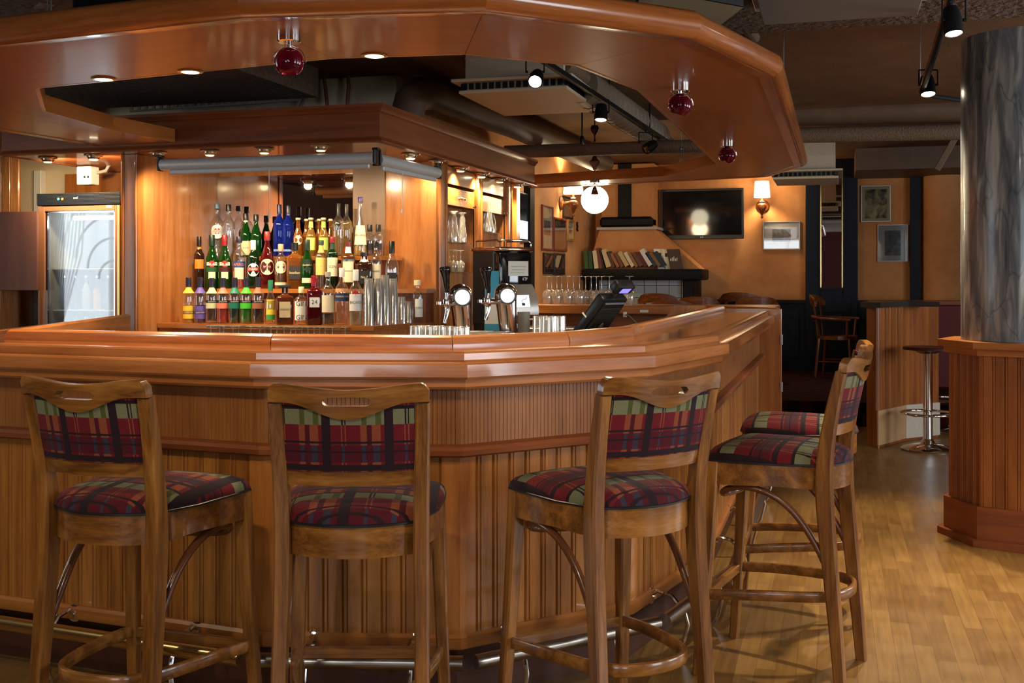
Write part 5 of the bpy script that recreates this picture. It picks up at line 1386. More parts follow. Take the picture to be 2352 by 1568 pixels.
bm = BM(); box(bm, -.12, -.07, 0, .12, .07, .105, .006); finish(bm, 'tray_body', STEEL, dt)

# ================================================================== coffee machine
D_ = 7.55
c = P(1168, 640, D=D_); v = V(-c.x, -c.y, 0)
cm = thing('coffee_machine', 'tall black and silver bean-to-cup coffee machine with small screen and paper note', 'coffee machine', (c.x, c.y, .94), math.radians(56))
cm.scale = (.84, .84, 1)
def mm(px_): return px_ / F_PX * D_
hH = P(1168, 568, D=D_).z - .94
BODY = plain('coffee_black', (.012, .012, .013, 1), .3)
bm = BM(); box(bm, -.17, -.02, .10, .17, .26, hH, .010); finish(bm, 'body', BODY, cm)
bm = BM(); box(bm, -.165, -.10, hH * .42, .165, 0, hH - .03, .018, seg=2); finish(bm, 'front_panel', BLACKGLOSS, cm)
bm = BM(); box(bm, -.178, -.115, hH - .03, .178, .27, hH, .012, seg=2); finish(bm, 'lid', metal('copper_trim', (.72, .52, .36, 1), .15), cm)
bm = BM(); tube(bm, [(-.16, -.09, hH), (-.16, -.09, hH + .03), (-.14, -.08, hH + .045), (.14, -.08, hH + .045), (.16, -.09, hH + .03), (.16, -.09, hH)], .006, 8)
tube(bm, [(-.16, .22, hH), (-.16, .22, hH + .045), (-.16, -.05, hH + .045), (-.16, -.09, hH + .03)], .006, 8); tube(bm, [(.16, .22, hH), (.16, .22, hH + .045), (.16, -.05, hH + .045), (.16, -.09, hH + .03)], .006, 8); finish(bm, 'cup_rail', CHROME, cm)
SILV = plain('silver_plastic', rgb(150, 146, 138), .3, .6)
bm = BM(); add(bm, [(x, y, z) for x in (-.165, .165) for y, z in ((-.10, hH * .60), (-.16, hH * .50), (-.185, hH * .34), (-.185, hH * .27), (-.02, hH * .27), (-.02, hH * .60))],
    [(0, 1, 2, 3, 4, 5), (11, 10, 9, 8, 7, 6)] + [(i, 6 + i, 6 + (i + 1) % 6, (i + 1) % 6) for i in range(6)]); sf = finish(bm, 'control_housing', SILV, cm)
nrm = (V(0, -.185, hH * .34) - V(0, -.16, hH * .50)).normalized()
S0, S1 = V(0, -.163, hH * .485), V(0, -.1835, hH * .355)
mid_ = (S0 + S1) / 2
Xv, Yv = V(1, 0, 0), (S0 - S1).normalized(); Zv = Xv.cross(Yv)
MS = Matrix((Xv, Yv, Zv)).transposed().to_4x4(); MS.translation = mid_ + Zv * .001
hs = (S0 - S1).length / 2
bm = BM(); box(bm, -.075, -hs, 0, .075, hs, .002, M=MS); finish(bm, 'screen', emit('coffee_screen', (.80, .84, .95, 1), .95), sf)
bm = BM(); box(bm, -.01, -hs * .75, .0022, .022, -hs * .35, .003, M=MS); tube(bm, [MS @ V(.004, -hs * .3, .003), MS @ V(-.008, 0, .003), MS @ V(.012, hs * .3, .003), MS @ V(.035, hs * .25, .003), MS @ V(.05, hs * .7, .003)], .0016, 6); finish(bm, 'screen_picture', INK, sf)
bm = BM(); box(bm, -.06, -.16, hH * .17, .02, -.06, hH * .27, .006); tube(bm, [(.0, -.11, hH * .17), (.0, -.11, hH * .13)], .010, 8); finish(bm, 'spout', CHROME, cm)
bm = BM(); box(bm, -.17, -.19, 0, .17, .26, .05, .006); finish(bm, 'drip_base', STEEL, cm)
bm = BM(); box(bm, -.165, -.02, .05, .165, .25, hH * .3, .004); finish(bm, 'brew_recess', BLACKM, cm)
bm = BM(); box(bm, -.085, -.102, hH * .69, .125, -.1005, hH * .85); o = finish(bm, 'paper_note', PAPER, cm, label='white paper note on the black front')
bm = BM()
for k, (a, b_) in enumerate(((-.06, .10), (-.05, .09), (-.06, .08))): box(bm, a, -.1028, hH * (.79 - k * .035), b_, -.1022, hH * (.79 - k * .035) + .0025)
finish(bm, 'written_lines', GREY, o)
bm = BM(); text_flat(bm, 'KTP', .03, Matrix.Translation((.09, -.1015, hH * .655)) @ Matrix.Rotation(PI / 2, 4, 'X')); finish(bm, 'lettering', WHITE, cm, smooth=0)
k_ = BM(); tube(k_, [(-.172 + 0, .06 + .018 * math.cos(2 * PI * i / 14), hH * .62 + .018 * math.sin(2 * PI * i / 14) - .018) for i in range(14)], .003, 6, closed=True); box(k_, -.185, .045, hH * .62, -.168, .075, hH * .66, .003); finish(k_, 'key', CHROME, cm)
# blue packet and jug beside it
q = P(1130, 650, D=7.3)
pk = thing('paper_packet', 'turquoise and white paper packet standing left of the coffee machine', 'packet', (q.x, q.y, .94), math.radians(20))
ph = P(1130, 622, D=7.3).z - .94
bm = BM(); add(bm, [(-.05, -.03, 0), (.05, -.03, 0), (.05, .03, 0), (-.05, .03, 0), (-.045, -.02, ph * .9), (.045, -.02, ph * .9), (.045, .02, ph * .9), (-.045, .02, ph * .9), (-.045, -.002, ph), (.045, -.002, ph), (.045, .002, ph), (-.045, .002, ph)],
    [(3, 2, 1, 0), (0, 1, 5, 4), (1, 2, 6, 5), (2, 3, 7, 6), (3, 0, 4, 7), (4, 5, 9, 8), (5, 6, 10, 9), (6, 7, 11, 10), (7, 4, 8, 11), (8, 9, 10, 11)]); finish(bm, 'packet_body', col('packet_turquoise', 60, 150, 176), pk)
bm = BM(); add(bm, [(-.048, -.0275, ph * .25), (.048, -.0275, ph * .25), (.047, -.0235, ph * .62), (-.047, -.0235, ph * .62)], [(0, 1, 2, 3)]); finish(bm, 'packet_label', PAPER, pk)
q = P(1203, 740, D=5.3)
jg = thing('milk_jug', 'milky plastic measuring jug with handle right of the second beer tap', 'jug', (q.x, q.y, 1.02))
jh = P(1203, 716, D=5.3).z - 1.02
bm = BM(); lathe_open(bm, [(.001, 0), (.026, 0), (.029, .01), (.030, jh), (.028, jh), (.027, .01)], 20); finish(bm, 'jug_body', plain('milky_plastic', rgb(170, 164, 150), .3, trans=.3), jg, smooth=60)
bm = BM(); tube(bm, [(.029, 0, jh * .8), (.05, 0, jh * .8), (.053, 0, jh * .7), (.050, 0, jh * .2), (.029, 0, jh * .2)], .004, 8); finish(bm, 'handle', WHITE, jg)

# ================================================================== cash register (tilted till screen seen from behind)
D_ = 5.2
b0 = P(1372, 752, D=D_); tp = P(1410, 660, D=D_)
TS_ = .84
till = thing('cash_register', 'black tilted till screen seen from behind with small blue customer display', 'cash register', (b0.x, b0.y, 1.02), math.radians(-28))
T4 = Matrix.Translation((0, 0, .02)) @ Matrix.Rotation(math.radians(-38), 4, 'Y')
Z0 = Matrix.Translation((0, 0, 0))
bm = BM(); box(bm, -.13, -.12, 0, .15, .12, .03, .01); box(bm, -.05, -.06, .03, .06, .06, .09, .01); finish(bm, 'foot', BLACK, till)
MT = Matrix.Translation((-.095, 0, .070)) @ Matrix.Rotation(math.radians(42), 4, 'Y') @ Matrix.Diagonal((.9, .85, 1.06, 1))
bm = BM(); box(bm, -.035, -.125, 0, .035, .125, .30, .016, M=MT, seg=2); finish(bm, 'screen_body', BLACK, till)
bm = BM(); box(bm, .03, -.105, .02, .045, .105, .28, .008, M=MT)
for k in range(16): box(bm, .044, -.095, .04 + k * .013, .050, .095, .046 + k * .013, M=MT)
finish(bm, 'vent_cover', plain('till_back', rgb(38, 30, 22), .4), till)
bm = BM(); lathe(bm, [(0, 0), (.03, 0), (.028, .003), (0, .003)], 24, MT @ Matrix.Translation((.0505, 0, .10)) @ Matrix.Rotation(PI / 2, 4, 'Y') @ Matrix.Diagonal((1.5, .7, 1, 1))); finish(bm, 'badge', plain('till_badge', rgb(120, 100, 66), .4), till)
bm = BM(); box(bm, -.042, -.128, .145, -.0, .128, .155, M=MT); finish(bm, 'trim_line', metal('pale_brass', (.8, .66, .35, 1), .3), till)
bm = BM(); tube(bm, [MT @ V(0, 0, .29), MT @ V(.01, 0, .36)], .022, 10); finish(bm, 'display_neck', BLACK, till)
MD = MT @ Matrix.Translation((.012, 0, .375)) @ Matrix.Rotation(math.radians(10), 4, 'Y')
bm = BM(); box(bm, -.03, -.085, -.03, .035, .085, .03, .012, M=MD, seg=2); dsp = finish(bm, 'customer_display', BLACK, till)
bm = BM(); box(bm, .034, -.045, -.016, .0365, .045, .018, M=MD); finish(bm, 'display_screen', emit('till_display', (.26, .22, .95, 1), 1.1), dsp)
ck = thing('loose_cable', 'grey loose cable with plug on the back counter right of the till', 'cable', tuple(P(1437, 722, Y=9.21)))
o_ = P(1437, 722, Y=9.21)
bm = BM(); tube(bm, [P(x, y, Y=9.17) - o_ for x, y in ((1437, 722), (1445, 725), (1453, 733), (1460, 740), (1467, 745), (1480, 760))], .006, 8); finish(bm, 'cord', GREY, ck)
bm = BM(); box(bm, -.018, -.03, -.022, .012, .0, .022, .004); finish(bm, 'plug', WHITE, ck)
till.scale = (TS_, TS_, TS_)

# ================================================================== globe lamp, canopy lamps, canopy downlights
q = P(1366, 459, D=10.7)
gl = thing('globe_lamp', 'glowing white glass globe pendant hanging beyond the back of the canopy', 'lamp', (q.x, q.y, q.z))
rg = 31.5 / F_PX * 10.7
bm = BM(); sphere(bm, (0, 0, 0), rg, 32, 20); finish(bm, 'globe', emit('globe_glow', (1.0, .86, .58, 1), 11.0), gl, smooth=80)
bm = BM(); tube(bm, [(0, 0, rg * .95), (0, 0, CEIL - q.z)], .008, 8); lathe(bm, [(0, rg * .9), (.05, rg * .9), (.055, rg * 1.05), (.02, rg * 1.25), (0, rg * 1.25)], 18); finish(bm, 'rod', DARKSTEEL, gl)
zf = P(1366, 378, D=10.7).z - q.z
bm = BM(); lathe(bm, [(0, zf - .05), (.018, zf - .05), (.02, zf - .03), (.05, zf + .01), (.055, zf + .03), (.03, zf + .05), (.02, zf + .08), (0, zf + .09)], 18); finish(bm, 'turned_finial', plain('dark_turned_wood', rgb(52, 24, 14), .35), gl, smooth=50)
point_light('globe_lamp_light', (q.x, q.y, q.z - rg - .05), 16, (1, .78, .48), .12)

RUBY = tinted('ruby_glass', (.16, .003, .016, 1), .30, .45)
SMOKE = thin_glass('clear_lamp_glass', (.94, .88, .88, 1), .08, .8, .02)
def globe_spot(px_, py_mount, py_ball, zc, label, glass, r=None, rpx=36, tilt=(0, 0), lit=.8):
    m = P(px_, py_mount, Z=CZ)
    d = m.x * -sT + m.y * cT
    rb = rpx / F_PX * d
    zb_ = P(px_, py_ball, D=d).z - CZ
    t = thing('canopy_spot', label, 'lamp', (m.x, m.y, CZ), 0, 'glass ball lamps under the canopy')
    rc = rb * .80
    bm = BM(); lathe(bm, [(0, 0), (rc, 0), (rc, -rc * .42), (rc * .9, -rc * .52), (0, -rc * .52)], 28); finish(bm, 'chrome_base', CHROME, t, smooth=40)
    bm = BM(); tube(bm, [(0, 0, -rc * .5), (0, 0, zb_ + rb * .95)], rb * .16, 10)
    a0 = Matrix.Rotation(YAW, 4, 'Z')
    tube(bm, [a0 @ V(rb * 1.12 * math.cos(a), 0, zb_ + rb * 1.12 * math.sin(a)) for a in [PI * k / 16 for k in range(17)]], rb * .035, 6); finish(bm, 'chrome_bail', CHROME, t, smooth=50)
    RT = Matrix.Translation((0, 0, zb_)) @ Matrix.Rotation(tilt[0], 4, 'X') @ Matrix.Rotation(tilt[1], 4, 'Y')
    prof = [(rb * math.cos(a), rb * math.sin(a)) for a in [(-50 + 130 * k / 16) * PI / 180 for k in range(17)]]
    bm = BM(); lathe_open(bm, prof, 28, RT); ball = finish(bm, 'glass_ball', glass, t, smooth=80)
    bm = BM(); lathe_open(bm, [(rb * .98 * math.cos(-50 * PI / 180), rb * .98 * math.sin(-50 * PI / 180)), (rb * .5, -rb * .2), (rb * .3, rb * .4), (.001, rb * .6)], 24, RT); finish(bm, 'reflector', plain('red_reflector', (.22, .01, .03, 1), .15, .8), ball, smooth=60)
    bm = BM(); sphere(bm, (0, 0, -rb * .35), rb * .24, 14, 8, M=RT); finish(bm, 'bulb', emit('warm_bulb', (1, .66, .40, 1), 7.0), ball, smooth=80)
    dn = RT.to_3x3() @ V(0, 0, -1)
    p = V(m.x, m.y, CZ + zb_) + dn * rb * 1.05
    spot_light('canopy_spot_lamp', p, p + dn, 10 * lit, WARM2, 80, .7, .025)
    return t
globe_spot(664, 84, 143, 0, 'ruby glass ball lamp under the left front of the canopy, largest of the four', RUBY, rpx=34)
globe_spot(1562, 200, 242, 0, 'ruby glass ball lamp under the right front corner of the canopy', RUBY, rpx=27, tilt=(.1, .3))
globe_spot(1670, 330, 357, 0, 'ruby glass ball lamp under the right side of the canopy', RUBY, rpx=19.5, tilt=(.1, .35))
globe_spot(1366, 414, 436, 0, 'clear glass ball lamp under the back canopy strip before the white globe', SMOKE, rpx=14, lit=.3)
for px_, py_, lb in ((238, 184, 'leftmost'), (437, 167, 'middle'), (860, 130, 'rightmost')):
    p = P(px_, py_ - 4, Z=CZ)
    t = thing('recessed_light', 'small lit recessed light at the inner edge of the front canopy, %s of three' % lb, 'light', (p.x, p.y, CZ), 0, 'recessed lights along the inner canopy edge')
    bm = BM(); lathe(bm, [(.050, .0), (.052, -.004), (.042, -.007), (.036, -.006), (.036, .002)], 24); finish(bm, 'ring', BRASS, t)
    bm = BM(); lathe(bm, [(0, -.003), (.037, -.003), (.030, -.007), (0, -.009)], 20); finish(bm, 'lens', emit('recessed_lens', (1, .82, .46, 1), 11.0), t)
    spot_light('recessed_lamp', (p.x, p.y, CZ - .03), (p.x, p.y + .02, 0), 60, WARM, 110, .8, .03)

# ================================================================== ceiling services
def duct(name, label, pts, r, mat, n=20, rings=0, cat='duct'):
    c0 = Vector(pts[0]); t = thing(name, label, cat, tuple(c0))
    q = [Vector(p) - c0 for p in pts]; rr = r
    if rings:
        q2, rr = [q[0]], [r]
        for a, b in zip(q[:-1], q[1:]):
            L0 = (b - a).length; d = (b - a).normalized(); k = 1
            while k * rings < L0:
                for o, w in ((-.006, 0), (-.003, .005), (.003, .005), (.006, 0)): q2.append(a + d * (k * rings + o)); rr.append(r + w)
                k += 1
            q2.append(b); rr.append(r)
        q = q2
    bm = BM(); tube(bm, q, rr, n); finish(bm, 'sleeve', mat, t, smooth=40)
    return t
x_, z_ = -2.50, 2.60
duct('duct_elbow', 'dark round duct bending from above the cabinet and running back under the ceiling', [(-2.80, 7.0, 2.378), (-2.80, 7.0, 2.46), (-2.79, 7.04, 2.56), (-2.76, 7.14, 2.63), (-2.74, 7.30, 2.655), (-2.62, 9.0, 2.655), (-2.55, 12.4, 2.655)], .115, DUCTBR)
duct('spiral_duct', 'grey spiral duct running back above the canopy opening', [(-1.64, 7.2, 2.645), (-1.64, 7.3, 2.645), (-1.58, 10.1, 2.66)], .12, DUCT, rings=.16)
duct('coated_pipe', 'rough grey coated pipe running back beside the lighting track', [P(1296, 146, Z=2.70), P(1552, 338, Z=2.62)], .05, PIPER, 14)
duct('rough_pipe', 'rough grey lagged pipe crossing above the back of the canopy', [P(1160, 349, Y=9.6), P(1420, 341, Y=9.58), P(1790, 330, Y=9.56)], .058, PIPER, 14)
duct('wide_duct', 'wide dark brown duct crossing under the ceiling at the right', [P(1690, 262, Y=9.9), P(1960, 256, Y=9.85), P(2420, 246, Y=9.8)], .115, DUCTBR)
duct('brown_pipe', 'rough brown pipe below the wide duct at the right', [P(1690, 314, Y=9.75), P(1960, 308, Y=9.72), P(2420, 298, Y=9.68)], .066, PIPER, 14)
bx2 = thing('ceiling_soffit', 'dark boxed soffit below the ceiling in front of the back wall', 'soffit', (1.6, 13.2, 2.62)); 
bm = BM(); box(bm, -1.4, -.3, -.06, 3.3, .85, .18); finish(bm, 'box', DUCTBR, bx2)
for (x0, y0), (x1, y1), YY, nm in (((2200, 306), (2152, 390), 9.72, 'diagonal brown strut descending from the brown pipe beside the column'),):
    a, b = P(x0, y0, Y=YY), P(x1, y1, Y=YY); t = thing('strut', nm, 'strut', tuple(a)); bm = BM(); sweep(bm, [V(0, 0, 0), b - a], (.03, .05), (0, 1, 0)); finish(bm, 'bar', DUCTBR, t)
a, b = P(1668, -10, D=5.2), P(1732, 86, D=6.6)
t = thing('ceiling_pipe', 'rough grey pipe slanting along the ceiling right of the canopy top', 'pipe', tuple(a)); bm = BM(); tube(bm, [V(0, 0, 0), b - a], .035, 12); finish(bm, 'sleeve', PIPER, t)
# air cassettes
PERF = plain('perforated_beige', rgb(206, 190, 158), .6, var=.06, scale=300)
def cassette(x0, x1, y0, y1, z, label, body=True, ztop=CEIL, dark=False, rot=0):
    cx, cy = (x0 + x1) / 2, (y0 + y1) / 2
    t = thing('air_cassette', label, 'air conditioner', (cx, cy, z), rot)
    w, d = (x1 - x0) / 2, (y1 - y0) / 2
    if body:
        bm = BM(); box(bm, -w + .03, -d + .04, .09, w - .03, d - .04, (z + .09 + ztop - z - .09 - z) if False else ztop - z, .004)
        for zz in (.16, .23): 
            if zz < ztop - z - .02: box(bm, -w + .026, -d + .036, zz, w - .026, d - .036, zz + .004)
        finish(bm, 'housing', plain('beige_housing', rgb(186, 172, 150), .6), t)
    bm = BM(); box(bm, -w - .04, -d - .04, .07, w + .04, d + .04, .09, .004); box(bm, -w + .04, -d + .04, .02, w - .04, d - .04, .07); finish(bm, 'frame', plain('cassette_frame', rgb(196, 180, 150), .5), t)
    bm = BM(); box(bm, -w, -d, 0, w, d, .022, .004); finish(bm, 'grille_plate', PERF if not dark else plain('grey_filter', rgb(112, 104, 94), .8, var=.2, scale=200), t)
    bm = BM()
    nx, ny = int(2 * w / .045), int(2 * d / .045)
    for s in (-1, 1):
        for k in range(nx): box(bm, -w + .02 + k * (2 * w - .04) / nx, s * (d - .012) - .004, .028, -w + .02 + k * (2 * w - .04) / nx + .03, s * (d - .012) + .004, .066)
        for k in range(ny): box(bm, s * (w - .012) - .004, -d + .02 + k * (2 * d - .04) / ny, .028, s * (w - .012) + .004, -d + .02 + k * (2 * d - .04) / ny + .03, .066)
    finish(bm, 'louvre_slots', BLACKM, t)
    return t
cassette(-2.31, -1.60, 6.66, 7.66, 2.53, 'beige perforated air cassette hanging inside the canopy opening')
pa, pb = P(1755, 60, Z=2.50), P(2108, 36, Z=2.50)
cassette(pa.x, pb.x, pa.y - 1.1, pa.y - .02, 2.50, 'grey-filtered ceiling cassette at the top right of the room', True, 2.60, True)
pa, pb = P(1775, 412, Y=11.2), P(1926, 408, Y=11.2)
cassette(pa.x, pb.x, 11.2, 12.0, pa.z, 'far ceiling cassette with louvred edge above the wall lamp', True, CEIL)
# track with three spots inside the canopy opening
ta, tb = P(1215, 118, Z=2.58), P(1542, 331, Z=2.58)
tr = thing('track_rail', 'black lighting track slanting through the canopy opening', 'track', tuple(ta))
bm = BM(); sweep(bm, [V(0, 0, 0), tb - ta], (.035, .03), (1, 0, 0))
n = 3
for k in range(n):
    p = (tb - ta) * ((k + .3) / n); tube(bm, [p, p + V(0, 0, CEIL - 2.58)], .006, 6)
finish(bm, 'rail', BLACKM, tr)
SPOTGLOW = emit('spot_lens', (1.0, .90, .62, 1), 22.0)
def track_spot(px_, py_lens, anchor, label, lit=True, aim=None, power=40, r=.042, L=.11, D=None, cone=55):
    p = P(px_, py_lens, D=D)
    t = thing('track_spot', label, 'spotlight', tuple(p), YAW)
    tilt = Matrix.Identity(4)
    if aim is not None:
        dv = (Vector(aim) - p).normalized(); dl = Matrix.Rotation(-YAW, 3, 'Z') @ dv
        tilt = dl.to_track_quat('-Z', 'Y').to_matrix().to_4x4()
    bm = BM(); lathe(bm, [(0, L), (r * .75, L), (r * .86, L * .85), (r, L * .55), (r, 0), (r * .9, 0), (r * .85, L * .2), (0, L * .22)], 24, tilt); finish(bm, 'lamp_can', BLACKM, t, smooth=40)
    bm = BM(); lathe(bm, [(0, L * .02), (r * .86, L * .04), (r * .6, -L * .02), (0, -L * .04)], 20, tilt); finish(bm, 'lens', SPOTGLOW if lit else BLACKGLOSS, t)
    a = Matrix.Rotation(-YAW, 3, 'Z') @ (Vector(anchor) - p)
    bm = BM(); zt_ = a.z
    for s in (-1, 1): tube(bm, [V(s * r * 1.25, 0, L * .5), V(s * r * 1.25, 0, L * 1.25)], .004, 6); tube(bm, [V(s * r, 0, L * .5), V(s * r * 1.3, 0, L * .5)], .007, 8)
    tube(bm, [V(-r * 1.25, 0, L * 1.25), V(r * 1.25, 0, L * 1.25)], .004, 6); tube(bm, [V(0, 0, L * 1.25), a], .006, 6); finish(bm, 'yoke', BLACKM, t)
    if lit:
        dirn = (Vector(aim) - p).normalized() if aim is not None else V(0, 0, -1)
        q = p + dirn * .02
        spot_light('track_spot_lamp', q, q + dirn, power, WARM2, cone, .7, .03)
    return t
def on_track(px_):
    t_ = (px_ - 1215) / (1542 - 1215)
    # fraction in depth along the rail
    best = min((abs(1176 + F_PX * ((ta.lerp(tb, u / 200).x * cT + ta.lerp(tb, u / 200).y * sT) / (-ta.lerp(tb, u / 200).x * sT + ta.lerp(tb, u / 200).y * cT)) - px_), u / 200) for u in range(201))[1]
    return ta.lerp(tb, best)
for px_, py_, lb, lit in ((1229, 188, 'nearest black track spot in the canopy opening, lit, before the beige cassette', True), (1380, 276, 'middle black track spot in the canopy opening, lit', True), (1483, 343, 'farthest black track spot in the canopy opening, unlit and tilted', False)):
    an = on_track(px_); d = an.x * -sT + an.y * cT
    track_spot(px_, py_, an, lb, lit, (-1.38, 3.9, 1.13) if px_ < 1300 else (an.x, an.y - .3, .9) if lit else (an.x - 1, an.y - 1, 1.6), 120 if px_ < 1300 else 70, D=d, r=.040 if px_ < 1300 else .044)
# cable track with two spots near the column
tq = [P(2190, -20, D=4.7), P(2152, 110, D=5.4), P(2118, 214, D=6.3), P(2150, 222, D=6.6), P(2300, 243, D=7.2)]
tr2 = thing('bent_track', 'black bent lighting track with copper wire turning towards the column', 'track', tuple(tq[0]))
bm = BM(); tube(bm, [p - tq[0] for p in tq], .014, 8); finish(bm, 'rail', BLACKM, tr2)
bm = BM(); tube(bm, [p - tq[0] + V(-.02, 0, .0) for p in tq[:3]], .004, 6); finish(bm, 'copper_wire', metal('copper', (.75, .36, .16, 1), .3), tr2)
bm = BM(); w_ = P(2114, 170, D=6.3) - tq[0]; tube(bm, [w_ + V(0, 0, -.1), w_ + V(0, 0, .5)], .003, 6); finish(bm, 'hanging_wire', STEEL, tr2)
track_spot(2191, 78, P(2180, 5, D=4.75), 'black spot with bright lens at the top right beside the column', True, (.72, 4.6, 0), 150, r=.040, L=.12, D=4.75, cone=75)
track_spot(2132, 217, P(2130, 160, D=6.2), 'smaller black spot lower on the bent track beside the column', True, (.62, 5.9, 0), 150, r=.042, L=.11, D=6.2, cone=80)
# other ceiling bits
a, b = P(300, 258, Y=6.95), P(690, 232, Y=6.95)
ch = thing('perforated_channel', 'slotted grey steel channel along the dark ceiling edge behind the canopy', 'channel', tuple(a))
L_ = (b - a).length; n = 22
bm = BM(); box(bm, 0, -.012, 0, L_, .0, .014); box(bm, 0, -.012, .036, L_, 0, .05)
for k in range(n + 1): box(bm, k * L_ / n - (.0 if k else 0), -.012, .014, min(L_, k * L_ / n + L_ / n * .38), 0, .036)
o = finish(bm, 'channel', plain('galvanised', rgb(112, 106, 98), .5, .3), ch); ch.rotation_euler = (0, 0, 0)
d__ = b - a; o.rotation_euler = (0, -math.atan2(d__.z, d__.x), 0)
for k, pts in enumerate([[(708, 170), (712, 200), (700, 225), (688, 250)], [(742, 165), (748, 205), (752, 245)], [(800, 165), (801, 200), (797, 245)]]):
    cp = [P(x, y, Y=7.24) for x, y in pts]
    t = thing('ceiling_cable', ['grey cable curving down the wall above the cabinet', 'brown cable down the wall above the cabinet, left of the two brown ones', 'brown cable down the wall above the cabinet, beside the duct'][k], 'cable', tuple(cp[0]))
    bm = BM(); tube(bm, [p - cp[0] for p in cp], .014, 8); finish(bm, 'cord', GREY if k == 0 else plain('brown_cable', rgb(120, 70, 40), .5), t)
def top_box(px0, px1, py0, py1, Yq, dep, name, label, mat, cat):
    a, b = P(px0, py1, Y=Yq), P(px1, py1, Y=Yq); zt_ = min(2.6, P(px0, py0, Y=Yq).z)
    t = thing(name, label, cat, (a.x, Yq, a.z)); bm = BM(); box(bm, 0, 0, 0, b.x - a.x, dep, max(.12, zt_ - a.z), .012); finish(bm, 'case', mat, t); return t, b.x - a.x, max(.12, zt_ - a.z)
t, w, h = top_box(162, 402, -40, 45, 4.1, .12, 'ceiling_screen', 'black flat screen hanging above the left front of the canopy', BLACK, 'screen')
bm = BM(); box(bm, .02, -.004, .03, w - .02, .002, h - .01, .003); finish(bm, 'screen_glass', BLACKGLOSS, t)
sp = thing('ceiling_speaker', 'black wedge speaker hanging above the right front of the canopy', 'speaker', tuple(P(1595, 10, D=4.6)), math.radians(40))
bm = BM(); add(bm, [(-.20, -.12, .0), (.16, -.12, -.02), (.20, .14, -.05), (-.20, .14, 0), (-.20, -.12, .24), (.16, -.12, .24), (.20, .14, .24), (-.20, .14, .24)], [(0, 3, 2, 1), (4, 5, 6, 7), (0, 1, 5, 4), (1, 2, 6, 5), (2, 3, 7, 6), (3, 0, 4, 7)]); finish(bm, 'case', BLACK, sp)
bm = BM(); add(bm, [(-.30, -.12, .03), (-.20, -.12, -.004), (.16, -.12, -.024), (.20, .14, -.054), (-.20, .14, -.004)], [(0, 1, 2, 3, 4)]); bmesh.ops.solidify(bm, geom=list(bm.faces), thickness=.012); finish(bm, 'beige_plate', plain('beige_plate', rgb(176, 156, 120), .6), sp)
pc = thing('left_ceiling_pipe', 'grey lagged pipe under the ceiling at the top left corner', 'pipe', tuple(P(-40, 22, D=5.6))); bm = BM(); b_ = P(110, -6, D=5.0) - P(-40, 22, D=5.6); tube(bm, [V(0, 0, 0), b_], .045, 12); finish(bm, 'sleeve', PIPER, pc)
bl = thing('ceiling_bell', 'dark red bell-shaped fitting hanging under the ochre ceiling', 'fitting', tuple(P(1366, 300, D=9.6)))
bm = BM(); lathe(bm, [(0, .05), (.03, .045), (.038, .02), (.03, -.01), (.010, -.035), (.006, -.07), (.012, -.09), (0, -.1)], 18); tube(bm, [(0, 0, .04), (0, 0, CEIL - bl.location.z)], .005, 6); finish(bm, 'bell', plain('dark_red_enamel', rgb(60, 14, 10), .3), bl, smooth=50)
hb = thing('hanging_bulb_holder', 'black rod with lampholder hanging inside the canopy opening', 'lampholder', tuple(P(1337, 326, D=8.9)))
bm = BM(); lathe(bm, [(0, -.02), (.018, -.015), (.022, .02), (.012, .05), (0, .055)], 14); tube(bm, [(0, 0, .05), (0, 0, CEIL - hb.location.z)], .007, 8); finish(bm, 'holder', BLACK, hb, smooth=50)
# ================================================================== left wall of the back room (X = -2.8)
XL = -3.00
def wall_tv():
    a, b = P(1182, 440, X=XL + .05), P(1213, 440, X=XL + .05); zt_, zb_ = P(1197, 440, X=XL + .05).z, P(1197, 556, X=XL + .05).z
    t = thing('wall_screen', 'narrow black wall screen with painted white reflection, seen edge-on right of the bar cabinet', 'screen', (XL, (a.y + b.y) / 2, zb_))
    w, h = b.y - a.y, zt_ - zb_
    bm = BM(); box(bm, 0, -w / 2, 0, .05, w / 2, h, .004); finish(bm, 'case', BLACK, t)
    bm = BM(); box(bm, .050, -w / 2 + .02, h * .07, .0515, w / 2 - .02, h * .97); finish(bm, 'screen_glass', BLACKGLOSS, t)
    bm = BM(); box(bm, .0515, -w / 2 + .02, h * .07, .0525, w / 2 - .02, h * .43); finish(bm, 'painted_reflection', emit('wall_screen_reflection', (.92, .96, 1, 1), 1.5), t)  # emissive white stands in for a window reflected in the screen
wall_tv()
a, b = P(1216, 500, X=XL + .06).y, P(1226, 500, X=XL + .06).y
bm = BM(); box(bm, XL, a, .22, XL + .07, b, 2.5); struct(bm, 'trim_2', BLACKM)
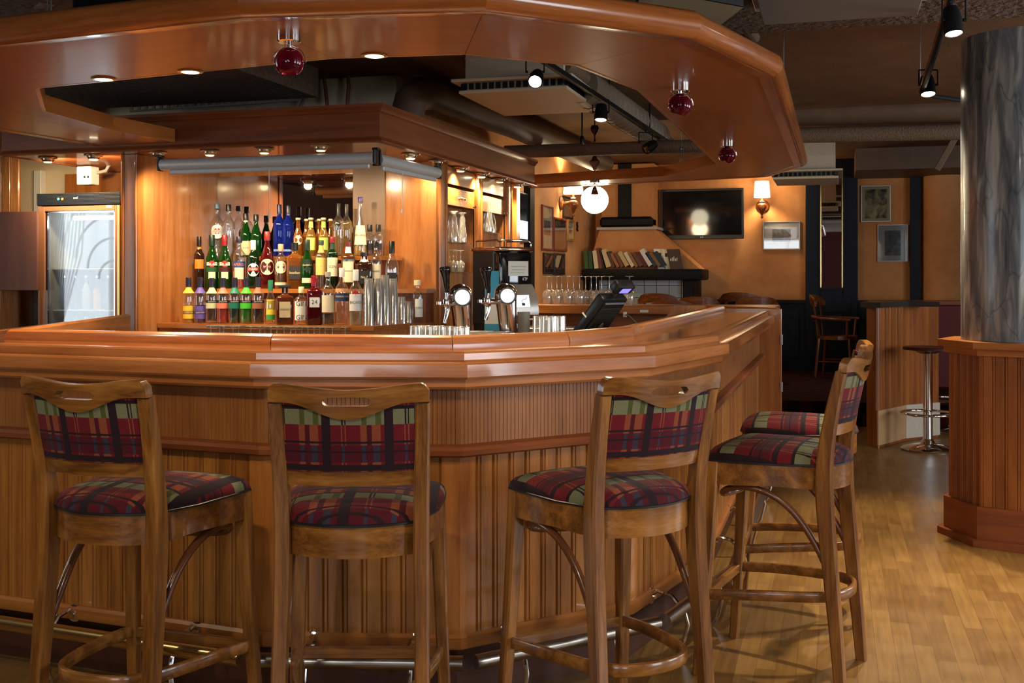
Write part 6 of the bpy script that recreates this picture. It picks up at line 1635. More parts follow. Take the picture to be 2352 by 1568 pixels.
def picture(axis, px0, px1, pt, pb, label, frame, mat_, img, border, fw=.022, skew=0, glass=True):
    """framed picture on the left wall (axis X) or the back wall (axis Y)"""
    if axis == 'X':
        p0, p1 = P(px0, (pt + pb) / 2, X=XL + .02), P(px1, (pt + pb) / 2, X=XL + .02); w = p1.y - p0.y
        pm = P((px0 + px1) / 2, pt, X=XL + .02); pn = P((px0 + px1) / 2, pb, X=XL + .02)
        t = thing('framed_picture', label, 'picture', (XL + .002, (p0.y + p1.y) / 2, (pm.z + pn.z) / 2), PI / 2)
    else:
        p0, p1 = P(px0, (pt + pb) / 2, Y=14.03), P(px1, (pt + pb) / 2, Y=14.03); w = p1.x - p0.x
        pm = P((px0 + px1) / 2, pt, Y=14.03); pn = P((px0 + px1) / 2, pb, Y=14.03)
        t = thing('framed_picture', label, 'picture', ((p0.x + p1.x) / 2, 14.048, (pm.z + pn.z) / 2), 0)
    h = pm.z - pn.z; w2, h2 = w / 2, h / 2
    bm = BM()
    box(bm, -w2, -.024, -h2, -w2 + fw, 0, h2, .003); box(bm, w2 - fw, -.024, -h2, w2, 0, h2, .003); box(bm, -w2 + fw, -.024, -h2, w2 - fw, 0, -h2 + fw, .003); box(bm, -w2 + fw, -.024, h2 - fw, w2 - fw, 0, h2, .003)
    finish(bm, 'frame', frame, t)
    bm = BM(); box(bm, -w2 + fw, -.012, -h2 + fw, w2 - fw, -.002, h2 - fw); finish(bm, 'mount', mat_, t)
    bw, bh = border
    bm = BM(); box(bm, -w2 + fw + bw, -.0135, -h2 + fw + bh, w2 - fw - bw, -.0118, h2 - fw - bh); finish(bm, 'print', img, t)
    if glass:
        bm = BM(); box(bm, -w2 + fw, -.018, -h2 + fw, w2 - fw, -.0165, h2 - fw); finish(bm, 'glass', PICGLASS, t)
    return t
def art(name, stops, scale=6.0, dist=1.5, stretch=(1, 1, 1)):
    m, nt, out = new_mat(name); b = principled(nt, out, None, .6)
    tc = nd(nt, 'ShaderNodeTexCoord'); mp = nd(nt, 'ShaderNodeMapping'); mp.inputs['Scale'].default_value = stretch
    no = nd(nt, 'ShaderNodeTexNoise'); no.inputs['Scale'].default_value = scale; no.inputs['Detail'].default_value = 4; no.inputs['Distortion'].default_value = dist
    nt.links.new(tc.outputs['Object'], mp.inputs[0]); nt.links.new(mp.outputs[0], no.inputs['Vector'])
    cr = nd(nt, 'ShaderNodeValToRGB'); el = cr.color_ramp.elements
    el[0].position, el[0].color = stops[0]; el[1].position, el[1].color = stops[-1]
    for p, c in stops[1:-1]:
        e = el.new(p); e.color = c
    nt.links.new(no.outputs[0], cr.inputs[0]); nt.links.new(cr.outputs[0], b.inputs['Base Color']); return m
A1 = art('print_blue_and_rust', [(.30, rgb(60, 90, 140)), (.45, rgb(120, 130, 140)), (.58, rgb(150, 70, 40)), (.75, rgb(60, 30, 26))], 8)
A2 = art('print_dark_sepia', [(.3, rgb(34, 26, 20)), (.5, rgb(86, 72, 52)), (.7, rgb(140, 122, 92))], 14, 2.5)
A3 = art('print_dark_brown', [(.3, rgb(30, 20, 16)), (.55, rgb(70, 44, 30)), (.75, rgb(130, 90, 60))], 9, 2)
A4 = art('print_grey_sketch', [(.35, rgb(150, 146, 138)), (.5, rgb(120, 116, 110)), (.7, rgb(70, 66, 62))], 12, 1)
A5 = art('print_olive_crowd', [(.35, rgb(24, 24, 22)), (.5, rgb(110, 104, 70)), (.65, rgb(156, 146, 106))], 7, 1.2)
A6 = art('print_dark_grey_figure', [(.35, rgb(38, 40, 44)), (.6, rgb(72, 76, 80)), (.75, rgb(110, 114, 116))], 6, 1.8)
REDW = plain('red_brown_frame', rgb(112, 46, 24), .35); GILT = plain('gilt_frame', rgb(150, 116, 60), .35, .4); DKF = plain('dark_frame', rgb(30, 20, 16), .35)
picture('X', 1246, 1270.5, 472, 575, 'tall red-framed print with pale mount at the left of the wall group', REDW, CREAM, A1, (.07, .14))
picture('X', 1272.5, 1302, 501, 577, 'brown-framed dark sepia print in the middle of the wall group', REDW, A2, A2, (.012, .012))
picture('X', 1304, 1318, 504, 554, 'small narrow gilt-framed picture right of the sepia print', GILT, CREAM, A3, (.06, .06), .03)
picture('X', 1295, 1316, 452, 502, 'small dark picture behind the left wall lamp', DKF, A2, A2, (.01, .01))
picture('X', 1250, 1273, 581, 629, 'small black-matted picture at the lower left of the wall group', DKF, BLACKM, A3, (.10, .07), .02)
picture('X', 1273.5, 1297, 582, 631, 'dark brown picture at the lower right of the wall group', DKF, A3, A3, (.02, .02))
hk = thing('wall_hook', 'small dark iron figure hook on the orange wall right of the pictures', 'hook', tuple(P(1326, 520, X=XL + .012)))
bm = BM(); tube(bm, [(0, 0, .05), (0, -.012, .025), (0, .012, 0), (0, -.01, -.03), (0, .018, -.05)], .012, 8); finish(bm, 'figure', BLACKM, hk)

# sconces
SHADE = emit('sconce_shade', (1.0, .86, .56, 1), 2.6)
TURN = plain('turned_brown_wood', rgb(120, 62, 26), .3, coat=.4)
def sconce(loc, rz, r, h, label, power):
    """local -y leads away from the wall"""
    t = thing('wall_sconce', label, 'wall lamp', loc, rz, 'shaded wall lamps')
    bm = BM(); lathe(bm, [(0, 0), (.075, 0), (.08, .012), (.06, .03), (.02, .04), (0, .04)], 24, Matrix.Rotation(PI / 2, 4, 'X')); finish(bm, 'wall_plate', TURN, t, smooth=50)
    bm = BM(); tube(bm, [(0, -.03, 0), (0, -.08, -.005), (0, -.13, .01)], [.016, .02, .014], 10); finish(bm, 'arm', BRASS, t, smooth=50)
    bm = BM(); lathe(bm, [(0, -.16), (.010, -.155), (.016, -.14), (.008, -.12), (.020, -.10), (.028, -.08), (.045, -.055), (.055, -.03), (.058, .0), (.045, .02), (.03, .03), (.035, .05), (.02, .06), (0, .06)], 20, Matrix.Translation((0, -.15, 0))); finish(bm, 'turned_body', TURN, t, smooth=50)
    zb = .10
    bm = BM(); lathe_open(bm, [(r, zb), (r * .86, zb + h), (r * .855, zb + h), (r * .99, zb + .002)], 28, Matrix.Translation((0, -.15, 0))); finish(bm, 'lamp_shade', SHADE, t, smooth=60)
    bm = BM(); tube(bm, [(0, -.15, .05), (0, -.15, zb + h * .4)], .012, 8); finish(bm, 'lamp_stem', BRASS, t)
    o = V(0, -.15, 0); o.rotate(Matrix.Rotation(rz, 3, 'Z')); 
    p = Vector(loc) + o
    # bulb light leaving the open top and bottom of the shade
    spot_light('sconce_up_lamp', (p.x, p.y, p.z + zb + h + .01), (p.x, p.y, p.z + 5), power, WARM, 130, .8, .05)
    spot_light('sconce_down_lamp', (p.x, p.y, p.z + zb - .01), (p.x, p.y, p.z - 5), power, WARM, 120, .7, .05)
    point_light('sconce_glow', (p.x + o.x * 1.2, p.y + o.y * 1.2, p.z + zb + h * .5), power * .25, WARM, .08)
q = P(1750, 472, Y=13.89)
sconce((q.x, 14.05, q.z), 0, 18.5 / F_PX * 13.6, 37 / F_PX * 13.6, 'lit wall lamp with white shade right of the television', 34)
q = P(1287, 466, X=XL)
sconce((XL, q.y, q.z), PI / 2, .115, .17, 'lit wall lamp with white shade above the pictures on the left wall', 30)

# television
ta_, tb_ = P(1518, 550, Y=14.0), P(1709, 432, Y=14.0)
tv = thing('television', 'large black flat television on the orange wall above the fireplace shelf end', 'television', ((ta_.x + tb_.x) / 2, 14.05, (ta_.z + tb_.z) / 2))
w2, h2 = (tb_.x - ta_.x) / 2, (tb_.z - ta_.z) / 2
MTv = Matrix.Translation((0, -.06, 0)) @ Matrix.Rotation(math.radians(-1.53), 4, 'Z') @ Matrix.Rotation(math.radians(1.55), 4, 'X')
bm = BM(); box(bm, -w2, -.03, -h2, w2, .02, h2, .006, M=MTv); finish(bm, 'case', BLACK, tv)
bm = BM(); box(bm, -w2 + .025, -.0325, -h2 + .05, w2 - .025, -.0305, h2 - .025, M=MTv); finish(bm, 'screen', BLACKGLOSS, tv)
bm = BM(); text_flat(bm, 'LG', .032, MTv @ Matrix.Translation((0, -.0312, -h2 + .025)) @ Matrix.Rotation(PI / 2, 4, 'X')); finish(bm, 'lettering', WHITE, tv, smooth=0)
bm = BM(); box(bm, -.15, .01, -.1, .15, .07, .1); finish(bm, 'bracket', BLACKM, tv)
# pictures of the back wall
SILVF = plain('silver_frame', rgb(176, 172, 166), .3, .5)
picture('Y', 1752, 1838, 508, 573, 'silver-framed small grey sketch with wide pale mount below the wall lamp', SILVF, plain('pale_mount', rgb(196, 190, 178), .6), A4, (.10, .08), .014)
picture('Y', 1977, 2047, 425, 510, 'white-framed olive poster, upper of two right of the mirrored pilaster', SILVF, plain('buff_mount', rgb(150, 138, 100), .6), A5, (.03, .03), .018)
picture('Y', 2015, 2086, 515, 601, 'white-framed dark grey print, lower of two right of the mirrored pilaster', SILVF, plain('grey_mount', rgb(128, 130, 128), .6), A6, (.07, .06), .014)
# mirrored pilaster
pl = thing('mirrored_pilaster', 'dark blue wall pilaster with tall narrow mirror and panelled base', 'pilaster', (P(1910, 600, Y=13.9).x, 14.05, .22))
x0, x1 = P(1850, 600, Y=13.95).x - pl.location.x, P(1970, 600, Y=13.95).x - pl.location.x
mx0_, mx1_ = P(1884, 600, Y=13.9).x - pl.location.x, P(1936, 600, Y=13.9).x - pl.location.x
mz0, mz1 = P(1910, 660, Y=13.9).z - .22, P(1910, 395, Y=13.9).z - .22
bm = BM(); box(bm, x0, -.10, 0, mx0_, 0, 2.58, .006); box(bm, mx1_, -.10, 0, x1, 0, 2.58, .006); box(bm, mx0_, -.10, 0, mx1_, 0, mz0, .006); box(bm, mx0_, -.10, mz1, mx1_, 0, 2.58, .006); finish(bm, 'boards', BLUEP, pl)
bm = BM(); box(bm, mx0_ - .01, -.112, mz0 - .03, mx1_ + .01, -.10, mz0, .003); box(bm, mx0_ - .025, -.112, mz0, mx0_, -.10, mz1); box(bm, mx1_, -.112, mz0, mx1_ + .025, -.10, mz1); finish(bm, 'moulding', BLUEP, pl)
bm = BM(); box(bm, mx0_, -.112, mz0, mx0_ + .012, -.06, mz1); box(bm, mx1_ - .012, -.112, mz0, mx1_, -.06, mz1); finish(bm, 'brass_edge', BRASS, pl)
m_, nt_, out_ = new_mat('smoky_mirror'); principled(nt_, out_, (.72, .70, .68, 1), .01, 1.0)
bm = BM(); box(bm, mx0_ + .01, -.064, mz0, mx1_ - .01, -.058, mz1); finish(bm, 'mirror_glass', m_, pl)
bm = BM(); box(bm, x0 + .08, -.108, .10, x1 - .08, -.098, .62, .004); box(bm, x0 + .08, -.108, .72, x1 - .08, -.098, mz0 - .12, .004); finish(bm, 'base_panel', BLUEP, pl)
bm = BM(); xa, xb = P(2091, 550, Y=13.95).x, P(2113, 550, Y=13.95).x; box(bm, xa, 13.93, .22, xb, 14.05, 2.56); struct(bm, 'trim_3', BLUEP)
# curved orange niche right of the post
bm = BM(); cx_ = P(2170, 550, Y=14.05).x; n = 14; R_ = P(2215, 550, Y=14.05).x - P(2116, 550, Y=14.05).x
vs = []
for z in (.22, 2.56):
    for k in range(n + 1):
        a = PI * k / n; vs.append((cx_ - R_ * .55 * math.cos(a), 14.05 - .28 * math.sin(a), z))
m = n + 1; add(bm, vs, [(i, i + 1, m + i + 1, m + i) for i in range(n)]); struct(bm, 'wall_curved', ORANGE, 60)
bench = thing('wall_bench', 'dark red upholstered wall bench with wooden top rail behind the high table', 'bench', (P(2170, 740, Y=12.6).x, 12.6, .22))
bm = BM(); box(bm, -.75, 0, .0, .9, .14, P(2180, 690, Y=12.6).z - .26, .02); finish(bm, 'backrest', REDB, bench)
bm = BM(); zz = P(2180, 690, Y=12.6).z - .22; box(bm, -.77, -.01, zz - .05, .92, .15, zz, .006); finish(bm, 'top_rail', cherry_dark('X'), bench)
bm = BM(); box(bm, -.75, -.42, 0, .9, 0, .46, .02); finish(bm, 'seat', REDB, bench)

# ================================================================== fireplace with shelf, hood and tiles
FY = 13.25
def fx(px_, Y=FY): return P(px_, 600, Y=Y).x
def fz(py_, Y=FY): return P(1470, py_, Y=Y).z
fp = thing('fireplace', 'tiled fireplace with plaster hood, black beams and black timber mantel shelf', 'fireplace', (fx(1478), FY, .22))
ox = fx(1478)
def rel(x): return x - ox
bm = BM(); box(bm, rel(fx(1341)), -.12, fz(643) - .22, rel(fx(1615)), .60, fz(618) - .22, .02, seg=2); finish(bm, 'mantel_shelf', plain('blackened_timber', rgb(17, 13, 11), .6, spec=.2, bump=.4, scale=25), fp)
bm = BM()
b0_, b1_, t0_, t1_ = rel(fx(1350, FY + .2)), rel(fx(1608, FY + .2)), rel(fx(1378, FY + .3)), rel(fx(1502, FY + .3))
zb_, zt_ = fz(618) - .22, fz(524, FY + .3) - .22
add(bm, [(b0_, .20, zb_), (b1_, .20, zb_), (b1_, .8, zb_), (b0_, .8, zb_), (t0_, .3, zt_), (t1_, .3, zt_), (t1_, .8, zt_), (t0_, .8, zt_)], [(0, 3, 2, 1), (4, 5, 6, 7), (0, 1, 5, 4), (1, 2, 6, 5), (2, 3, 7, 6), (3, 0, 4, 7)]); finish(bm, 'hood', ORANGE, fp)
bm = BM(); z1_, z2_ = fz(527, FY + .28) - .22, fz(521, FY + .28) - .22; box(bm, t0_ - .03, .24, z1_, t1_ + .05, .8, z2_); finish(bm, 'pale_ledge', plain('pale_grey_paint', rgb(170, 160, 150), .6), fp)
bm = BM(); box(bm, t0_, .27, z2_, t1_ - .02, .62, fz(497, FY + .28) - .22, .03); finish(bm, 'hood_beam', BLACKM, fp)
bm = BM(); box(bm, t0_, .40, z2_, t1_ - .02, .8, CEIL - .22 - .02); finish(bm, 'chimney', ORANGE, fp)
bm = BM(); box(bm, rel(fx(1417, FY + .3)), .36, fz(497, FY + .28) - .22, rel(fx(1447, FY + .3)), .42, CEIL - .24, .004); finish(bm, 'post', BLACKM, fp)
m_, nt_, out_ = new_mat('fireplace_tiles'); b_ = principled(nt_, out_, None, .15)
tc = nd(nt_, 'ShaderNodeTexCoord'); br = nd(nt_, 'ShaderNodeTexBrick'); br.offset = 0; br.inputs['Scale'].default_value = 1
br.inputs['Brick Width'].default_value = .15; br.inputs['Row Height'].default_value = .15; br.inputs['Mortar Size'].default_value = .004
br.inputs['Color1'].default_value = rgb(150, 160, 166); br.inputs['Color2'].default_value = rgb(160, 168, 172); br.inputs['Mortar'].default_value = rgb(40, 50, 70)
mp = nd(nt_, 'ShaderNodeMapping'); mp.inputs['Rotation'].default_value = (PI / 2, 0, 0); nt_.links.new(tc.outputs['Object'], mp.inputs[0]); nt_.links.new(mp.outputs[0], br.inputs['Vector']); nt_.links.new(br.outputs[0], b_.inputs['Base Color'])
bm = BM(); box(bm, rel(fx(1372)), .05, 0, rel(fx(1572)), .8, fz(643) - .22); finish(bm, 'tiles', m_, fp)
bm = BM(); box(bm, rel(fx(1569)), -.02, 0, rel(fx(1593)), .8, fz(643) - .22, .006); finish(bm, 'side_post', BLACKM, fp)
bm = BM(); box(bm, rel(fx(1352)), -.02, 0, rel(fx(1374)), .8, fz(643) - .22, .006); finish(bm, 'side_post', BLACKM, fp)
# books leaning on the mantel shelf: bottom-left x, lean in px at the top, height px, thickness px
BK = [(1344, -3, 44, 9, (58, 86, 44), 'thick green'), (1354, -3, 41, 9, (46, 70, 42), 'dark green'), (1366, -5, 42, 10, (206, 190, 152), 'cream'), (1377, -8, 48, 8, (112, 56, 40), 'red-brown'), (1386, -10, 43, 4, (40, 30, 24), 'thin black'), (1393, -12, 41, 12, (198, 176, 132), 'buff'),
      (1406, -14, 37, 8, (84, 60, 42), 'umber'), (1417, -17, 32, 7, (150, 96, 60), 'tan'), (1426, -17, 33, 8, (112, 70, 46), 'chestnut'), (1436, -19, 33, 10, (190, 160, 112), 'sand'), (1450, -19, 33, 8, (208, 194, 160), 'ivory'), (1460, -19, 32, 7, (140, 96, 60), 'ochre'), (1469, -19, 31, 9, (100, 66, 46), 'dark tan'),
      (1480, -20, 33, 8, (92, 40, 32), 'maroon'), (1489, -22, 37, 11, (212, 206, 192), 'white'), (1502, -22, 32, 8, (42, 56, 70), 'slate blue'), (1511, -22, 32, 8, (120, 92, 56), 'mustard'), (1521, -22, 33, 8, (36, 50, 62), 'navy')]
zsh = fz(618)
for i, (px_, lean, hp, tp_, c_, nm) in enumerate(BK):
    sc = 13.05 / F_PX
    X0 = fx(px_, FY - .05); h = hp * sc; lean_m = lean * sc; th = tp_ * sc
    t = thing('book', '%s book leaning in the row on the black mantel shelf' % nm, 'book', (X0, FY - .07, zsh + .001), 0, 'books on the mantel shelf')
    a = math.atan2(-lean_m, h); MR = Matrix.Rotation(-a, 4, 'Y'); ht = math.hypot(lean_m, h)
    # standing on its lower right corner, leaning left
    MR = Matrix.Translation((th * (1 - math.cos(a)) , 0, th * math.sin(a))) @ MR if a > 0 else MR
    cov = col('book_%d' % i, *c_, rough=.7)
    bm = BM(); d_ = .15
    box(bm, 0, 0, 0, .006, d_, ht, M=MR); box(bm, th - .006, 0, 0, th, d_, ht, M=MR); box(bm, 0, -.003, 0, th, .004, ht, M=MR); finish(bm, 'cover', cov, t)
    bm = BM(); box(bm, .006, .004, .004, th - .006, d_ - .004, ht - .005, M=MR); finish(bm, 'pages', PAPER, t)
for (x0, x1, y0, lean, nm, mt) in ((1497, 1521, 569, -13, 'white leaflet with black box propped at the right of the books', PAPER), (1516, 1543, 570, -13, 'cream leaflet with black band propped behind the dark booklet', CREAM), (1529, 1560, 570, -10, 'dark booklet with white drawing propped at the right end of the shelf', plain('dark_booklet', rgb(66, 44, 32), .5))):
    sc = 13.0 / F_PX; X0 = fx(x0 - lean, FY + .02); w = (x1 - x0) * sc; h = (618 - y0) * sc
    dy = .05 * (['white', 'cream', 'dark b'].index([k for k in ('white', 'cream', 'dark b') if nm.startswith(k)][0]))
    t = thing('booklet', nm, 'booklet', (X0, FY + .085 - dy * .6, zsh + .001), 0)
    MR = Matrix.Rotation(math.radians(-12), 4, 'X')
    sh = lean * sc
    bm = BM(); add(bm, [MR @ V(x + (sh if z else 0), y, z) for y in (0, .012) for x, z in ((0, 0), (w, 0), (w, h), (0, h))], [(0, 1, 2, 3), (7, 6, 5, 4), (0, 4, 5, 1), (1, 5, 6, 2), (2, 6, 7, 3), (3, 7, 4, 0)]); bk = finish(bm, 'cover', mt, t)
    bm = BM()
    if nm.startswith('dark'):
        for k in range(5): box(bm, w * .15 + k * w * .12 + sh * .5, -.003, h * .40, w * .15 + k * w * .12 + w * .06 + sh * .5, -.001, h * (.52 + .05 * (k % 3)), M=MR)
        finish(bm, 'printed_drawing', PAPER, bk)
    else:
        box(bm, w * .2 + sh * .7, -.003, h * .62, w * .6 + sh * .7, -.001, h * .80, M=MR); finish(bm, 'printed_box', INK, bk)

# ================================================================== captain's chairs of the back room
ARMW = wood('chair_oak_X', rgb(70, 34, 14), rgb(112, 60, 26), rgb(140, 84, 40), 'X', 1.4, .3, .4, .5)
ARMZ = wood('chair_oak_Z', rgb(70, 34, 14), rgb(112, 60, 26), rgb(140, 84, 40), 'Z', 1.4, .3, .4, .5)
def make_armchair(label, loc, rz):
    """front of the chair is local -y"""
    t = thing('captains_chair', label, 'chair', loc, rz, 'captains chairs in the raised back room')
    bm = BM(); add_pts = [(.24 * math.cos(a) * (1.05 if math.sin(a) < 0 else .92), .23 * math.sin(a)) for a in [2 * PI * k / 24 for k in range(24)]]; prism(bm, add_pts, .43, .47); bmesh.ops.bevel(bm, geom=[e for e in bm.edges if e.calc_face_angle(0) > 1], offset=.008, segments=2, affect='EDGES'); finish(bm, 'seat', ARMW, t)
    for sx in (-1, 1):
        for sy in (-1, 1):
            bm = BM(); tube(bm, [(sx * .20, sy * .20, 0), (sx * .19, sy * .185, .18), (sx * .17, sy * .165, .44)], [.014, .020, .016], 10); finish(bm, 'leg', ARMZ, t, smooth=50)
    bm = BM(); tube(bm, [(-.19, -.18, .18), (-.19, .18, .18)], .010, 8); finish(bm, 'stretcher', ARMW, t)
    bm = BM(); tube(bm, [(.19, -.18, .18), (.19, .18, .18)], .010, 8); finish(bm, 'stretcher', ARMW, t)
    arm = [(-.25, -.20, .66), (-.265, -.05, .665), (-.24, .12, .67), (-.15, .235, .68), (0, .27, .685), (.15, .235, .68), (.24, .12, .67), (.265, -.05, .665), (.25, -.20, .66)]
    bm = BM(); sweep(bm, arm, (.055, .026)); finish(bm, 'arm_rail', ARMW, t, smooth=50)
    for s in (-1, 1):
        bm = BM(); tube(bm, [(s * .20, -.15, .46), (s * .24, -.16, .66)], .014, 8); finish(bm, 'arm_post', ARMZ, t, smooth=50)
    for k, x in enumerate((-.15, 0, .15)):
        bm = BM(); sweep(bm, [(x * .85, .19, .46), (x * .95, .235 - abs(x) * .2, .66), (x, .275 - abs(x) * .3, .86)], (.05 if k == 1 else .035, .014), (1, 0, 0)); finish(bm, 'back_splat', ARMZ, t)
    bm = BM(); n = 20; R2 = []
    for k in range(n + 1):
        x = -.235 + .47 * k / n; f = abs(x) / .235; y = .29 - .10 * f * f
        zt_ = .935 - .055 * f ** 3; zb_ = .80 + .035 * (1 - f) ** .8
        if f > .9: zt_ -= .02
        R2.append([bm.verts.new((x, y - .012, zb_)), bm.verts.new((x, y + .012, zb_)), bm.verts.new((x, y + .020, zt_)), bm.verts.new((x, y - .004, zt_))])
    for k in range(n):
        for r in range(4): bm.faces.new((R2[k][r], R2[k + 1][r], R2[k + 1][(r + 1) % 4], R2[k][(r + 1) % 4]))
    bm.faces.new(R2[0]); bm.faces.new(list(reversed(R2[-1]))); finish(bm, 'crest_rail', ARMW, t, smooth=50)
    return t
ch0 = None
for px_, ptop, dd, rz, lb in ((1866, 676, 12.9, 78, 'dark captains chair seen side-on before the mirrored pilaster'), (1741, 681, 12.2, 192, 'captains chair with dull brown crest right of the dark-backed one, nearest the bar hatch'),
                              (1694, 671, 13.3, 172, 'captains chair back directly below the television corner, dark with bright sheen'), (1602, 681, 12.0, 185, 'warm brown captains chair back at the right of the fireplace post'),
                              (1538, 689, 11.0, 178, 'broad captains chair crest just behind the back counter, below the tiles'), (1505, 673, 12.8, 170, 'captains chair back gleaming in front of the fireplace tiles')):
    q = P(px_, ptop, D=dd); z = .22; s = (q.z - z) / .935
    a = math.radians(rz); off_ = V(0, .28 * s, 0); off_.rotate(Matrix.Rotation(a, 3, 'Z'))
    loc = (q.x - off_.x, q.y - off_.y, z)
    if ch0 is None: ch0 = make_armchair(lb, loc, a); c_ = ch0
    else: c_ = copy_tree(ch0, loc, a, lb)
    c_.scale = (s, s, s)
# ================================================================== high table, stools, column at the right
HT = thing('high_table', 'high beadboard-sided table with dark slab top left of the column', 'high table', (P(2015, 1029, Z=0).x, P(2015, 1029, Z=0).y, 0))
o_ = HT.location
p1 = P(2015, 1029, Z=0); p2 = P(2079, 1012, Z=0); p3 = P(2157, 1004, Z=0); p0 = P(1990, 1021, Z=0)
dl = (p2 - p1).normalized(); 
pts = [p0 - o_, p1 - o_, p2 - o_, p3 - o_]
back = [pts[3] + V(-.15, .30, 0), pts[0] + V(.12, .62, 0)]
poly = [(p.x, p.y) for p in pts + back]
ztop = P(2015, 706, D=8.83).z
bm = BM(); prism(bm, [(x * .985, y * .985 + .005) for x, y in poly], 0, ztop); finish(bm, 'core', cherry_dark('Z'), HT)
for i in range(3):
    a, b = pts[i], pts[i + 1]; ang = math.atan2((b - a).y, (b - a).x)
    bm = BM(); planks(bm, 'X', 0, 0, (b - a).length, .30 if i else .0, ztop, .062 if i else .2, .006, -1, bool(i)); finish(bm, 'beadboard', pine_dark('Z'), HT, (a.x, a.y, 0), (0, 0, ang), smooth=20)
    if i:
        bm = BM(); box(bm, 0, -.012, .02, (b - a).length, .004, .30, .003); finish(bm, 'plinth', plain('worn_plinth', rgb(176, 138, 96), .5) if i == 1 else plain('pale_plinth', rgb(190, 176, 158), .45), HT, (a.x, a.y, 0), (0, 0, ang))
ctr = V(sum(p[0] for p in poly) / len(poly), sum(p[1] for p in poly) / len(poly), 0)
tl = P(1976, 700, D=8.9) - o_; tr_ = P(2160, 698, D=8.95) - o_
bm = BM(); prism(bm, [(tl.x, tl.y - .03), (pts[1].x + .02, pts[1].y - .08), (pts[2].x + .02, pts[2].y - .10), (tr_.x, tr_.y + .05), (tr_.x - .1, tr_.y + .38), (tl.x + .1, tl.y + .60)], ztop, ztop + .042); finish(bm, 'slab_top', plain('dark_slab', rgb(44, 40, 38), .35, coat=.3), HT)
def metal_stool(px_, py_seat, py_base, label, D):
    q = P(px_, py_base, D=D)
    t = thing('metal_stool', label, 'bar stool', (q.x, q.y, 0), 0, 'round metal stools at the high table')
    zs = P(px_, py_seat, D=D).z
    bm = BM(); lathe(bm, [(0, 0), (.20, 0), (.205, .012), (.19, .025), (.06, .055), (.035, .09), (0, .09)], 32); finish(bm, 'base', CHROME, t, smooth=30)
    bm = BM(); tube(bm, [(0, 0, .07), (0, 0, zs - .05)], .036, 18); finish(bm, 'column', CHROME, t, smooth=60)
    zr = .29
    bm = BM(); tube(bm, [(.20 * math.cos(2 * PI * k / 36), .20 * math.sin(2 * PI * k / 36), zr) for k in range(36)], .010, 8, closed=True); 
    for s in (-1, 1): tube(bm, [(0, 0, zr - .02), (s * .10, .05 * s, zr - .02), (s * .195, .04 * s, zr)], .009, 8)
    finish(bm, 'foot_ring', CHROME, t, smooth=60)
    bm = BM(); lathe(bm, [(0, zs - .05), (.06, zs - .05), (.10, zs - .03), (.185, zs - .02), (.19, zs - .005), (.18, zs + .004), (0, zs + .006)], 32); finish(bm, 'seat', plain('dark_red_seat', rgb(70, 30, 22), .35), t, smooth=40)
    return t
metal_stool(2131, 797, 1026, 'chrome pedestal stool with dark round seat at the high table', 8.75)
metal_stool(2190, 786, 990, 'second chrome pedestal stool, mostly hidden behind the column plinth', 9.75)
# column on its octagonal plinth
CC = V(.953, 6.343, 0)
colm, nt_, out_ = new_mat('grey_marbled_paint'); b_ = principled(nt_, out_, None, .30, 0, .5, coat=.3); L_ = nt_.links.new
tc = nd(nt_, 'ShaderNodeTexCoord'); mp = nd(nt_, 'ShaderNodeMapping'); mp.inputs['Scale'].default_value = (12, 12, 1.5); mp.inputs['Rotation'].default_value = (.12, .1, 0); L_(tc.outputs['Object'], mp.inputs[0])
n1 = nd(nt_, 'ShaderNodeTexNoise'); n1.inputs['Scale'].default_value = 1.6; n1.inputs['Detail'].default_value = 6; n1.inputs['Distortion'].default_value = .8; L_(mp.outputs[0], n1.inputs['Vector'])
vo = nd(nt_, 'ShaderNodeTexVoronoi', feature='DISTANCE_TO_EDGE'); vo.inputs['Scale'].default_value = 1.3
mp2 = nd(nt_, 'ShaderNodeMapping'); mp2.inputs['Scale'].default_value = (4, 4, 1.4); L_(tc.outputs['Object'], mp2.inputs[0])
nw = nd(nt_, 'ShaderNodeTexNoise'); nw.inputs['Scale'].default_value = 1.5; L_(mp2.outputs[0], nw.inputs['Vector'])
av = nd(nt_, 'ShaderNodeVectorMath', operation='ADD'); L_(mp2.outputs[0], av.inputs[0]); L_(nw.outputs['Color'], av.inputs[1]); L_(av.outputs[0], vo.inputs['Vector'])
cr = nd(nt_, 'ShaderNodeValToRGB'); cr.color_ramp.elements[0].position = .3; cr.color_ramp.elements[0].color = rgb(58, 64, 70); cr.color_ramp.elements[1].position = .72; cr.color_ramp.elements[1].color = rgb(182, 180, 168)
e = cr.color_ramp.elements.new(.5); e.color = rgb(106, 110, 112); L_(n1.outputs[0], cr.inputs[0])
lt = nd(nt_, 'ShaderNodeMapRange'); lt.inputs[1].default_value = 0; lt.inputs[2].default_value = .02; lt.inputs[3].default_value = .55; lt.inputs[4].default_value = 1; L_(vo.outputs['Distance'], lt.inputs[0])
mxc = nd(nt_, 'ShaderNodeMix', data_type='RGBA', blend_type='MULTIPLY'); mxc.inputs[0].default_value = 1; L_(cr.outputs[0], mxc.inputs[6]); L_(lt.outputs[0], mxc.inputs[7]); L_(mxc.outputs[2], b_.inputs['Base Color'])
cz0 = 1.035
bm = BM(); lathe(bm, [(.318, cz0), (.318, 2.62)], 64, Matrix.Translation(CC)); o = struct(bm, 'column', colm, 60)
pd = thing('column_plinth', 'octagonal beadboard plinth with wooden ledge around the grey column', 'plinth', (CC.x, CC.y, 0))
def octo(ap, rot=math.radians(0)):
    R_ = ap / math.cos(PI / 8); return [V(R_ * math.cos(rot + 2 * PI * k / 8), R_ * math.sin(rot + 2 * PI * k / 8), 0) for k in range(8)]
ROT = math.radians(3)
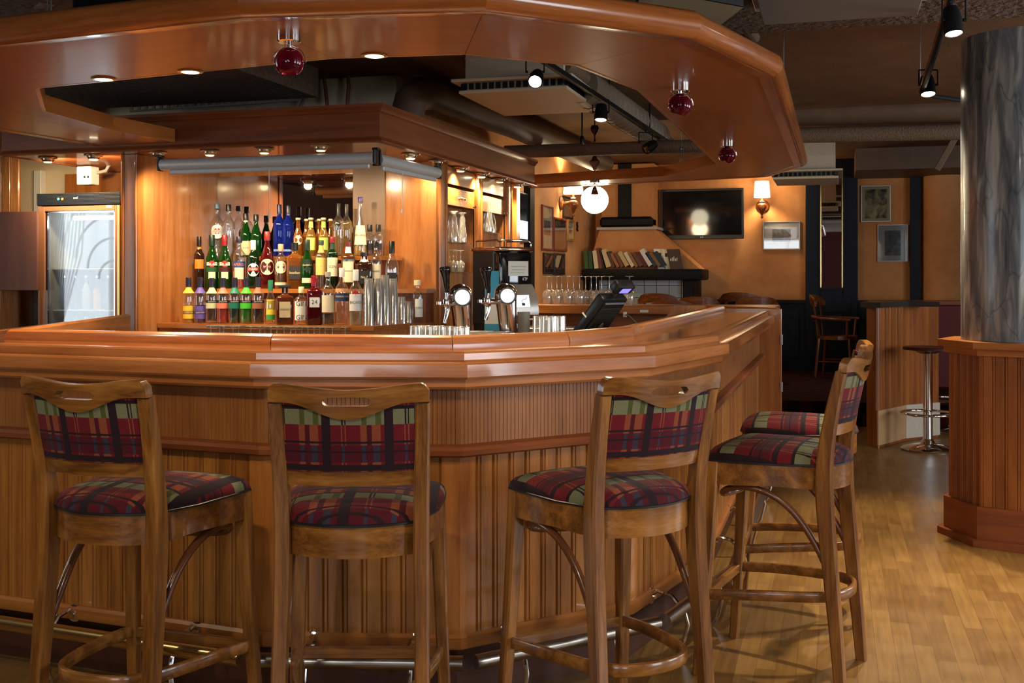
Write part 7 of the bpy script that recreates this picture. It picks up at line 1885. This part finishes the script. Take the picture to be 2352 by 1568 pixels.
for k in range(8):
    o1 = octo(.352, ROT); a, b = o1[k], o1[(k + 1) % 8]; ang = math.atan2((b - a).y, (b - a).x)
    bm = BM(); planks(bm, 'X', 0, 0, (b - a).length, .20, .99, .056, .006, -1, True); finish(bm, 'beadboard', pine_dark('Z'), pd, (a.x, a.y, 0), (0, 0, ang), smooth=20)
    for z0, z1, ap, nm, mt in ((.0, .035, .405, 'base_moulding', cherry_dark('X')), (.035, .20, .375, 'base_board', cherry_dark('X')), (.965, 1.0, .375, 'ledge_moulding', cherry('X')), (1.0, 1.034, .405, 'ledge', cherry('X'))):
        q0, q1 = octo(ap, ROT)[k], octo(ap, ROT)[(k + 1) % 8]; i0, i1 = octo(.30, ROT)[k], octo(.30, ROT)[(k + 1) % 8]
        Mi = Matrix.Rotation(-ang, 4, 'Z'); ql = [Mi @ (p - q0) for p in (q0, q1, i1, i0)]
        bm = BM(); prism(bm, [(p.x, p.y) for p in ql], z0, z1); finish(bm, nm, mt, pd, (q0.x, q0.y, 0), (0, 0, ang))

# ================================================================== ceiling spots of the guest side (behind the viewer) that light the bar front and the floor
CANM_ = plain('ceiling_can_white', rgb(200, 196, 186), .4)
for i, (x, y, pw) in enumerate(((-2.6, .9, 34), (-.9, .6, 60), (.7, 1.6, 50), (1.9, 3.6, 44), (-4.0, 1.6, 20))):
    t = thing('ceiling_spot', '%s white ceiling spot on the guest side behind the viewer' % ['left', 'middle', 'right', 'far right', 'far left'][i], 'spotlight', (x, y, 2.6), 0, 'ceiling spots on the guest side')
    bm = BM(); lathe(bm, [(0, 0), (.06, 0), (.06, -.05), (.05, -.09), (.042, -.09), (.042, -.03), (0, -.03)], 24); finish(bm, 'lamp_can', CANM_, t)
    bm = BM(); lathe(bm, [(0, -.07), (.041, -.07), (0, -.08)], 20); finish(bm, 'lens', LENS_ON, t)
    tg = [(-2.3, 3.1, .9), (-1.0, 3.2, 1.0), (-.2, 3.6, .7), (1.2, 4.6, 0), (-3.0, 3.2, .9)][i]
    spot_light('ceiling_spot_lamp', (x, y, 2.50), tg, pw, WARM2, 70, .8, .04)
